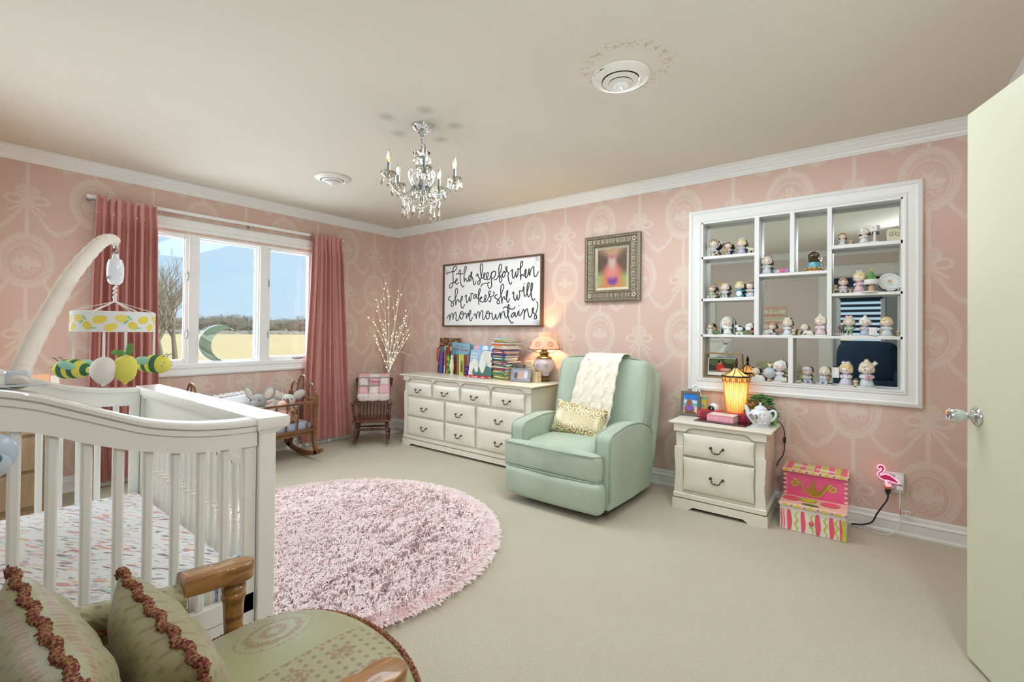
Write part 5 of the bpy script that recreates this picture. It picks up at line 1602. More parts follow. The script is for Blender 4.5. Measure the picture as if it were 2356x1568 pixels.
def portrait_mat():
    m, t, b = new_mat('blurred_portrait'); X, Y, Z = object_xyz(t)
    def blob(c, cx, cz, rx, rz, col, soft=.9, k=1.0):
        return mixc(t, hyp((X-cx)*(1/rx), (Z-cz)*(1/rz)).soft(1, soft)*k, c, col)
    c = mixc(t, Z.soft(-.03, .08), '#6a503c', '#8ea65a')
    c = blob(c, .0, .16, .10, .07, '#b08a6a'); c = blob(c, -.10, .05, .07, .08, '#5a4436'); c = blob(c, .11, .05, .06, .09, '#5f4a3a')
    c = blob(c, .0, -.09, .085, .11, '#c9644f'); c = blob(c, 0, -.17, .14, .05, '#c07a3e'); c = blob(c, .005, -.105, .045, .04, '#6a2f8a', .7)
    c = blob(c, .0, -.02, .055, .06, '#cf7f78'); c = blob(c, .0, .055, .034, .06, '#c3a39a'); c = blob(c, 0, .10, .025, .02, '#b06878')
    t.links.new(c, b.inputs['Base Color']); b.inputs['Roughness'].default_value = .3
    return m
MB().box((-.140, -.016, -.172), (.140, -.004, .172)).build('photograph', portrait_mat(), pf, 0)

# ================================================================== CHANDELIER
M_CRYS = glass('cut_crystal', '#f6f6f0', .02, 1.5)
M_CRYS2 = mat('crystal_tube', '#dfe6e8', .08, 0, trans=.72, ior=1.45, coat=.6)
M_SIL = mat('satin_silver', '#9aa2a8', .28, .85)
M_BULB = glass('bulb_glass', '#f3efe6', .05, 1.3)
M_BULBS = mat('smoky_bulb', '#c9c0ae', .12, 0, trans=.55, ior=1.3, coat=.6)
M_FIL = mat('glowing_filament', '#ffb35a', .3, emit='#ff9d3c', estr=14)
chx, chy = 2.512, -1.815
ch = thing('chandelier', 'small five-arm crystal and silver chandelier hanging from the ceiling', 'chandelier', (chx, chy, 2.44))
MB().lathe([(.0, 0), (.064, 0), (.064, -.006), (.058, -.016), (.046, -.028), (.036, -.034), (.034, -.040), (.020, -.047), (.013, -.050), (.012, -.062), (.0, -.063)], 36).build('canopy', M_CHROME, ch, 40)
cn = MB()
for k in range(4):
    z = -.072-.020*k; R = RZ(90*(k % 2))
    cn.tube([R @ V((.0065*cos(a), 0, z+.013*sin(a))) for a in [i*pi/6 for i in range(12)]], .0018, 6, closed=True)
cn.tube([(.004*sin(i*.8), .004*cos(i*.8), -.06-.012*i) for i in range(9)], .0016, 5)
cn.build('chain', M_SIL, ch)
st_ = MB().lathe([(.006, -.145), (.010, -.150), (.012, -.175), (.007, -.195), (.014, -.215), (.016, -.250), (.009, -.285), (.013, -.31), (.020, -.34), (.022, -.38), (.016, -.41), (.010, -.425)], 16)
st_.build('stem', M_CRYS2, ch, 60)
def bobeche(mb, at, r, h):
    n = 24
    mb.lathe([(r*.18, -.002), (r*.30, -h*.15), (r*.62, h*.05), (r*.92, h*.45), (r, h*.9), (r*.94, h*.92), (r*.60, h*.40), (r*.28, h*.15), (r*.18, h*.1)], n, at=at, wob=lambda a, z: 1+.05*cos(a*12), close=False)
bo = MB(); bobeche(bo, (0, 0, -.19), .052, .030); bo.build('crown_dish', M_CRYS, ch, 40)
hub = MB().lathe([(.0, -.355), (.030, -.358), (.034, -.366), (.033, -.374), (.0, -.376)], 24); hub.build('hub', M_SIL, ch)
bo = MB(); bobeche(bo, (0, 0, -.410), .058, .042); bo.build('bottom_dish', M_CRYS, ch, 40)
MB().lathe([(0, -.425), (.012, -.428), (.008, -.440), (.012, -.446), (.006, -.452), (0, -.453)], 14).build('finial_cap', M_SIL, ch)
MB().ell((0, 0, -.470), .017, 12, 8).build('finial_ball', M_CRYS, ch, 0)
def drop(mb, p, s=1.0, long=1.0):
    """faceted pear drop under p with a small bead above it"""
    x, y, z = p
    mb.ell((x, y, z-.006*s), (.0055*s, .0055*s, .0055*s), 6, 4)
    mb.lathe([(0, 0), (.0035*s, -.002*s), (.009*s, -.020*s*long), (.0125*s, -.032*s*long), (.0095*s, -.042*s*long), (0, -.050*s*long)], 6, at=(x, y, z-.012*s), M=None, wob=lambda a, zz: 1-.35*abs(sin(a)))
_dp = []
def hang_drop(parent, p, sc):
    if not _dp:
        m = MB(); drop(m, (0, 0, 0)); o = m.build('crystal_drop', M_CRYS, parent, 0); _dp.append(o)
    else: o = _dp[0].copy(); COL.objects.link(o)
    o.parent = parent; o.location = p; o.scale = (sc, sc, sc*1.08)
ends = []
angs = [atan2(b-chy, a-chx) for a, b in SOOT]
for i, a in enumerate(angs):
    d = V((cos(a), sin(a), 0)); sd = V((-sin(a), cos(a), 0))
    pts = cat_rom([d*.028+V((0, 0, -.366)), d*.055+V((0, 0, -.345)), d*.062+V((0, 0, -.325)), d*.050+V((0, 0, -.318))], 4)
    arm_ = MB().tube(cat_rom([d*.026+V((0, 0, -.366)), d*.060+V((0, 0, -.398)), d*.105+V((0, 0, -.425)), d*.155+V((0, 0, -.415)), d*.188+V((0, 0, -.375)), d*.198+V((0, 0, -.345))], 6), .0075, 8).build('arm', M_CRYS2, ch)
    MB().tube(cat_rom([d*.040+V((0, 0, -.375)), d*.066+V((0, 0, -.345)), d*.080+V((0, 0, -.300)), d*.066+V((0, 0, -.270)), d*.052+V((0, 0, -.283))], 5), [.0075*(1-.5*k/20) for k in range(21)], 8).build('scroll', M_CRYS2, arm_)
    e = d*.200
    bo = MB(); bobeche(bo, (e.x, e.y, -.345), .047, .030); bo.build('bobeche', M_CRYS, arm_, 40)
    MB().lathe([(0, -.352), (.010, -.350), (.011, -.344), (0, -.342)], 14, at=(e.x, e.y, 0)).lathe([(0, -.340), (.0095, -.340), (.0095, -.262), (0, -.262)], 14, at=(e.x, e.y, 0)).build('candle_sleeve', M_SIL, arm_)
    lit = i in (0, 3)
    MB().lathe([(0, -.262), (.008, -.262), (.012, -.245), (.0125, -.230), (.010, -.212), (.005, -.194), (.0012, -.183), (0, -.182)], 16, at=(e.x, e.y, 0)).build('candle_bulb', M_BULB if lit else M_BULBS, arm_, 60)
    if lit:
        MB().tube([(e.x-.003, e.y, -.255), (e.x+.002, e.y, -.215)], .0013, 5).tube([(e.x+.004, e.y+.002, -.255), (e.x-.001, e.y, -.212)], .0013, 5).build('filament', M_FIL, arm_)
    for k in range(6):
        b = a+k*pi/3+.3; hang_drop(arm_, (e.x+.040*cos(b), e.y+.040*sin(b), -.325), 1.0)
    hang_drop(arm_, (d.x*.110, d.y*.110, -.432), 1.35); hang_drop(arm_, (d.x*.110, d.y*.110, -.490), 1.2)
    ends.append(d*.105+V((0, 0, -.432)))
bc = MB()
for i in range(5):
    a, b = ends[i], ends[(i+2) % 5] if False else ends[(sorted(range(5), key=lambda q: angs[q]).index(i)+1) % 5]
    o_ = sorted(range(5), key=lambda q: angs[q]); a = ends[o_[i]]; b = ends[o_[(i+1) % 5]]
    for k in range(1, 10):
        q = k/10; p = a.lerp(b, q); bc.ell((p.x, p.y, p.z-.045*sin(pi*q)), .0048, 8, 6)
    p = a.lerp(b, .5); drop(bc, (p.x, p.y, p.z-.052), 1.3, 1.0)
bc.build('bead_swags', M_CRYS, ch, 0)
for k in range(6): hang_drop(ch, (.047*cos(k*pi/3), .047*sin(k*pi/3), -.165), 1.0)
for k in range(8): hang_drop(ch, (.05*cos(k*pi/4), .05*sin(k*pi/4), -.375), 1.1)

# round ceiling air diffusers
M_VENT = mat('vent_enamel', '#e3e1d8', .4, var=.03, vscale=20); M_DARK = mat('duct_dark', '#2b2620', .9)
def vent(x, y, label, worn):
    v = thing('ceiling_vent', label, 'ceiling vent', (x, y, 2.44), group='round ceiling vents')
    MB().lathe([(.090, -.001), (.118, -.0005), (.137, -.001), (.136, -.010), (.118, -.020), (.096, -.026), (.088, -.020)], 48, close=False).build('rim', M_VENT, v, 35)
    MB().lathe([(.0, .0), (.09, 0), (.09, -.004), (0, -.004)], 32).build('duct', M_DARK, v, 0)
    MB().lathe([(.060, -.014), (.084, -.024), (.0845, -.027), (.058, -.033), (.054, -.030)], 40, close=False).lathe([(.026, -.020), (.056, -.036), (.0565, -.039), (.028, -.044), (.022, -.040)], 40, close=False).build('cone_rings', M_VENT, v, 35)
    MB().lathe([(0, -.046), (.032, -.043), (.034, -.046), (.026, -.052), (0, -.054)], 28).box((-.006, -.012, -.066), (.006, .012, -.052), .003).build('centre_knob', M_WHITEP, v, 35)
    if worn:
        rr = random.Random(4); m = MB()
        for k in range(26):
            a = radians(60)+rr.uniform(0, 3.6); r = .132+rr.uniform(-.006, .004); s = rr.uniform(.004, .010)
            m.prism([(r*cos(a)+s*cos(q+rr.random())*1.4, r*sin(a)+s*sin(q)) for q in (0, 1.2, 2.4, 3.6, 4.9)], -.0135, -.0115)
        m.build('peeling_paint', mat('peeled_paint', '#f3f0e6', .6), v, 0)
vent(*VENTS[0], 'round white ceiling air vent with peeling paint, nearer the display shelf', True)
vent(*VENTS[1], 'smaller-looking round white ceiling air vent beyond the chandelier', False)

# ================================================================== ON THE DRESSER
DZ = .745
def cover(name, c, **k): return mat(name, c, .45, coat=.25, **k)
PAGE = mat('book_pages', '#e6dcc4', .8, var=.06, vscale=60, stretch=(1, 1, 40))
def book(label, loc, w, h, t, colr, group, rz=0, lie=False, ry=0, rx=0, title=None, band=None, name='book'):
    """local: spine faces -y when standing; w = depth, h = height, t = thickness"""
    b = thing(name, label, 'book', loc, group=group, rot=(radians(rx), radians(ry), radians(rz)))
    m = colr if not isinstance(colr, str) else cover('cover_'+colr.strip('#'), colr)
    c = MB()
    if lie:    # spine along x, faces -y, cover up
        c.box((-h/2, 0, 0), (h/2, w, .0022)).box((-h/2, 0, t-.0022), (h/2, w, t)).box((-h/2, 0, 0), (h/2, .0025, t))
        co = c.build('cover', m, b, 0)
        MB().box((-h/2+.003, .0025, .0022), (h/2-.003, w-.003, t-.0022)).build('pages', PAGE, b, 0)
    else:
        c.box((-t/2, 0, 0), (-t/2+.0022, w, h)).box((t/2-.0022, 0, 0), (t/2, w, h)).box((-t/2, 0, 0), (t/2, .0025, h))
        co = c.build('cover', m, b, 0)
        MB().box((-t/2+.0022, .0025, .003), (t/2-.0022, w-.003, h-.003)).build('pages', PAGE, b, 0)
    if band:
        bm_ = mat('band_'+band.strip('#'), band, .5)
        if lie: MB().box((-h*.36, -.0006, t*.28), (h*.30, .0004, t*.72)).build('spine_label', bm_, b, 0)
        else: MB().box((-t*.36, -.0006, h*.30), (t*.36, .0004, h*.86)).build('spine_label', bm_, b, 0)
    return b
G1 = 'picture books standing on the dresser'
def pat(name, c1, c2, c3, sc):
    m, t, b = new_mat(name); X, Y, Z = object_xyz(t)
    n = noise_at(t, X, Y, Z, sc, 3); c = mixc(t, E.op('MULTIPLY_ADD', n, 10, -4.6, clamp=True), c1, c2)
    n = noise_at(t, X+5, Y, Z, sc*1.3, 2); c = mixc(t, E.op('MULTIPLY_ADD', n, 14, -8.2, clamp=True), c, c3)
    t.links.new(c, b.inputs['Base Color']); b.inputs['Roughness'].default_value = .45
    return m
# carved brown storybook case with red carrying handle behind it
bk = thing('storybook_case', 'tall brown and amber patterned storybook propped at the left end of the dresser', 'book', (.975, -.085, DZ), rot=(radians(-6), 0, 0))
MB().box((-.150, 0, 0), (.150, .022, .385), .002, 1).build('cover', pat('amber_pattern', '#2e1a0c', '#8a5620', '#c08a3a', 26), bk, 0)
MB().prism([(.060*cos(radians(a)), .048*sin(radians(a))) for a in range(0, 181, 12)], 0, .003, M=T(.055, 0, .245) @ XZ).build('arched_label', mat('label_yellow', '#dccf7a', .5), bk, 0)
hd = thing('red_tray_handle', 'red plastic handled board standing behind the brown storybook', 'tray', (.80, -.05, DZ), rot=(radians(-4), 0, radians(0)))
hm = MB().box((.02, 0, 0), (.24, .012, .33), .003).tube(cat_rom([(.03, .006, .055), (.005, .006, .10), (-.028, .006, .135), (-.036, .006, .20), (-.030, .006, .255), (.002, .006, .285), (.03, .006, .32)], 5), .009, 8, flat=(1, .7))
hm.build('board', mat('red_plastic', '#c8332c', .3, coat=.4), hd, 40)
book('thin teal picture book standing behind the purple one beside the brown storybook', (.938, -.112, DZ), .03, .285, .052, pat('teal_cover', '#2f7f92', '#256a86', '#c8a84a', 30), G1, name='picture_book')
book('purple and blue picture book with its spine out, leftmost of the standing row', (.950, -.155, DZ), .035, .235, .055, pat('purple_cover', '#5a3c8c', '#3350b0', '#a33a54', 20), G1, ry=3, name='picture_book')
book('slim white picture book standing next to the purple one', (1.003, -.150, DZ), .05, .295, .017, '#e9e4da', G1, ry=2, band='#c7683f', name='picture_book')
book('slim rust-red picture book between two white spines', (1.023, -.150, DZ), .05, .290, .013, '#a8482c', G1, ry=2, name='picture_book')
book('green picture book with yellow leaf pattern on its spine', (1.062, -.152, DZ), .04, .206, .052, pat('green_cover', '#2f6b2c', '#7fae35', '#d6cf4a', 22), G1, name='picture_book')
book('sky blue picture book next to the cream doll figure', (1.113, -.150, DZ), .05, .210, .030, '#5fa3c4', G1, name='picture_book')
book('burgundy picture book right of the cream doll figure', (1.172, -.148, DZ), .05, .212, .030, '#7d2333', G1, name='picture_book')
for i, (x, c, l) in enumerate(((1.192, '#a3a02c', 'mustard'), (1.205, '#c4b92e', 'bright yellow'), (1.217, '#8a8f2c', 'olive'))):
    book(f'thin {l} storybook in the middle of the standing row', (x, -.147, DZ), .05, .213, .011, c, G1, name='picture_book')
book('thin white-spined storybook before the lime green one', (1.234, -.150, DZ), .05, .216, .016, '#ece7db', G1, name='picture_book')
lime = book('lime green picture book with a brown animal on its spine side', (1.272, -.155, DZ), .03, .210, .055, '#bcc83f', G1, name='picture_book')
MB().prism([(-.016, .03), (.010, .03), (.016, .10), (.006, .15), (-.008, .16), (-.018, .11)], 0, .001, M=XZ).build('animal_picture', mat('brown_print', '#7a5a36', .5), lime, 0)
book('bright red storybook standing at the right of the row', (1.314, -.150, DZ), .05, .216, .024, '#c2232c', G1, name='picture_book')
book('thin pale blue storybook right of the red one', (1.336, -.145, DZ), .05, .222, .014, '#6fb0c8', G1, name='picture_book')
book('thin salmon storybook at the right end of the row', (1.354, -.145, DZ), .05, .205, .014, '#d98a6e', G1, name='picture_book')
tl = thing('picture_book', 'teal picture book with red title lettering leaning behind the standing row', 'book', (1.145, -.085, DZ), rot=(radians(-5), radians(3), 0), group=G1)
MB().box((-.135, 0, 0), (.135, .016, .335), .002, 1).build('cover', cover('teal_blue_cover', '#6ba8ba', var=.05, vscale=20), tl, 0)
MB().text('The Tale of', .030, T(.0, -.0006, .298) @ RX(90), .0005).text('Peter Rabbit', .046, T(0.0, -.0006, .262) @ RX(90), .0005).build('lettering', mat('red_print', '#a32a2a', .5), tl, 0)
# doll-shaped figure
df = thing('doll_figure', 'slim cream carved doll figure in front of the burgundy book', 'figurine', (1.148, -.178, DZ))
MB().lathe([(0, 0), (.022, 0), (.024, .01), (.012, .016), (.022, .05), (.026, .10), (.018, .13), (.020, .15), (.012, .168)], 16).ell((0, 0, .182), (.016, .016, .020), 12, 8).build('body', mat('cream_carving', '#e4d9bd', .6), df)
MB().ell((0, .003, .190), (.018, .017, .016), 12, 8).build('bonnet', mat('cream_bonnet', '#d8c9a4', .7), df)
pt = thing('purple_toy', 'shiny purple coiled toy beside the horse picture book', 'toy', (1.378, -.185, DZ))
tm = MB()
for k in range(4): tm.tube([(.026*cos(a)+.006*sin(k), .018*sin(a), .022+.020*k+.012*cos(a+k)) for a in [i*pi/8 for i in range(16)]], .0095, 8, closed=True)
tm.build('coil', mat('purple_foil', '#5f2a92', .18, .4), pt)
# big pastel book, horse book and the red board book lying before them
bb = thing('picture_book', 'large sky blue and pink picture book standing behind the horse book', 'book', (1.573, -.165, DZ), rot=(radians(-7), 0, 0), group=G1)
def pastel():
    m, t, b = new_mat('pastel_cover'); X, Y, Z = object_xyz(t)
    c = mixc(t, Z.soft(.13, .12), '#5fb4e6', '#e88fb4'); c = mixc(t, Z.soft(.06, .06), c, '#e2cf45')
    for cx, col in ((-.11, '#e79ab6'), (.0, '#eef0ee'), (.10, '#e6e6e2')): c = mixc(t, hyp(X-cx, Z-.285).soft(.036, .006), c, col)
    t.links.new(c, b.inputs['Base Color']); b.inputs['Roughness'].default_value = .35
    return m
MB().box((-.163, 0, 0), (.163, .022, .318), .002, 1).build('cover', pastel(), bb, 0)
hb = thing('picture_book', 'picture book with two white horses on a blue and green cover', 'book', (1.568, -.215, DZ+.002), rot=(radians(-8), 0, 0), group=G1)
MB().box((-.150, 0, 0), (.150, .014, .275), .0015, 1).build('cover', cover('slate_blue_cover', '#7fa3bd', var=.08, vscale=9), hb, 0)
Mx = XZ
MB().prism([(-.150, 0), (.150, 0), (.150, .13), (.10, .12), (.03, .09), (-.05, .10), (-.150, .06)], 0, .0006, M=Mx).build('green_ground', mat('deep_green_print', '#3f6f66', .5), hb, 0)
hs = MB()
hs.prism([(-.02, .115), (-.012, .17), (.0, .225), (.02, .262), (.055, .268), (.10, .26), (.148, .262), (.148, .10), (.10, .115), (.075, .16), (.065, .10), (.05, .05), (.030, .042), (.012, .055), (0, .085)], .0004, .0012, M=Mx)
hs.prism([(-.148, .02), (-.148, .135), (-.115, .155), (-.085, .19), (-.065, .165), (-.035, .155), (-.03, .11), (-.025, .06), (-.04, .045), (-.06, .055), (-.09, .10), (-.10, .04), (-.08, .012)], .0004, .0012, M=Mx)
hs.build('white_horses', mat('horse_white_print', '#dfe0d4', .5, var=.06, vscale=40), hb, 0)
el_ = MB()
for x, z in ((.045, .175), (-.055, .115)): el_.ell((x, -.0014, z), (.006, .0006, .003), 8, 5)
for i in range(6): el_.tube([(.02+.014*i, -.0014, .255), (.03+.012*i, -.0014, .20), (.075+.010*i, -.0014, .13)], .0009, 4)
el_.build('horse_linework', mat('grey_print', '#8c948f', .5), hb, 0)
ti = MB()
for r_ in range(3):
    for k in range(4): ti.box((-.135+.024*k, -.0008, .155+.034*r_), (-.120+.024*k, -.0002, .180+.034*r_))
ti.build('title_blocks', mat('pale_title_print', '#c9d7e2', .5), hb, 0)
rb = book('red board book lying flat in front of the horse book', (1.582, -.262, DZ), .05, .286, .021, '#cf2b34', 'board books on the dresser', lie=True, rz=0, name='board_book')
MB().text('First Light', .019, T(-.035, -.0008, .0105) @ RX(90), .0005).prism([(-.125, .004), (-.105, .004), (-.110, .012), (-.118, .016), (-.124, .012)], 0, .0008, M=XZ).prism([(.075+.020*cos(a), .0105+.005*sin(a)) for a in [i*pi/8 for i in range(16)]], 0, .0008, M=XZ).build('lettering', mat('white_print', '#f3efe8', .5), rb, 0)
# leaning stack of books
G2 = 'books stacked on the dresser'
stk = [(.017, '#7a8a3a', 'olive', .14, .20), (.016, '#c6b02a', 'mustard yellow', .15, .21), (.015, '#3a7a4a', 'green', .16, .20), (.017, '#2f8a5f', 'emerald', .15, .21), (.016, '#d6c23a', 'yellow', .14, .20), (.014, '#2a6aa0', 'blue', .16, .22), (.016, '#b22a30', 'red', .15, .21), (.013, '#d8d2c2', 'cream', .16, .22), (.013, '#2d3f74', 'navy', .16, .22), (.012, '#4a9ab0', 'turquoise', .15, .21),
       (.016, '#a5393b', 'brick red', .15, .21), (.013, '#7a4a90', 'violet', .19, .24), (.012, '#2a6b55', 'dark green', .14, .19), (.022, '#1f7a70', 'teal', .16, .21), (.022, '#27499a', 'royal blue', .17, .22), (.018, '#2d3a6a', 'indigo', .17, .22), (.017, '#c2343a', 'scarlet', .17, .22), (.012, '#28489c', 'cobalt', .18, .23), (.012, '#b0353a', 'crimson', .17, .21), (.012, '#e9e6dc', 'white', .19, .22),
       (.020, '#e4e0d4', 'off-white', .17, .21), (.017, '#e2622c', 'orange', .14, .19), (.012, '#e8eef0', 'pale grey', .20, .24), (.010, '#3a6a74', 'slate', .17, .21), (.018, '#dcd03a', 'lemon yellow', .15, .18), (.016, '#8fc4e6', 'baby blue', .15, .18)]
z = DZ; rr = random.Random(9)
for i, (t, c, l, w, h) in enumerate(stk):
    below = 'resting on the dresser top at the bottom' if i == 0 else f'lying directly on the {stk[i-1][2]} one'
    if i == len(stk)-1: below = f'topmost, on the {stk[i-1][2]} one'
    book(f'{l} book in the tall leaning stack, {below}', (1.840+.010*sin(i*1.7)+rr.uniform(-.008, .008)-.012*i/26+(.02 if h > .22 else 0)*0, -.235+rr.uniform(-.008, .008), z), w, h, t-.0004, c, G2, rz=rr.uniform(-7, 7)-14, lie=True, band=(None, '#e8e0c8', '#d9a53a')[i % 3], name='stacked_book')
    z += t
# picture frames
def photo_mat(name, fn):
    m, t, b = new_mat(name); X, Y, Z = object_xyz(t); fn_c = fn(t, X, Y, Z); t.links.new(fn_c, b.inputs['Base Color']); b.inputs['Roughness'].default_value = .15
    return m
def blobs(bgc, lst, split=None):
    def f(t, X, Y, Z):
        c = bgc if split is None else mixc(t, Z.soft(split[0], .02), bgc, split[1])
        if isinstance(c, str): c = srgb(c)
        for cx, cz, rx, rz_, col in lst: c = mixc(t, hyp((X-cx)*(1/rx), (Z-cz)*(1/rz_)).soft(1, .35), c, col)
        return c
    return f
M_GFR = mat('weathered_grey_wood', '#6a635c', .6, var=.15, vscale=30, stretch=(1, 1, 8))
f3 = thing('photo_frame', 'grey triple-opening photo frame standing in front of the book stack', 'photo frame', (1.955, -.205, DZ), rot=(radians(-9), 0, radians(-4)))
MB().box((-.150, 0, 0), (.150, .014, .158), .002, 1).build('backing', M_GFR, f3, 0)
g = MB()
for x0, x1 in ((-.150, -.122), (-.048, -.032), (.042, .058), (.126, .150)): g.box((x0, -.008, 0), (x1, .002, .158))
for z0, z1 in ((0, .022), (.138, .158)): g.box((-.150, -.0085, z0), (.150, .002, z1))
g.build('frame', M_GFR, f3, 0)
for k, (cx, fn) in enumerate(((-.085, blobs('#a9c2dc', [(-.085, .06, .030, .06, '#d9e2ea'), (-.085, .105, .018, .018, '#e0a58c'), (-.10, .045, .02, .03, '#7f95b4')])), (.005, blobs('#6f8a4a', [(.005, .055, .024, .05, '#c9a9c0'), (.005, .100, .015, .017, '#d8b09a')], None)), (.092, blobs('#3a2a28', [(.092, .10, .03, .02, '#b04046'), (.085, .06, .02, .03, '#d9c4bd')])))):
    MB().box((cx-.036, -.0012, .022), (cx+.036, 0, .138)).build('photograph', photo_mat('small_photo', fn), f3, 0)
f1 = thing('photo_frame', 'silver scalloped photo frame with a baby picture at the front of the dresser', 'photo frame', (2.122, -.275, DZ), rot=(radians(-12), 0, radians(6)))
M_PEW = mat('brushed_pewter', '#8f8f90', .35, .7, var=.1, vscale=60)
def scal(w, h, n=9, a=.004):
    o = []
    for k in range(n*4): q = k/(n*4); o.append((-w+2*w*q, -h+a*abs(sin(q*n*pi))))
    for k in range(n*3): q = k/(n*3); o.append((w-a*abs(sin(q*n*pi)), -h+2*h*q))
    for k in range(n*4): q = k/(n*4); o.append((w-2*w*q, h-a*abs(sin(q*n*pi))))
    for k in range(n*3): q = k/(n*3); o.append((-w+a*abs(sin(q*n*pi)), h-2*h*q))
    return o
MB().prism(scal(.108, .064), 0, .010, M=T(0, .006, .064) @ XZ).build('frame', M_PEW, f1, 0)
MB().box((-.078, -.0052, .026), (.078, -.0035, .106)).build('photograph', photo_mat('baby_photo', blobs('#a8adb8', [(.0, .066, .036, .034, '#c9a596'), (-.05, .06, .02, .04, '#5f646c'), (.055, .07, .018, .035, '#d4d6da'), (-.055, .095, .014, .010, '#7fb0dc')])), f1, 0)
hh_ = MB()
for k in range(3): hh_.ell((-.088+.018*k, -.008, .020+.006*(k % 2)), (.012, .005, .010), 10, 6)
hh_.build('rattle_ornament', M_SIL, f1)
# wooden blocks
M_BLK = wood('pale_block_wood', '#d2b78c', '#e3cda6', 5, 0, .6, 0, 6)
M_BURN = mat('burnt_line', '#9a7c52', .7)
GB = 'wooden keepsake blocks on the dresser'
def block(label, loc, w, d, h, rz, marks):
    b = thing('wooden_block', label, 'block', loc, rz, GB)
    MB().box((-w/2, -d/2, 0), (w/2, d/2, h), .002, 1).build('cube', M_BLK, b, 0)
    m = MB()
    for k in range(marks): m.tube([(-w*.35+.005*k, -d/2-.0004, h*(.72-.22*k)), (-w*.1, -d/2-.0004, h*(.76-.2*k)), (w*.12, -d/2-.0004, h*(.70-.2*k)), (w*.36, -d/2-.0004, h*(.74-.2*k))], .0007, 4)
    if marks: m.build('burnt_lettering', M_BURN, b, 0)
block('lower front pale wooden block nearest the oil lamp', (2.240, -.185, DZ), .072, .06, .048, radians(-8), 0)
block('pale wooden block stacked on the one nearest the oil lamp', (2.238, -.183, DZ+.048), .072, .06, .048, radians(-6), 2)
block('pale wooden block behind the silver frame, at the bottom of its stack', (2.152, -.150, DZ), .075, .06, .098, radians(-8), 0)
block('middle pale wooden block behind the silver frame', (2.160, -.150, DZ+.098), .12, .06, .044, radians(-8), 1)
block('topmost pale wooden block of the stack, level with the lamp bowl', (2.150, -.150, DZ+.142), .092, .06, .048, radians(-8), 3)
# hurricane lamp with painted glass
M_OPAL = translucent('painted_opal_shade', '#fdeee0', .65)
M_PORC = mat('mauve_porcelain', '#cfc0c4', .25, var=.04, vscale=10, coat=.5)
M_BRASS = mat('aged_brass', '#77633a', .35, .9, var=.2, vscale=40)
lp = thing('hurricane_lamp', 'lit Victorian-style parlour lamp with painted rose globe shade on the dresser', 'table lamp', (2.262, -.090, DZ))
MB().lathe([(0, 0), (.052, 0), (.054, .010), (.046, .014), (.050, .040), (.036, .052), (.0, .053)], 8).build('foot', M_BRASS, lp, 20)
MB().lathe([(.034, .050), (.046, .060), (.050, .078), (.060, .088), (.082, .110), (.096, .140), (.098, .165), (.088, .192), (.068, .212), (.066, .220), (.0, .221)], 40).build('bowl', M_PORC, lp, 60)
MB().lathe([(.072, .214), (.074, .222), (.060, .232), (.040, .236), (.036, .250), (.044, .258), (.042, .275), (.030, .280), (.030, .298), (0, .299)], 28).build('burner', M_BRASS, lp, 30)
sp_ = MB()
for k in range(4):
    a = k*pi/2+.5; sp_.tube([(.04*cos(a), .04*sin(a), .262), (.085*cos(a), .085*sin(a), .275), (.142*cos(a), .142*sin(a), .300), (.146*cos(a), .146*sin(a), .315)], .003, 6)
sp_.tube([(.138*cos(a), .138*sin(a), .298) for a in [i*2*pi/32 for i in range(32)]], .003, 6, closed=True)
sp_.build('shade_holder', M_BRASS, lp)
MB().lathe([(.134, .300), (.138, .312), (.132, .345), (.112, .380), (.080, .402), (.056, .410), (.050, .413), (.050, .418), (.054, .424), (.056, .452), (.053, .456), (.052, .452), (.050, .425), (.046, .416), (.054, .407), (.078, .398), (.109, .376), (.129, .343), (.134, .312), (.131, .301)], 40, close=False).build('globe_shade', M_OPAL, lp, 60)
rs = MB()
for a0 in (-2.35, -1.45, -.55, .5, 2.6):
    for k in range(3):
        r = .026-.007*k
        pts = []
        for q in range(15):
            t = q/14*2*pi; aa = a0+r*cos(t)/.118; zz = .350+r*sin(t)*.9; R_ = lerp_tab([(.312, .1385), (.345, .1325), (.38, .1125), (.402, .081)], zz)+.001
            pts.append((R_*cos(aa), R_*sin(aa), zz))
        rs.tube(pts, .0016, 5)
rs.build('painted_roses', mat('dusty_rose_paint', '#c9948c', .5), lp)
sc_ = MB()
for a0 in (-2.4, -1.6, -.8):
    pts = []
    for q in range(26):
        t = q/25*3.2*pi; r = .022*(1-q/30); aa = a0+r*cos(t)/.095; zz = .150+r*sin(t)
        R_ = lerp_tab([(.11, .082), (.14, .096), (.165, .098), (.192, .088)], zz)+.001; pts.append((R_*cos(aa), R_*sin(aa), zz))
    sc_.tube(pts, .0022, 5)
for k in range(30): a = k*2*pi/30; sc_.ell((.0735*cos(a), .0735*sin(a), .206), .0028, 6, 5)
for k in range(20): a = k*2*pi/20; sc_.ell((.0535*cos(a), .0535*sin(a), .080), .0032, 6, 5)
sc_.build('raised_scrolls', mat('grey_mauve_relief', '#9a8f98', .4), lp)
light('lamp_globe_bulb', 'POINT', (2.262, -.090, DZ+.370), 8.0, srgb('#ffc98f')[:3], .02)

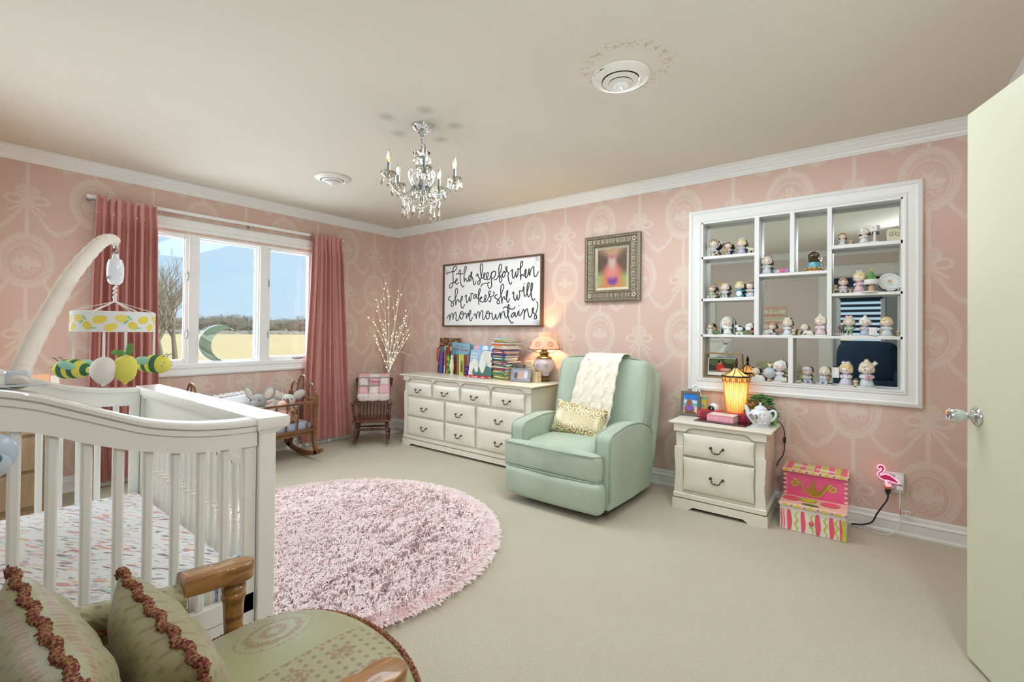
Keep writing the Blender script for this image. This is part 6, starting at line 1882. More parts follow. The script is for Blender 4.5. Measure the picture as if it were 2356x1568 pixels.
# ================================================================== DISPLAY SHELF IN THE BACK WALL
ds = thing('display_shelf', 'white built-in mirrored display shelf filled with porcelain figurines', 'display shelf', (4.224, 0, 1.455))
ox, oz = 4.224, 1.455
mbf = MB()
picture_frame(mbf, 3.541-ox, 4.903-ox, .772-oz, 2.143-oz, [(0, .012), (.006, .020), (.024, .024), (.030, .018), (.034, .016), (.070, .012), (.076, .017), (.084, .018), (.097, .010)], lambda a, b, t: (a, -t, b))
mbf.build('moulded_frame', M_TRIM, ds, 0)
bxm = MB()
i0, i1, j0, j1 = 3.638-ox, 4.810-ox, .870-oz, 2.046-oz
bxm.box((i0-.001, -.012, j0), (i0+.010, .098, j1)).box((i1-.010, -.012, j0), (i1+.001, .098, j1)).box((i0, -.012, j1-.010), (i1, .098, j1+.001)).box((i0, -.020, j0-.008), (i1, .098, j0+.002))
bxm.build('niche_lining', M_TRIM, ds, 0)
MB().box((i0, .094, j0), (i1, .099, j1)).build('mirror_back', M_MIRROR, ds, 0)
def shelf(x0, x1, z, t=.021): MB().box((x0-ox, -.012, z-t-oz), (x1-ox, .093, z-oz), .0015, 1).build('shelf', M_TRIM, ds, 0)
def divider(x, z0, z1, w=.030): MB().box((x-w/2-ox, -.0125, z0-oz), (x+w/2-ox, .093, z1-oz), .0015, 1).build('divider', M_TRIM, ds, 0)
SH = dict(a=1.788, b=1.470, c=1.198, d=.873, e=1.630, f=1.788, g=1.475)
shelf(3.638, 4.000, SH['a']); shelf(3.638, 4.000, SH['b']); shelf(3.638, 4.811, SH['c'], .018); shelf(4.030, 4.430, SH['e'], .020); shelf(4.455, 4.811, SH['f'], .023); shelf(4.455, 4.811, SH['g'], .018)
divider(4.014, SH['c'], 2.046); divider(4.231, SH['e'], 2.046, .027); divider(4.442, SH['c'], 2.046, .026); divider(4.224, SH['d'], SH['c']-.018, .028)

# figurines ----------------------------------------------------------------
_pc = {}
def porc(c):
    if c not in _pc: _pc[c] = mat('porcelain_'+c.strip('#'), c, .42, var=.03, vscale=40, coat=.2)
    return _pc[c]
SKIN, BIS, HAIRS = '#eedfd2', '#e9e6e0', dict(tan='#b39a78', blond='#e0cd94', pale='#ddd4bd', brown='#8f7a60', white='#eae8e2')
GF = 'porcelain figurines on the display shelf'
def kid(label, x, z, h, dress='#dcdde6', hair='tan', pose='stand', yaw=0, hat=None, hold=None, base='#e2e2dc', trim=None, y=.045, side=0):
    """one glazed figurine: round head with bobbed hair, bell-shaped clothes, arms, feet and a base"""
    f = thing('figurine', label, 'figurine', (x, y, z), radians(yaw), GF)
    S = SCL(h, h, h)
    b = MB(); wb = .46 if pose in ('crawl', 'sitwide', 'bench') else .34
    b.lathe([(0, 0), (wb, 0), (wb+.01, .02), (wb-.02, .045), (0, .05)], 22, M=S @ SCL(1, .62, 1))
    b.build('base', porc(base), f, 30)
    hz, hx, hy = .70, 0, -.02
    d = MB(); a = MB(); sk = MB()
    if pose == 'stand':
        d.lathe([(0, .05), (.21, .05), (.235, .08), (.19, .22), (.145, .36), (.12, .46), (.07, .50), (0, .51)], 18, M=S, wob=lambda t, q: 1+.05*cos(7*t))
        for sx in (-1, 1):
            a.tube([S @ V(p) for p in ((sx*.11, 0, .45), (sx*.19, -.05, .38), (sx*.11, -.17, .36))], [.055*h, .06*h, .04*h], 8)
            sk.ell(S @ V((sx*.085, -.185, .365)), .038*h, 8, 6); sk.ell(S @ V((sx*.08, -.10, .055)), (.05*h, .07*h, .03*h), 8, 6)
    elif pose == 'legs':
        for sx in (-1, 1):
            d.tube([S @ V(p) for p in ((sx*.07, 0, .06), (sx*.075, 0, .2), (sx*.06, 0, .30))], [.055*h, .06*h, .07*h], 8); sk.ell(S @ V((sx*.08, -.05, .065)), (.06*h, .09*h, .035*h), 8, 6)
        d.lathe([(0, .26), (.14, .27), (.15, .32), (.125, .42), (.08, .50), (0, .51)], 16, M=S)
        for sx in (-1, 1):
            a.tube([S @ V(p) for p in ((sx*.10, 0, .46), (sx*.20, -.04, .38), (sx*.13, -.17, .36))], [.05*h, .055*h, .04*h], 8); sk.ell(S @ V((sx*.10, -.19, .37)), .04*h, 8, 6)
    elif pose == 'dance':
        d.lathe([(0, .30), (.20, .29), (.22, .33), (.12, .37), (.11, .44), (.08, .52), (0, .53)], 20, M=S, wob=lambda t, q: 1+.08*cos(9*t))
        sk.tube([S @ V(p) for p in ((-.05, 0, .05), (-.05, 0, .32))], [.04*h, .06*h], 8); sk.tube([S @ V(p) for p in ((.05, 0, .32), (.20, -.04, .24), (.02, -.04, .12))], [.06*h, .055*h, .035*h], 8)
        a.tube([S @ V(p) for p in ((.10, 0, .46), (.24, -.02, .58), (.36, -.03, .78))], [.045*h, .04*h, .03*h], 8); a.tube([S @ V(p) for p in ((-.10, 0, .46), (-.16, -.10, .42), (.0, -.16, .42))], [.045*h, .045*h, .03*h], 8)
    elif pose in ('crawl',):
        d.ell(S @ V((.16*(1 if side >= 0 else -1), 0, .20)), (.24*h, .18*h, .17*h), 14, 9); d.ell(S @ V((-.06*(1 if side >= 0 else -1), 0, .26)), (.18*h, .16*h, .16*h), 12, 8)
        s_ = 1 if side >= 0 else -1
        for q in (-1, 1): a.tube([S @ V(p) for p in ((-.10*s_, q*.10, .26), (-.20*s_, q*.11, .16), (-.27*s_, q*.11, .08))], [.06*h, .055*h, .04*h], 8)
        sk.ell(S @ V((.34*s_, -.08, .09)), (.08*h, .05*h, .05*h), 8, 6); sk.ell(S @ V((-.29*s_, -.11, .075)), .045*h, 8, 6)
        hz, hx = .60, -.16*s_
    elif pose in ('sit', 'bench'):
        d.ell(S @ V((0, 0, .20)), (.20*h, .17*h, .16*h), 14, 9); d.lathe([(0, .2), (.17, .22), (.13, .36), (.07, .48), (0, .49)], 14, M=S)
        for sx in (-1, 1):
            d.tube([S @ V(p) for p in ((sx*.10, -.08, .18), (sx*.13, -.22, .15), (sx*.12, -.27, .09))], [.07*h, .06*h, .045*h], 8); sk.ell(S @ V((sx*.12, -.30, .075)), (.05*h, .06*h, .04*h), 8, 6)
            a.tube([S @ V(p) for p in ((sx*.11, 0, .44), (sx*.19, -.06, .34), (sx*.09, -.19, .32))], [.05*h, .055*h, .04*h], 8); sk.ell(S @ V((sx*.07, -.20, .325)), .038*h, 8, 6)
    do = d.build('clothes', porc(dress), f, 60)
    a.build('sleeves', porc(trim or dress), f, 70)
    if sk.v: sk.build('hands_and_feet', porc(SKIN), f, 70)
    R = .225
    H = MB().ell(S @ V((hx, hy, hz)), (R*h, R*h*.94, R*h*.93), 18, 12); H.ell(S @ V((hx, hy-R*.95, hz-.05)), .018*h, 6, 5)
    ho = H.build('head', porc(SKIN), f, 80)
    ey = MB()
    for sx in (-1, 1): ey.ell(S @ V((hx+sx*.085, hy-R*.865, hz-.035)), (.017*h, .010*h, .026*h), 8, 6)
    ey.build('eyes', M_EYE, ho)
    hr = MB()
    hr.ell(S @ V((hx, hy+.035, hz+.045)), (R*1.06*h, R*1.02*h, R*1.0*h), 16, 10)
    for sx in (-1, 1): hr.ell(S @ V((hx+sx*R*.86, hy+.0, hz-.03)), (.065*h, .12*h, .13*h), 10, 7)
    for k in range(4): hr.ell(S @ V((hx-.12+.08*k, hy-R*.74, hz+.125-.03*abs(k-1.5))), (.06*h, .045*h, .05*h), 8, 6)
    hr.build('hair', porc(HAIRS[hair]), f, 70)
    if hat == 'bow':
        m = MB()
        for sx in (-1, 1): m.ell(S @ V((hx+sx*.075, hy-.02, hz+.27)), (.085*h, .05*h, .055*h), 10, 7)
        m.ell(S @ V((hx, hy-.02, hz+.255)), .035*h, 8, 6); m.build('hair_bow', porc(trim or '#e6b8bf'), f)
    elif hat == 'bun': MB().ell(S @ V((hx, hy, hz+.27)), .085*h, 10, 8).build('hair_bun', porc(HAIRS[hair]), f)
    elif hat == 'cap':
        m = MB().lathe([(.235, 0), (.245, .03), (.20, .12), (.10, .20), (0, .22)], 16, M=S @ T(hx, hy+.02, hz+.06)); m.tube([S @ V((hx+.05, hy+.03, hz+.26)), S @ V((hx+.22, hy+.05, hz+.20)), S @ V((hx+.30, hy+.05, hz-.05))], [.09*h, .07*h, .03*h], 8); m.ell(S @ V((hx+.30, hy+.05, hz-.07)), .04*h, 8, 6)
        m.build('nightcap', porc('#eceae4'), f)
    elif hat == 'visor':
        m = MB().lathe([(.24, 0), (.24, .05), (.17, .15), (0, .19)], 16, M=S @ T(hx, hy+.01, hz+.06)); m.ell(S @ V((hx-.10, hy-.20, hz+.08)), (.14*h, .12*h, .02*h), 10, 6); m.build('cap', porc('#c3c6d4'), f)
    elif hat == 'crown':
        m = MB().lathe([(.11, 0), (.125, .04), (.115, .04), (.10, .0)], 12, M=S @ T(hx, hy, hz+.23), close=False)
        for k in range(6): m.ell(S @ V((hx+.12*cos(k*pi/3), hy+.12*sin(k*pi/3), hz+.30)), .022*h, 6, 5)
        m.build('crown', porc('#a59a86'), f)
    elif hat == 'veil':
        MB().ell(S @ V((hx-.04, hy+.10, hz-.10)), (.28*h, .16*h, .42*h), 14, 10).build('veil', porc('#f1f0ec'), f)
    if hold: hold(f, S, h)
    return f
def blobs_part(name, c, lst):
    def g(f, S, h):
        m = MB()
        for p, r in lst: m.ell(S @ V(p), tuple(q*h for q in (r if isinstance(r, tuple) else (r, r, r))), 10, 7)
        m.build(name, porc(c), f, 70)
    return g
def parts(*fs):
    def g(f, S, h):
        for q in fs: q(f, S, h)
    return g
def boxpart(name, c, a, b, bev=.01): return lambda f, S, h: MB().box(tuple(q*h for q in a), tuple(q*h for q in b), bev*h).build(name, porc(c), f, 30)
def pup(x, y, z, s, c, name='puppy'):
    return blobs_part(name, c, [((x, y, z+.10*s), (.08*s, .09*s, .10*s)), ((x, y-.03*s, z+.24*s), (.085*s, .08*s, .08*s)), ((x, y-.11*s, z+.22*s), .04*s), ((x-.08*s, y, z+.24*s), (.03*s, .04*s, .07*s)), ((x+.08*s, y, z+.24*s), (.03*s, .04*s, .07*s)), ((x-.05*s, y-.08*s, z+.03*s), .035*s), ((x+.05*s, y-.08*s, z+.03*s), .035*s)])
A_, B_, C_, D_, E_, F_, G_ = [SH[k] for k in 'abcdefg']
kid('tiny ballerina figurine with one arm raised at the left end of the top left shelf', 3.710, A_, .145, '#d7d3dc', 'tan', 'dance', 8)
kid('kneeling figurine hugging an orange ball on the top left shelf', 3.812, A_, .110, '#d5cfdd', 'brown', 'legs', 15, hold=blobs_part('ball', '#c99a5c', [((-.14, -.20, .34), .13)]))
kid('lavender-gowned blonde figurine with grey bow on the top left shelf', 3.905, A_, .122, '#b9b8cc', 'blond', 'stand', -5, 'bow', trim='#c6c8d0')
fw = thing('figurine', 'pale fawn figurine with thin legs beside the lavender-gowned figure', 'figurine', (3.968, .045, A_), group=GF)
m = MB().ell((0, 0, .034), (.022, .011, .012), 12, 8).ell((-.024, 0, .048), (.009, .008, .009), 10, 7).tube([(-.014, 0, .038), (-.022, 0, .046)], .006, 6)
for sx in (-.014, .014):
    for sy in (-.006, .006): m.cyl((sx, sy, .002), (sx, sy, .030), .003, .004, 6)
m.tube([(.02, 0, .04), (.030, 0, .05)], .002, 5); m.box((-.028, -.010, 0), (.026, .010, .003)); m.build('body', porc('#ddd3b8'), fw, 60)
kid('grey-blue princess figurine with a beaded crown on the middle shelf', 4.068, E_, .138, '#cdd2d8', 'pale', 'stand', 12, 'crown')
shl = thing('figurine', 'pink and mauve painted shell ornament lying beside the princess figurine', 'ornament', (4.168, .04, E_), group=GF)
for i, (x, c, s) in enumerate(((-.026, '#c9c3d6', .020), (.002, '#d9647f', .024), (.026, '#a58bb8', .022))):
    MB().ell((x, 0, s*.75), (s*1.0, s*.9, s*.75), 14, 8, fn=lambda q: 1+.10*cos(8*atan2(q.y, q.x))).build('shell', porc(c), shl, 60)
sgl = thing('snow_globe', 'snow globe on a blue and gold base on the middle shelf', 'snow globe', (4.352, .040, E_))
MB().lathe([(0, 0), (.050, 0), (.051, .008), (.046, .012), (.040, .030), (.033, .048), (0, .050)], 28).build('base', mat('gilt_base', '#a98a3f', .35, .5, var=.2, vscale=60), sgl, 40)
MB().lathe([(.0405, .026), (.042, .030), (.036, .050), (.034, .062), (.0, .064)], 28).build('blue_band', mat('aqua_enamel', '#5fa5b4', .35, coat=.4), sgl, 40)
fl_ = MB()
for k in range(9): a = k*2*pi/9; fl_.ell((.044*cos(a), .044*sin(a), .020), (.009, .009, .006), 8, 6)
fl_.build('roses', porc('#d8b49a'), sgl)
MB().ell((0, 0, .098), .041, 24, 16).build('dome', M_GLASS, sgl, 80)
MB().lathe([(0, .066), (.026, .068), (.028, .080), (.020, .090), (0, .092)], 18).ell((-.010, 0, .106), .013, 10, 8).ell((.012, 0, .108), .013, 10, 8).build('carousel', mat('gilt_scene', '#a8873c', .4, .4), sgl, 50)
def wagon(f, S, h):
    m = MB().box((-.30*h, -.16*h, .10*h), (.30*h, .16*h, .24*h), .01*h); 
    for sx in (-.2, .2): m.lathe([(0, 0), (.085*h, 0), (.085*h, .03*h), (0, .03*h)], 14, M=T(sx*h, -.17*h, .085*h) @ RX(90))
    m.build('wagon', porc('#cfc6ae'), f, 30)
    MB().tube([(.22*h, -.10*h, .22*h), (.42*h, -.12*h, .55*h), (.46*h, -.12*h, .50*h)], .018*h, 6).tube([(.28*h, -.05*h, .22*h), (.40*h, -.05*h, .50*h)], .016*h, 6).build('wagon_handle', porc('#b59d78'), f)
kid('figurine in a green top riding a cream wagon, second left shelf', 3.700, B_, .108, '#a7bba4', 'tan', 'sit', -12, hold=wagon)
def star(f, S, h):
    MB().cyl((-.20*h, -.16*h, .30*h), (-.30*h, -.16*h, .95*h), .012*h, seg=6).build('wand', porc('#c7b28a'), f)
    pts = []
    for k in range(10): r = (.13 if k % 2 == 0 else .055)*h; pts.append((-.31*h+r*sin(k*pi/5), 1.0*h+r*cos(k*pi/5)))
    MB().prism(pts, .15*h, .19*h, M=XZ).build('gold_star', mat('gold_star', '#d9a53a', .25, .7), f, 0)
kid('grey figurine holding up a gold star on a stick on the second left shelf', 3.792, B_, .118, '#cfd2d8', 'pale', 'legs', 10, hold=star)
kid('blonde figurine in a bright blue cape on the second left shelf', 3.893, B_, .126, '#4f9bb0', 'blond', 'stand', 0, hold=blobs_part('heart_apron', '#e6ecec', [((-.05, -.19, .25), (.11, .05, .14)), ((.05, -.19, .25), (.11, .05, .14)), ((0, -.20, .16), (.10, .05, .10))]), trim='#3f8aa2')
kid('grey-skirted brown-haired figurine at the right end of the second left shelf', 3.965, B_, .126, '#c3c7d0', 'brown', 'stand', -20, hold=blobs_part('bread', '#c7ab80', [((0, -.22, .36), (.14, .05, .05))]))
kid('white-robed long-haired figurine alone at the left of the top right shelf', 4.508, F_, .090, '#dadde0', 'tan', 'stand', 6)
pp = thing('figurine', 'tiny sitting tan puppy figurine on the top right shelf', 'figurine', (4.555, .045, F_), group=GF); pup(0, 0, 0, 1, '#cbb094', 'body')(pp, SCL(.11, .11, .11), .13)
def mailbox(f, S, h):
    MB().cyl((.52*h, 0, .04*h), (.52*h, 0, .62*h), .075*h, .06*h, 10).build('post', porc('#d9d9d4'), f)
    MB().box((.36*h, -.16*h, .60*h), (.70*h, .16*h, .92*h), .03*h).build('mailbox', porc('#e0e1de'), f, 30)
    MB().box((.47*h, -.166*h, .76*h), (.60*h, -.158*h, .82*h)).build('flag_print', porc('#d6a894'), f, 0)
    MB().lathe([(0, 0), (.26*h, 0), (.24*h, .05*h), (0, .07*h)], 16, at=(.5*h, 0, 0)).build('mailbox_base', porc('#dfdfd8'), f)
kid('white nightcap figurine posting a letter in a mailbox, top right shelf', 4.622, F_, .116, '#dcdcd8', 'pale', 'stand', -28, 'cap', hold=mailbox)
pq = thing('figurine', 'cream oval-cornered plaque with a gilt drawing at the right end of the top right shelf', 'plaque', (4.772, .05, F_), radians(18), GF, rot=(radians(-14), 0, radians(14)))
MB().prism([(-.036, .004), (.030, .004), (.038, .016), (.038, .070), (.028, .084), (-.028, .084), (-.038, .070), (-.040, .016)], 0, .012, M=XZ, bev=.003).build('plaque', porc('#dfdcc4'), pq, 20)
g = MB()
for k in range(3): g.tube([(-.018+.016*k+.008*cos(a), -.0125, .045+.012*sin(a)+.006*(k % 2)) for a in [i*pi/6 for i in range(13)]], .0016, 5)
g.build('gilt_drawing', mat('gilt_line', '#9c8450', .4, .5), pq)
def benchp(f, S, h):
    m = MB().box((-.52*h, -.12*h, .20*h), (.42*h, .16*h, .26*h), .01*h)
    for sx in (-.45, .35): m.box((sx*h-.04*h, -.10*h, .04*h), (sx*h+.04*h, .14*h, .22*h))
    m.build('bench', porc('#c9b393'), f, 30)
kid('figurine on a tan bench beside a puppy, second right shelf', 4.512, G_, .108, '#d3cfd9', 'tan', 'sit', 5, hold=parts(benchp, pup(-.36, 0, .24, 1.0, '#cdb89a')), base='#b5b094')
def cake(f, S, h):
    MB().cyl((.52*h, -.02*h, .04*h), (.52*h, -.02*h, .34*h), .13*h, .085*h, 14).build('pedestal', porc('#c29c78'), f)
    MB().lathe([(0, .34*h), (.25*h, .34*h), (.27*h, .37*h), (.26*h, .55*h), (0, .56*h)], 20, at=(.52*h, -.02*h, 0), wob=lambda a, z: 1+.03*cos(10*a)).build('cloth', porc('#dfe3e0'), f, 40)
    MB().lathe([(0, .55*h), (.19*h, .56*h), (.11*h, .68*h), (.13*h, .69*h), (.07*h, .80*h), (.09*h, .81*h), (0, .96*h)], 14, at=(.52*h, -.02*h, 0), wob=lambda a, z: 1+.12*cos(7*a)).build('little_tree', porc('#5f9a52'), f, 50)
    MB().ell((.52*h, -.02*h, .98*h), .04*h, 8, 6).build('tree_star', porc('#e2b04a'), f)
    MB().lathe([(0, 0), (.34*h, 0), (.33*h, .04*h), (0, .05*h)], 18, at=(.42*h, 0, 0)).build('long_base', porc('#dedfd6'), f)
kid('pink-dressed curly blonde figurine with a small Christmas tree', 4.600, G_, .145, '#d3b3b5', 'blond', 'stand', -35, 'bow', hold=cake, trim='#cdb9cf')
pl = thing('display_plate', 'white porcelain plate with a green wreath border on a black easel', 'plate', (4.752, .050, G_+.006), rot=(radians(-16), 0, radians(12)))
MB().lathe([(0, 0), (.044, .001), (.058, .006), (.0585, .009), (.044, .005), (0, .004)], 40, M=T(0, 0, .058) @ RX(90)).build('plate', porc('#e9e9e6'), pl, 60)
d = MB()
for k in range(16): a = k*pi/8; d.ell((.047*cos(a), -.0072, .058+.047*sin(a)), (.005, .0012, .004), 8, 5)
d.build('wreath_dots', porc('#b9d0c2'), pl)
MB().ell((.002, -.0045, .064), (.012, .0012, .010), 10, 6).build('painted_head', porc('#d9b46a'), pl)
MB().ell((.004, -.0045, .048), (.016, .0012, .011), 10, 6).build('painted_robe', porc('#cfd6dc'), pl)
MB().tube([(-.028, -.014, .010), (-.028, -.014, .002), (-.028, .030, .0)], .003, 6).tube([(.028, -.014, .010), (.028, -.014, .002), (.028, .030, .0)], .003, 6).build('easel', M_BLACK, pl)
kid('small praying angel figurine with brown ringlets at the left of the third shelf', 3.690, C_, .092, '#dcd6d2', 'tan', 'stand', 10, hold=blobs_part('wings', '#e0d9c8', [((.22, .10, .45), (.14, .03, .26)), ((-.2, .10, .45), (.12, .03, .22))]))
tb_ = thing('figurine', 'tiny brown reindeer figurine in a green jumper on the third shelf', 'figurine', (3.738, .02, C_), group=GF)
MB().ell((0, 0, .018), (.016, .013, .018), 12, 8).build('jumper', porc('#4f8a4a'), tb_)
MB().ell((0, -.003, .042), (.013, .012, .012), 12, 8).ell((0, -.014, .038), (.007, .006, .005), 8, 6).tube([(-.008, 0, .050), (-.014, 0, .060)], .002, 5).tube([(.008, 0, .050), (.014, 0, .060)], .002, 5).build('head', porc('#8a6238'), tb_)
def arch(f, S, h):
    pts = [(.36*h, .12*h, .04*h), (.36*h, .12*h, .55*h)]+[(.36*h*cos(a), .12*h, .58*h+.42*h*sin(a)) for a in [i*pi/12 for i in range(13)]]+[(-.36*h, .12*h, .55*h), (-.36*h, .12*h, .04*h)]
    MB().tube(pts, .045*h, 8).build('glass_arch', mat('frosted_arch', '#dfeeee', .2, trans=.5), f)
kid('bride figurine under a clear arch on the third shelf', 3.812, C_, .132, '#e3e6e6', 'pale', 'stand', 15, 'veil', hold=arch)
lb = thing('figurine', 'white lamb figurine on a green wheeled cart on the third shelf', 'figurine', (3.896, .04, C_), group=GF)
MB().box((-.026, -.014, .008), (.026, .014, .022), .003).build('cart', porc('#b9cba6'), lb, 30)
MB().ell((0, 0, .042), (.022, .014, .016), 12, 8, fn=lambda q: 1+.06*sin(q.x*14)*cos(q.z*14)).ell((-.020, 0, .062), (.012, .011, .012), 10, 8).build('lamb', porc('#e3e6ea'), lb)
w_ = MB()
for sx in (-.016, .016): w_.lathe([(0, 0), (.008, 0), (.008, .004), (0, .004)], 12, M=T(sx, -.014, .008) @ RX(90))
w_.build('wheels', porc('#d8dcc8'), lb)
def gift(f, S, h):
    MB().box((-.30*h, -.28*h, .05*h), (.30*h, -.02*h, .40*h), .02*h).build('green_gift', porc('#3f8a5c'), f, 30)
    MB().box((-.07*h, -.29*h, .05*h), (.07*h, -.0*h, .41*h)).ell((.36*h, -.2*h, .28*h), (.15*h, .1*h, .15*h), 10, 8).build('red_ribbon', porc('#c23636'), f, 30)
    MB().ell((0, -.22*h, .52*h), (.22*h, .09*h, .16*h), 12, 8).build('beard', porc('#ecebe6'), f)
kid('white-bearded figurine behind a green gift with red ribbon on the third shelf', 3.955, C_, .086, '#b93a3a', 'white', 'stand', 0, 'cap', hold=gift)
kid('grey crawling child figurine with flowers on an oval base on the centre shelf', 4.088, C_, .104, '#cfd0cf', 'tan', 'crawl', 0, None, side=-1, hold=blobs_part('flowers', '#bfa0ae', [((.34, -.10, .12), .06), ((.24, -.14, .10), .06), ((-.30, -.05, .14), (.10, .08, .08))]))
kid('pale blue figurine with hair ribbon petting a kitten on the centre shelf', 4.200, C_, .122, '#d2dbe2', 'pale', 'stand', -20, 'bow', hold=pup(.36, -.05, .03, 1.1, '#cdbca6', 'kitten'), trim='#d6d2cc')
kid('cream crawling baby figurine nose to nose with a puppy on the centre shelf', 4.315, C_, .092, '#dfe0cf', 'pale', 'crawl', 0, None, side=1, hold=pup(-.48, -.04, .03, 1.0, '#c9b89c'))
kid('figurine in a pink pinafore with a tall topknot at the right end of the centre shelf', 4.392, C_, .140, '#d9bfc0', 'pale', 'stand', -30, 'bun', trim='#dfe2e8')
def pins(f, S, h):
    m = MB()
    for k in range(5): m.lathe([(0, 0), (.035*h, 0), (.045*h, .08*h), (.02*h, .18*h), (.03*h, .22*h), (0, .25*h)], 10, at=(-.62*h+.09*k*h, -.02*h, .03*h))
    m.build('skittles', porc('#d9d0c6'), f)
    MB().ell((-.30*h, -.14*h, .42*h), (.14*h, .10*h, .14*h), 12, 8).build('bowling_ball', porc('#6f6158'), f)
kid('figurine in a green jumper bowling at a row of skittles on the right third shelf', 4.545, C_, .130, '#9fbf9f', 'pale', 'legs', -8, 'bow', hold=pins)
def paper(f, S, h):
    MB().box((.14*h, -.20*h, .06*h), (.46*h, -.17*h, .44*h), .01*h).build('unrolled_paper', porc('#e4e5e4'), f, 30)
    pup(.64, -.04, .03, 1.0, '#c9b28c')(f, S, h)
kid('figurine in pink top and blue skirt with unrolled paper, right third shelf', 4.628, C_, .128, '#aebfd4', 'white', 'stand', 5, 'bun', trim='#dfb6ac', hold=paper)
kid('pale blue-robed boy figurine beside a squirrel on the right third shelf', 4.735, C_, .128, '#cdd6dc', 'blond', 'stand', 4, hold=pup(.44, .02, .03, .8, '#cdb184', 'squirrel'))
# bottom row
gf = thing('photo_frame', 'large gold-edged glass photo frame leaning in the lower left of the display shelf', 'photo frame', (3.778, .030, D_+.001), rot=(radians(-9), 0, radians(6)))
M_GOLD = mat('thin_gold_frame', '#c9a468', .25, .8)
mbg = MB(); picture_frame(mbg, -.130, .130, 0, .186, [(0, .012), (.007, .012)], lambda a, b, t: (a, -t+.006, b)); mbg.build('frame', M_GOLD, gf, 0)
MB().box((-.124, -.001, .006), (.124, .001, .180)).build('glass', M_PANE, gf, 0)
ph = MB().box((-.100, .0012, .020), (.088, .0022, .150))
ph.build('photo_border', mat('photo_border', '#dfe5da', .4), gf, 0)
MB().box((-.094, .0004, .044), (.082, .0012, .146)).build('photograph', photo_mat('woman_in_red_photo', blobs('#26301f', [(-.05, .12, .05, .03, '#4a5a34'), (.05, .13, .04, .02, '#55663a'), (-.02, .046, .12, .012, '#6a665f'), (-.015, .078, .028, .032, '#b82a24'), (.025, .063, .040, .012, '#c99a82'), (-.018, .116, .011, .013, '#c79a80'), (-.022, .122, .010, .012, '#1d1512')])), gf, 0)
kid('baby figurine lying across a stack of books at the lower left, beside the globe child', 4.020, D_, .104, '#e4e2d8', 'pale', 'crawl', 0, None, side=1, hold=boxpart('books', '#d9dad6', (-.40, -.22, .03), (.42, .22, .22)))
def globe(f, S, h):
    MB().ell((-.40*h, -.06*h, .40*h), .26*h, 16, 12).build('globe', porc('#b9c6cf'), f)
    MB().cyl((-.40*h, -.06*h, .03*h), (-.40*h, -.06*h, .18*h), .12*h, .06*h, 12).build('globe_stand', porc('#c4a884'), f)
    MB().ell((-.36*h, .04*h, .74*h), (.10*h, .09*h, .10*h), 10, 8).ell((-.44*h, .04*h, .82*h), .04*h, 8, 6).ell((-.28*h, .04*h, .82*h), .04*h, 8, 6).build('teddy', porc('#d6cba6'), f)
    MB().box((.06*h, -.28*h, .04*h), (.30*h, -.10*h, .22*h), .01*h).build('toy_block', porc('#dcd8c8'), f, 30)
kid('nightcap figurine leaning on a blue globe, lower shelf', 4.148, D_, .148, '#d6d6dc', 'pale', 'stand', 12, 'cap', hold=globe)
kid('sitting boy figurine in a grey-blue cap and yellow top on the lower shelf', 4.316, D_, .122, '#aab6cc', 'tan', 'sit', 14, 'visor', trim='#d9d3ac', hold=blobs_part('greenery', '#b5bd94', [((-.44, -.10, .10), (.12, .08, .06)), ((-.32, -.02, .12), .07)]))
kid('sitting boy figurine holding a brass horn to his lips on the lower shelf', 4.415, D_, .126, '#b4c0d6', 'pale', 'sit', -10, trim='#dcdcdc', hold=blobs_part('brass_horn', '#a8803a', [((.22, -.20, .36), (.07, .07, .10)), ((.16, -.24, .50), (.03, .03, .08))]))
def scroll(f, S, h):
    MB().surf(lambda u, v: V((-.46*h+.26*h*u, -.14*h+.05*h*sin(u*4), .32*h+.44*h*v)), 8, 6).surf(lambda u, v: V((-.46*h+.26*h*(1-u), -.13*h+.05*h*sin((1-u)*4), .32*h+.44*h*v)), 8, 6).build('song_sheet', porc('#e2e4e2'), f)
    pup(.36, -.08, .03, .8, '#d3c4a4')(f, S, h)
kid('lavender-skirted figurine holding a song sheet on the lower shelf', 4.530, D_, .155, '#cfcbdc', 'blond', 'stand', -14, 'bow', trim='#d9dadb', hold=scroll)
def bouquet(f, S, h):
    m = MB()
    for k in range(7): m.ell((.02*h+.07*h*cos(k), -.24*h, .40*h+.06*h*sin(k*1.7)), .05*h, 8, 6)
    m.build('bouquet', porc('#d7a5b4'), f)
    MB().tube([(.10*h, .02*h, .72*h), (.30*h, .0, .95*h)], [.05*h, .07*h], 10).build('rolled_paper', porc('#e0dfcf'), f)
kid('tallest figurine, pale blue gown and pink bouquet, on the lower shelf', 4.636, D_, .168, '#ced9de', 'pale', 'stand', 10, 'bun', hold=bouquet)

# ================================================================== ON THE NIGHTSTAND
NZ = .597
pf2 = thing('photo_frame', 'grey wooden photo frame with a smiling baby on a beach, on the nightstand', 'photo frame', (3.607, -.175, NZ), rot=(radians(-10), 0, radians(10)))
g = MB(); picture_frame(g, -.066, .066, 0, .182, [(0, .012), (.018, .012), (.020, .006)], lambda a, b, t: (a, -t+.008, b)); g.build('frame', M_GFR, pf2, 0)
MB().box((-.047, .0, .019), (.047, .006, .163)).build('photograph', photo_mat('beach_baby_photo', blobs('#7fb4e0', [(.02, .15, .07, .04, '#2f7fd8'), (0, .10, .08, .018, '#cfe2ee'), (0, .085, .08, .012, '#6fb0c8'), (0, .03, .09, .045, '#d8d2c2'), (-.006, .052, .036, .034, '#8a5a48'), (-.004, .060, .024, .018, '#7a63c9'), (-.006, .098, .021, .027, '#94624e'), (0, .024, .044, .014, '#7f5142')])), pf2, 0)
yb = thing('storage_box', 'yellow and turquoise painted box behind the beach-baby photo frame', 'box', (3.668, -.085, NZ), radians(4))
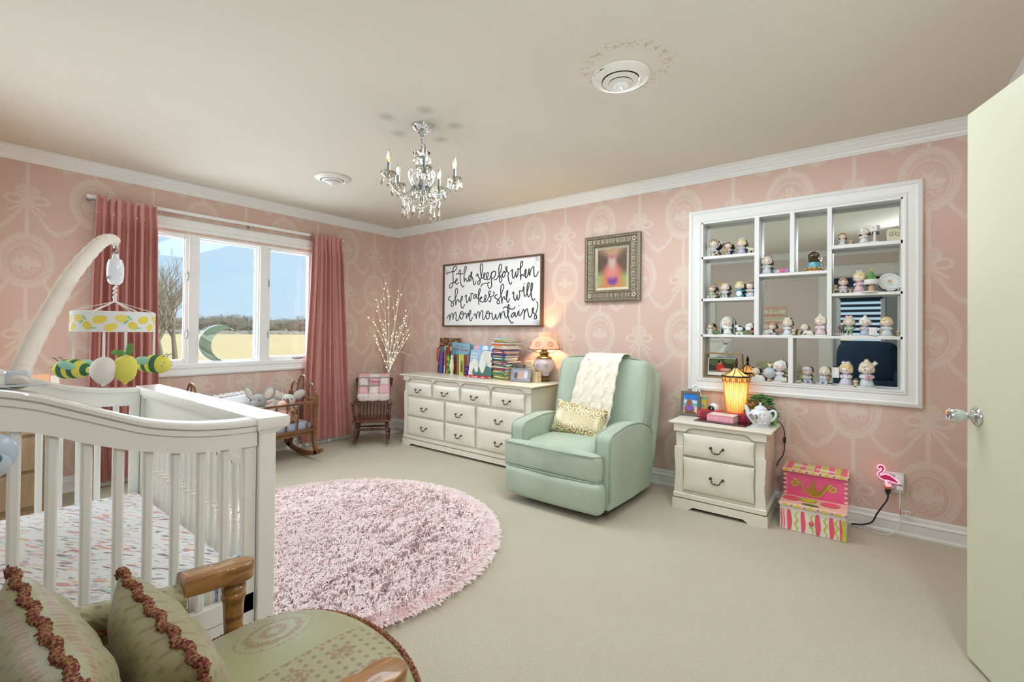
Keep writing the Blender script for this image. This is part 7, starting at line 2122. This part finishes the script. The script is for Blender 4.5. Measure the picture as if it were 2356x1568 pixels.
MB().box((-.032, -.035, 0), (.034, .035, .142), .003).build('box', pat('yellow_turquoise', '#d7cf4a', '#cfc23a', '#5ab3bd', 22), yb, 0)
MB().box((-.033, -.0365, .0), (-.022, -.034, .142)).box((-.010, -.0365, .0), (.002, -.034, .142)).box((-.033, -.0365, .128), (.035, -.034, .143)).build('turquoise_edging', mat('turquoise_paint', '#4fb0ba', .4), yb, 0)
wc = thing('white_wall_ornament', 'white looped ornament leaning on the display frame above the yellow box', 'ornament', (3.612, -.035, .742))
MB().tube(cat_rom([(-.028, 0, .0), (-.022, .0, .045), (-.006, 0, .068), (.006, 0, .060), (.022, 0, .030), (.028, 0, -.02), (.030, .0, -.09)], 5), .008, 8).prism([(-.03, -.01), (-.016, .055), (0, .07), (.012, .055), (.004, -.005)], -.004, .004, M=XZ).build('body', M_WHITEP, wc, 50)
wcam = thing('baby_monitor_camera', 'round white baby monitor camera with a black lens on the nightstand', 'camera', (3.762, -.130, NZ), radians(-14))
MB().lathe([(0, 0), (.026, 0), (.028, .006), (.024, .036), (.018, .040), (0, .040)], 24).ell((0, 0, .072), (.0335, .0335, .0345), 24, 14).build('body', M_WHITEP, wcam, 60)
MB().lathe([(0, 0), (.0225, 0), (.0225, .004), (.019, .006), (0, .004)], 28, M=T(-.004, -.0285, .070) @ RX(90)).build('lens_bezel', mat('gloss_black', '#0c0d10', .08, coat=.6), wcam, 50)
MB().ell((.006, -.0345, .080), (.004, .0012, .004), 8, 6).build('lens_glint', M_STEEL, wcam)
MB().ell((-.004, -.0340, .052), .002, 6, 5).build('status_light', mat('blue_led', '#4a5cff', .3, emit='#5566ff', estr=4), wcam)
ty = thing('mirror_tray', 'thin dark-edged mirrored glass tray on the nightstand top', 'tray', (3.855, -.245, NZ), radians(-4))
MB().box((-.165, -.105, .0), (.165, .105, .007), .003, 2).build('glass', mat('smoked_mirror', '#6f7677', .03, 1), ty, 0)
MB().box((-.168, -.108, .0005), (.168, .108, .0045), .002).build('edge', mat('dark_glass_edge', '#27323a', .2), ty, 0)
GB2 = 'red quote books on the nightstand'
def qbook(label, x, y, rz, txt1, txt2):
    b = thing('quote_book', label, 'book', (x, y, NZ+.0072), radians(rz), GB2)
    MB().box((-.075, 0, 0), (.075, .11, .0026)).box((-.075, 0, .047), (.075, .11, .05)).box((-.075, 0, 0), (.075, .003, .05)).build('cover', mat('raspberry_cover', '#c93f55', .45, coat=.2), b, 0)
    MB().box((-.072, .003, .0026), (.072, .107, .047)).build('pages', PAGE, b, 0)
    MB().text(txt1, .022, T(0, -.0006, .036) @ RX(90), .0005).text(txt2, .026, T(0, -.0006, .014) @ RX(90), .0005).build('lettering', mat('black_print', '#1a1012', .5), b, 0)
qbook('raspberry quote book with black lettering behind the left of the pink book', 3.735, -.185, -4, 'good girls', 'MADE OF')
qbook('raspberry quote book with black lettering half hidden by the teapot', 3.935, -.198, -4, 'sugar and sp', 'LACE AND')
pk = thing('pink_book', 'glossy pink clothbound book lying on the mirrored tray in front', 'book', (3.846, -.318, NZ+.0072), radians(-4))
MB().box((-.085, 0, 0), (.085, .125, .003)).box((-.085, 0, .041), (.085, .125, .044)).box((-.085, 0, 0), (.085, .003, .044)).build('cover', mat('candy_pink_cover', '#f0a3b4', .35, coat=.3), pk, 0)
MB().box((-.0845, .012, .0435), (.0845, .125, .0448)).build('white_panel', mat('cream_panel', '#ede4da', .4), pk, 0)
MB().box((-.082, .003, .003), (.082, .122, .041)).build('pages', PAGE, pk, 0)
sqm = MB(); picture_frame(sqm, -.030, -.018, .016, .028, [(0, .0008), (.002, .0008)], lambda a, b, t: (a, -t, b))
for x in (-.072, .045, .072): sqm.ell((x, 0, .020), (.004, .0008, .004), 8, 5)
sqm.build('spine_marks', mat('white_foil', '#f7eef0', .4), pk, 0)
# fringed lantern lamp
M_FRINGE = translucent('gold_bead_fringe', '#ead2a0', .55)
fl2 = thing('fringe_lamp', 'lit lantern lamp with tall gold beaded fringe and bronze pointed roof', 'table lamp', (3.902, -.105, NZ))
MB().lathe([(0, 0), (.056, 0), (.057, .012), (.050, .018), (0, .02)], 32).build('base', mat('bronze', '#4a3d2a', .4, .8), fl2)
R0, R1 = .058, .083
MB().lathe([(R0, .018), (R0+.005, .08), (R1-.008, .22), (R1, .300)], 96, wob=lambda a, z: 1+.020*cos(48*a)+.012*cos(31*a+1), close=False).build('fringe', M_FRINGE, fl2, 80)
st_ = MB()
for k in range(40):
    a = k*2*pi/40; st_.tube([((R0+.003)*cos(a), (R0+.003)*sin(a), .02), ((R0+.008)*cos(a), (R0+.008)*sin(a), .08), ((R1+.001)*cos(a), (R1+.001)*sin(a), .30)], .0017, 5)
st_.build('fringe_strand', translucent('amber_strand', '#cfae6a', .4), fl2)
sw = MB()
for k in range(14):
    a0 = k*2*pi/14; sw.tube([((R1+.005)*cos(a0+q*2*pi/14), (R1+.005)*sin(a0+q*2*pi/14), .298-.028*sin(pi*q)) for q in [i/8 for i in range(9)]], .0026, 5)
    sw.ell(((R1+.004)*cos(a0), (R1+.004)*sin(a0), .278), (.003, .003, .010), 6, 5)
sw.build('beaded_swag', mat('copper_beads', '#a9774a', .35, .4), fl2)
MB().lathe([(R1+.010, .303), (R1+.014, .308), (R1+.010, .314), (R1-.004, .312)], 40, close=False).build('rim', mat('dark_bronze', '#3b2f20', .4, .8), fl2)
MB().lathe([(R1+.008, .312), (.055, .326), (.030, .346), (.016, .366)], 40, close=False).build('roof', translucent('roof_shade', '#f2ddb0', .5), fl2, 60)
rb_ = MB()
for k in range(8): a = k*pi/4; rb_.tube([((R1+.009)*cos(a), (R1+.009)*sin(a), .314), (.056*cos(a), .056*sin(a), .329), (.031*cos(a), .031*sin(a), .349), (.014*cos(a), .014*sin(a), .370)], .0026, 5)
rb_.lathe([(0, .362), (.016, .364), (.014, .372), (.009, .376), (.011, .384), (.006, .388), (.012, .396), (.013, .404), (.008, .420), (.003, .434), (0, .438)], 14)
rb_.build('finial', mat('dark_bronze_b', '#4b3a24', .35, .85), fl2)
light('lantern_bulb', 'POINT', (3.902, -.105, NZ+.19), 2.2, srgb('#ffc27a')[:3], .03)
cd = thing('lamp_cord', 'black lamp cord with an inline switch hanging off the nightstand', 'cord', (0, 0, 0))
MB().tube(cat_rom([(3.93, -.05, NZ+.008), (4.03, -.045, NZ+.008), (4.12, -.05, NZ+.012), (4.165, -.06, NZ+.010), (4.190, -.06, .570), (4.197, -.055, .520), (4.196, -.05, .440), (4.185, -.04, .38), (4.158, -.03, .335), (4.15, -.022, .30)], 5), .003, 6).build('wire', M_BLACK, cd)
MB().box((4.189, -.066, .470), (4.205, -.044, .510), .004).build('switch', M_BLACK, cd, 30)
# ivy
iv = thing('potted_ivy', 'leafy green ivy plant in a pot behind the teapot on the nightstand', 'plant', (4.055, -.090, NZ))
MB().lathe([(0, 0), (.040, 0), (.052, .075), (.050, .078), (.046, .070), (0, .068)], 20).build('pot', mat('dark_pot', '#3a4038', .6), iv, 40)
leafs = [MB(), MB()]; stem = MB(); rr = random.Random(5)
def ivy_leaf(mb, p, d, up, s):
    o = [(0, -.1), (.35, -.35), (.62, -.05), (.42, .18), (.62, .50), (.25, .48), (0, 1.0), (-.25, .48), (-.62, .50), (-.42, .18), (-.62, -.05), (-.35, -.35)]
    d = d.normalized(); sd = d.cross(up).normalized(); n_ = sd.cross(d)
    vs = [p+sd*(a*s)+d*(b*s)+n_*(-.10*s*(abs(a)+b*b*.6)) for a, b in o]; vs.append(p+d*.2*s+n_*.06*s)
    lo = [v-n_*.0012 for v in vs]
    n = len(o); fs = [(i, (i+1) % n, n) for i in range(n)]+[((i+1) % n+n+1, i+n+1, 2*n+1) for i in range(n)]+[(i, i+n+1, (i+1) % n+n+1, (i+1) % n) for i in range(n)]
    mb.add(vs+lo, fs)
for k in range(120):
    a = rr.uniform(0, 2*pi); q = rr.random()**.7; r = .092*q; zz = .100+.085*(1-q*q)+rr.uniform(-.018, .012)
    if q > .75: zz -= rr.uniform(0, .06)
    p = V((r*cos(a)*1.05, max(-.085, min(.060, r*sin(a))), zz)); dd_ = V((cos(a), sin(a)*.8-.25, rr.uniform(-.4, .35)))
    ivy_leaf(leafs[k % 2], p, dd_, V((0, -.25, 1)), rr.uniform(.018, .030))
    if k % 3 == 0: stem.tube([(0, 0, .06), tuple(p*.6+V((0, 0, .03))), tuple(p)], .0012, 4)
for k in range(8):
    ivy_leaf(leafs[k % 2], V((.080+.010*(k % 3), -.01-.01*k % 3, .10-.022*k*.6)), V((.5, -.4, -.6)), V((.2, -.8, .5)), .024)
stem.build('stem', mat('ivy_stem', '#4b5a2c', .7), iv)
lo_ = leafs[0].build('foliage', [mat('ivy_dark', '#1f5a2c', .4, var=.2, vscale=60)], iv, 0); lo2 = leafs[1].build('foliage', [mat('ivy_bright', '#3f8a33', .4, var=.25, vscale=60)], iv, 0)
# porcelain teapot house
tp = thing('teapot_ornament', 'white porcelain teapot ornament with a heart-shaped hole and tiny figure inside', 'ornament', (4.082, -.250, NZ), radians(-6))
M_BISQ = mat('white_bisque', '#e2e6ea', .45, var=.03, vscale=60, bump=.12, bscale=130, coat=.2)
def heart(s, cx, cz, n=40): return [(cx+s*16*sin(t)**3/17, cz+s*(13*cos(t)-5*cos(2*t)-2*cos(3*t)-cos(4*t))/17) for t in [2*pi*k/n for k in range(n)]]
bm = MB().lathe([(0, 0), (.052, 0), (.054, .006), (.044, .012), (.050, .020), (.064, .040), (.070, .062), (.066, .085), (.052, .104), (.036, .112), (.034, .115), (0, .116)], 40, wob=lambda a, z: 1+.012*cos(9*a))
body = bm.build('body', M_BISQ, tp, 60)
MB().lathe([(.036, .113), (.038, .118), (.026, .130), (.010, .138), (.006, .141), (.009, .148), (.006, .155), (0, .157)], 24).build('lid', M_BISQ, tp, 60)
MB().tube(cat_rom([(-.055, 0, .050), (-.075, 0, .075), (-.082, 0, .105), (-.092, 0, .132)], 5), [.018-.0006*k for k in range(16)], 10).build('spout', M_BISQ, tp)
MB().tube(cat_rom([(.052, 0, .100), (.078, 0, .112), (.092, 0, .098), (.090, 0, .074), (.074, 0, .052), (.064, 0, .042)], 5), .0075, 10).build('handle', M_BISQ, tp)
hx_ = -.030; HM = T(-.018, -.062, .058) @ RZ(-16) @ RX(4)
MB().prism(heart(.036, 0, .004), -.008, .006, M=HM @ XZ).build('heart_hollow', mat('grey_hollow', '#8d9193', .7), tp, 0)
MB().tube([HM @ V((a, -.007, b)) for a, b in heart(.038, 0, .004)], .0035, 6, closed=True).build('heart_rim', M_BISQ, tp)
MB().ell(HM @ V((.010, -.010, -.012)), (.010, .007, .018), 10, 8).build('tiny_figure', porc('#a9b58c'), tp)
MB().ell(HM @ V((.010, -.010, .012)), .009, 10, 8).build('tiny_head', porc('#c99f7a'), tp)
rz = MB()
for a in (-2.2, -1.35, -1.0): rz.ell((.060*cos(a), .060*sin(a), .088), (.010, .010, .008), 10, 7, fn=lambda q: 1+.1*cos(5*atan2(q.y, q.x)))
for a in (-1.3, -.9): rz.ell((.066*cos(a), .066*sin(a), .032), (.009, .009, .007), 10, 7)
rz.build('roses', porc('#ddd3dc'), tp)

# ================================================================== OUTLET, NIGHT LIGHT AND CORDS
ou = thing('power_outlet', 'white six-socket wall outlet adapter above the baseboard', 'outlet', (4.770, 0, .310))
MB().box((-.050, -.012, -.062), (.050, 0, .062), .008, 3).build('plate', mat('outlet_ivory', '#d9dcd8', .4), ou, 40)
MB().box((.008, -.040, -.005), (.046, -.010, .050), .006).build('plug_adapter', M_WHITEP, ou, 30)
MB().box((.012, -.034, -.040), (.044, -.010, -.012), .005).build('charger_plug', M_WHITEP, ou, 30)
sl_ = MB()
for z in (.040, .012, -.016, -.044):
    for x in (-.012, .000): sl_.box((x-.0015, -.0132, z-.005), (x+.0015, -.0118, z+.005))
sl_.build('socket_slot', M_BLACK, ou, 0)
M_FLA = mat('magenta_acrylic', '#b8125a', .2, coat=.6, emit='#c0145e', estr=.25); M_FLE = mat('pink_light_edge', '#ff9fb0', .3, emit='#ff8fa4', estr=1.6)
fm = thing('flamingo_night_light', 'magenta flamingo-shaped night light plugged into the wall outlet', 'night light', (4.742, -.012, .290))
body = [(-.050, .100), (-.046, .115), (-.034, .121), (-.022, .115), (-.017, .102), (-.022, .086), (-.036, .070), (-.040, .060), (-.034, .058), (-.018, .068), (.004, .066), (.030, .050), (.046, .034), (.050, .026), (.030, .028), (.004, .034), (-.024, .036), (-.042, .048), (-.050, .062), (-.044, .076), (-.032, .090), (-.030, .100), (-.036, .104), (-.042, .098)]
bp = [(p.x, p.y) for p in cat_rom(body, 4, closed=True)]
MB().prism(bp, .024, .032, M=XZ, bev=.002).build('body', M_FLA, fm, 30)
MB().tube([(a, -.028, b) for a, b in bp], .0042, 6, closed=True).build('lit_edge', M_FLE, fm)
lg = MB().tube([(-.008, -.028, .032), (-.004, -.028, .008), (.012, -.028, .012), (.016, -.028, .002), (-.002, -.028, .000)], .0032, 6).tube([(-.012, -.028, .032), (-.006, -.028, -.006)], .0032, 6)
lg.build('legs', M_FLE, fm)
MB().box((-.020, -.036, -.020), (.016, -.001, -.004), .005).build('base', mat('amber_base', '#b87038', .4), fm, 30)
pc2 = thing('black_power_cord', 'black power cord running from the outlet to behind the step stool', 'cord', (0, 0, 0))
MB().lathe([(0, 0), (.014, -.002), (.015, -.010), (.008, -.030), (.004, -.040), (0, -.041)], 12, at=(4.742, -.036, .272)).build('plug', M_BLACK, pc2)
MB().tube(cat_rom([(4.742, -.036, .235), (4.738, -.040, .205), (4.715, -.042, .160), (4.690, -.040, .110), (4.665, -.035, .050), (4.62, -.03, .022), (4.58, -.028, .014), (4.562, -.03, .012)], 5), .0045, 8).build('wire', M_BLACK, pc2)
wc2 = thing('charging_cable', 'thin white charging cord with a warning tag hanging from the outlet', 'cord', (0, 0, 0))
MB().tube(cat_rom([(4.798, -.028, .270), (4.798, -.026, .20), (4.797, -.024, .12), (4.793, -.026, .06), (4.778, -.035, .028), (4.75, -.07, .006), (4.70, -.085, .005), (4.64, -.06, .005), (4.575, -.035, .006)], 5), .0022, 6).build('wire', M_WHITEP, wc2)
tg = MB().box((4.797, -.031, .126), (4.846, -.030, .158)).build('warning_tag', mat('white_card', '#e9ebec', .6), wc2, 0)
MB().box((4.797, -.0316, .126), (4.803, -.0298, .158)).build('red_edge', mat('tag_red', '#d8452f', .6), tg, 0)
MB().box((4.806, -.0316, .130), (4.822, -.0309, .153)).build('grey_print', mat('tag_grey', '#b4bac0', .6), tg, 0)
MB().tube([(4.835+.008*cos(a), -.0314, .141+.009*sin(a)) for a in [i*pi/8 for i in range(16)]], .0010, 5, closed=True).tube([(4.829, -.0314, .148), (4.841, -.0314, .134)], .0009, 5).build('prohibition_sign', mat('tag_sign_red', '#c0392f', .6), tg)

# ================================================================== REAR OF THE ROOM (seen in the display mirror or at the picture's edge)
M_BIRD = wood('brown_dresser_veneer', '#8d7355', '#a68a68', 3, 2, .45, .15, 7)
bd_ = thing('wood_dresser', 'light brown wooden dresser against the window wall behind the crib', 'dresser', (.02, -4.28, 0))
MB().box((0, 0, .06), (.44, 1.14, .76), .004, 1).build('carcass', M_BIRD, bd_, 0)
MB().box((0, -.01, .76), (.47, 1.15, .785), .004, 1).box((.0, .0, 0), (.42, 1.14, .06)).build('top', M_BIRD, bd_, 0)
for r_ in range(3):
    for c_ in range(2):
        d = MB().box((.44, .02+.56*c_, .08+.225*r_), (.455, .56+.56*c_, .285+.225*r_), .003, 1).build('drawer', M_BIRD, bd_, 0)
        MB().ell((.465, .29+.56*c_, .18+.225*r_), .013, 10, 8).build('knob', M_STEEL, d)
pf_ = thing('peach_frame', 'peach and white picture card standing on the brown wooden dresser', 'picture card', (.36, -3.17, .786), rot=(0, radians(-10), 0))
MB().box((0, -.05, 0), (.012, .055, .112), .002, 1).build('card', mat('peach_card', '#efb68e', .6), pf_, 0)
MB().box((.002, .058, 0), (.012, .10, .100), .002, 1).build('white_card', mat('pale_card', '#e9e3d3', .6), pf_, 0)
MB().tube([(.008, -.052, 0), (.008, -.052, .113), (.008, -.03, .118)], .004, 6).build('edge', mat('cream_edge', '#efe6cf', .5), pf_)
tl_ = thing('bedside_lamp', 'small shaded lamp at the far left on the brown wooden dresser', 'table lamp', (.24, -3.66, .786))
MB().lathe([(0, 0), (.07, 0), (.07, .01), (.02, .03), (.03, .10), (.045, .16), (.02, .24), (.008, .26), (.008, .34), (0, .34)], 24).build('base', M_PORC, tl_)
MB().lathe([(.14, .26), (.09, .50)], 32, close=False).lathe([(.138, .26), (.088, .50)], 32, close=False).build('shade', translucent('linen_shade', '#f1e2c8', .4), tl_)
light('bedside_bulb', 'POINT', (.24, -3.66, .786+.36), 4, srgb('#ffc48e')[:3], .03)
# white closet door and unicorn wall head
struct('door_2', MB().box((1.65, RY0, 0), (2.62, RY0+.03, 2.03), .004, 1).box((1.75, RY0+.03, 1.1), (2.52, RY0+.036, 1.9)).box((1.75, RY0+.03, .2), (2.52, RY0+.036, .95)), mat('closet_white', '#dfe1dc', .5))
un = thing('unicorn_head', 'white plush unicorn head with a gold horn on the closet door, seen in the mirror', 'wall ornament', (2.50, RY0+.035, 1.08))
soft_body(un, 'head', M_PLW, [((0, .05, 0), (.07, .06, .10)), ((.05, .16, -.03), (.05, .08, .05)), ((-.02, .06, .06), (.05, .05, .05))])
MB().lathe([(.020, 0), (.016, .05), (.006, .14), (0, .15)], 12, M=T(.0, .10, .09) @ RX(-40), wob=lambda a, z: 1+.1*sin(a*3+z*90)).build('horn', mat('gold_horn', '#c9a24a', .3, .7), un)
MB().ell((.05, .13, .02), .010, 8, 6).build('eye', M_EYE, un)
si = thing('striped_sign', 'pink and cream striped canvas with gold lettering on the rear wall, seen in the mirror', 'wall sign', (3.477, RY0, 1.435))
MB().box((-.162, 0, -.198), (.162, .03, .198), .002, 1).build('canvas', mat('cream_canvas', '#efe9d6', .7), si, 0)
m = MB()
for k in range(4): m.box((-.162, .030, -.198+.114*k), (.162, .0305, -.198+.114*k+.055))
m.build('pink_stripes', mat('pink_stripe', '#e6b7ac', .7), si, 0)
RM = T(0, .031, 0) @ RZ(180) @ RX(90)
t_ = MB()
for s, sz, z in (('She is', .075, .125), ('CLOTHED WITH', .042, .06), ('STRENGTH &', .045, .005), ('dignity', .065, -.06)): t_.text(s, sz, T(0, 0, z) @ RM, .0006, shear=.2 if s[0] in 'Sd' and s != 'STRENGTH &' else 0)
t_.build('lettering', mat('gold_print', '#b79a4e', .4, .4), si, 0)
# next room: blinds, valance, sofa
win2 = bpy.data.objects.new('window_2', None); COL.objects.link(win2); win2['kind'] = 'structure'
picture_frame(MB(), 4.16, 4.89, .94, 1.93, [(0, .02), (.06, .02)], lambda a, b, t: (a, -7.0+t, b)).build('window_frame', M_TRIM, win2, 0)
MB().box((4.22, -7.06, 1.0), (4.83, -7.055, 1.87)).build('pane', M_PANE, win2, 0)
bl = thing('zebra_blind', 'navy striped zebra roller blind in the next room, seen in the mirror', 'window blind', (4.525, -6.99, 1.0))
M_NAVY = mat('navy_fabric', '#27405a', .8, var=.1, vscale=8)
for k in range(9): MB().box((-.30, -.006, .04+.098*k), (.30, .0, .092+.098*k)).build('slat', M_NAVY, bl, 0)
MB().box((-.32, -.02, .87), (.32, .06, .94), .01).build('cassette', M_NAVY, bl, 30)
vl = thing('valance', 'navy fabric valance high on the next room wall, seen in the mirror', 'valance', (4.57, -6.98, 2.10))
MB().surf(lambda u, v: V((-.47+.94*u, .10+.02*sin(u*40), .28*v)), 60, 6).surf(lambda u, v: V((-.47+.94*(1-u), .09+.02*sin((1-u)*40), .28*v)), 60, 6).box((-.47, 0, .28), (.47, .12, .30)).build('fabric', M_NAVY, vl, 60)
sf = thing('navy_sofa', 'navy blue sofa in the next room, seen in the display mirror', 'sofa', (4.62, -6.3, 0))
q = MB(); rbox(q, (-.55, -.30, .12), (.55, .45, .45), .06, 4, .01); q.build('seat', M_NAVY, sf, 60)
q = MB(); rbox(q, (-.38, -.02, .40), (.40, .20, 1.06), .08, 4, .04, M=T(0, .25, 0) @ RX(10)); q.build('back_cushion', M_NAVY, sf, 60)
for s in (-1, 1):
    q = MB(); rbox(q, (s*.45-.10, -.30, .05), (s*.45+.10, .42, .62), .06, 4, .01); q.build('arm', M_NAVY, sf, 60)
MB().box((-.5, -.28, 0), (.5, .42, .12)).build('base', M_BLACK, sf, 0)
light('next_room_fill', 'POINT', (3.6, -5.4, 2.0), 25, (.95, .97, 1), .25)  # unseen point light added to brighten the next room
# storybook leaning by the crib foot, little charger on the carpet
sbk = thing('picture_book', 'blue and white picture book leaning inside the crib end by the armchair post', 'book', (2.930, -2.990, .315), rot=(radians(10), 0, radians(12)))
MB().box((-.008, -.06, 0), (.008, .06, .115), .001, 1).build('cover', pat('blue_white_cover', '#d8e4ee', '#8fb6d6', '#a8487a', 18), sbk, 0)
MB().box((.008, -.06, 0), (.0095, .06, .040)).build('dark_band', mat('navy_band', '#1d2430', .5), sbk, 0)
chg = thing('white_charger', 'small white plug adapter lying on the carpet by the dresser corner', 'charger', (.640, -.330, 0), radians(30))
MB().box((-.022, -.030, 0), (.022, .030, .022), .006).build('body', M_WHITEP, chg, 30)
MB().box((-.006, -.045, .008), (-.004, -.030, .014)).box((.004, -.045, .008), (.006, -.030, .014)).build('prongs', M_STEEL, chg, 0)
tcd = thing('tree_cord', 'thin white cord trailing from the birch tree across the corner carpet', 'cord', (0, 0, 0))
MB().tube(cat_rom([(.22, -.27, .60), (.235, -.275, .35), (.25, -.27, .12), (.26, -.29, .02), (.33, -.33, .006), (.42, -.22, .005), (.52, -.26, .005), (.61, -.33, .012)], 6), .0025, 6).build('wire', M_WHITEP, tcd)

# ================================================================== OUTSIDE THE WINDOW
def field_mat():
    m, t, b = new_mat('winter_field'); X, Y, Z = object_xyz(t)
    n1 = noise_at(t, X*.35, Y, 0, .08, 5, .6); n2 = noise_at(t, X, Y, 0, 1.4, 4, .7)
    c = mixc(t, n1, '#dcc58e', '#efdcb0'); c = mixc(t, E.op('MULTIPLY_ADD', n2, 3, -1.2, clamp=True)*.35, c, '#a98f5a')
    t.links.new(c, b.inputs['Base Color']); b.inputs['Roughness'].default_value = 1
    return m
gz = -1.0
f = MB().surf(lambda u, v: V((-.6-260*u**2.2, -330+560*v, gz-(0 if u > .02 else .0)+1.0*math.sin(u*5+v*7)*min(1, u*2)*.8-.0)), 60, 60)
fo = f.build('field', field_mat(), None, 180); fo['kind'] = 'structure'
M_BARK = mat('winter_bark', '#8a8074', .9, var=.15, vscale=6); M_TWIGD = mat('winter_twig', '#9c9182', .9); M_DKBARK = mat('dark_bare_bark', '#3b342d', .9)
def bare_tree(root, H, rad, seed, m, lean=0, spread=.55, depth=5, trunk_to=.28, twig=None, fork=3):
    rr = random.Random(seed); tr_ = MB(); br = MB()
    def grow(p, d, L, r, lv):
        n = 3; pts = [p]; q = p
        for i in range(n):
            d = (d+V((rr.uniform(-1, 1), rr.uniform(-1, 1), rr.uniform(-.3, .6)))*.13).normalized(); q = q+d*(L/n); pts.append(q)
        (tr_ if lv <= 1 else br).tube(pts, [r*(1-.42*i/n) for i in range(n+1)], 5 if lv < 3 else 3, cap=False)
        if lv >= depth: return
        for k in range(fork if lv else 5):
            a = rr.uniform(0, 2*pi); t = rr.uniform(.35, 1) if k else 1
            b0 = pts[min(n, max(1, int(t*n+.5)))]
            nd = (d+V((cos(a), sin(a), rr.uniform(-.15, .45)))*spread*rr.uniform(.7, 1.5)).normalized()
            grow(b0, nd, L*rr.uniform(.58, .80), r*.55, lv+1)
    grow(V((0, 0, 0)), V((lean, 0, 1)).normalized(), H*trunk_to, rad, 0)
    tr_.build('trunk', m, root, 60); br.build('branches', twig or m, root, 60)
def tree(name, label, x, y, H, seed, m=M_BARK, twig=M_TWIGD, z=None, group=None, **k):
    t = thing(name, label, 'tree', (x, y, gz if z is None else z), random.Random(seed).uniform(0, 6), group)
    bare_tree(t, H, k.pop('rad', H*.022), seed, m, twig=twig, **k)
    return t
GT = 'bare trees at the left of the field'
# line of sight through the left pane: y falls about .58 m for every metre of -x further out
def at_px(px, X):
    d = (px-1178)/FPX; v = _f2+_r3*d; t = (X-CPOS.x)/v.x; return CPOS.y+t*v.y
tree('bare_tree', 'tall pale bare tree directly beyond the left window pane', -34, at_px(404, -34), 8.2, 21, depth=6, spread=.36, group=GT)
tree('bare_tree', 'bare tree half hidden by the curtain edge in the left pane', -30, at_px(372, -30), 7.4, 5, depth=6, spread=.42, group=GT)
tree('bare_tree', 'shorter bare tree next to the window jamb in the left pane', -40, at_px(345, -40), 8.6, 8, depth=6, spread=.45, group=GT)
sh = thing('bare_shrub', 'dark bare shrub close outside the lower left window pane', 'shrub', (-3.4, at_px(372, -3.4), gz))
bare_tree(sh, 3.4, .022, 33, M_DKBARK, spread=.62, depth=6, trunk_to=.22)
ob_ = thing('bare_sapling', 'bare sapling outside, its thin branch crossing the top of the left window pane', 'tree', (-3.0, at_px(352, -3.0)-.55, gz))
zb = 2.68-gz
MB().tube(cat_rom([(0, 0, -.05), (.03, -.02, 1.2), (-.02, .02, 2.4), (0, 0, zb), (.02, -.03, zb+.9)], 5), [.045-.0018*i for i in range(21)], 7).build('trunk', M_DKBARK, ob_)
MB().tube(cat_rom([(0, 0, zb-.05), (0, .25, zb+.05), (0, .55, zb), (.0, .65, zb-.05), (0, .73, zb-.06), (0, .77, zb-.02)], 4), [.012-.0005*i for i in range(21)], 5).tube(cat_rom([(0, .25, zb+.05), (0, .5, zb+.10), (0, .63, zb+.11), (0, .67, zb+.18)], 4), .006, 5).tube(cat_rom([(0, .45, zb+.06), (0, .57, zb+.14), (0, .61, zb+.20)], 4), .005, 5).build('branch', M_DKBARK, ob_)
# distant wood along the far edge of the field: individual grey crowns
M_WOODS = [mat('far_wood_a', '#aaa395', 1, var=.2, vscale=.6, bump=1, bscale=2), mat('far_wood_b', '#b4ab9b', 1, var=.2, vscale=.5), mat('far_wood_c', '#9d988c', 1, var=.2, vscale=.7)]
protos = []
for k in range(4):
    p = thing('far_tree', 'distant leafless tree in the grey wood along the far edge of the field', 'tree', (0, 0, -50), 0, 'distant woodland trees')
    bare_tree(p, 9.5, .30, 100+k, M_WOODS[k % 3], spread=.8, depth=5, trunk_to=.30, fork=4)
    protos.append(p)
rr = random.Random(77); i = 0
for row in range(3):
    for k in range(46):
        X = -150-22*row-rr.uniform(0, 14); y = at_px(330+440*k/45+rr.uniform(-6, 6), X)
        o = protos[i] if i < 4 else dup(protos[i % 4]); i += 1
        s = rr.uniform(.75, 1.15)*(.82+.1*row)
        o.location = (X, y, gz-.3); o.rotation_euler = (0, 0, rr.uniform(0, 6)); o.scale = (s*1.25, s*1.25, s)
hg = MB()
rr = random.Random(3)
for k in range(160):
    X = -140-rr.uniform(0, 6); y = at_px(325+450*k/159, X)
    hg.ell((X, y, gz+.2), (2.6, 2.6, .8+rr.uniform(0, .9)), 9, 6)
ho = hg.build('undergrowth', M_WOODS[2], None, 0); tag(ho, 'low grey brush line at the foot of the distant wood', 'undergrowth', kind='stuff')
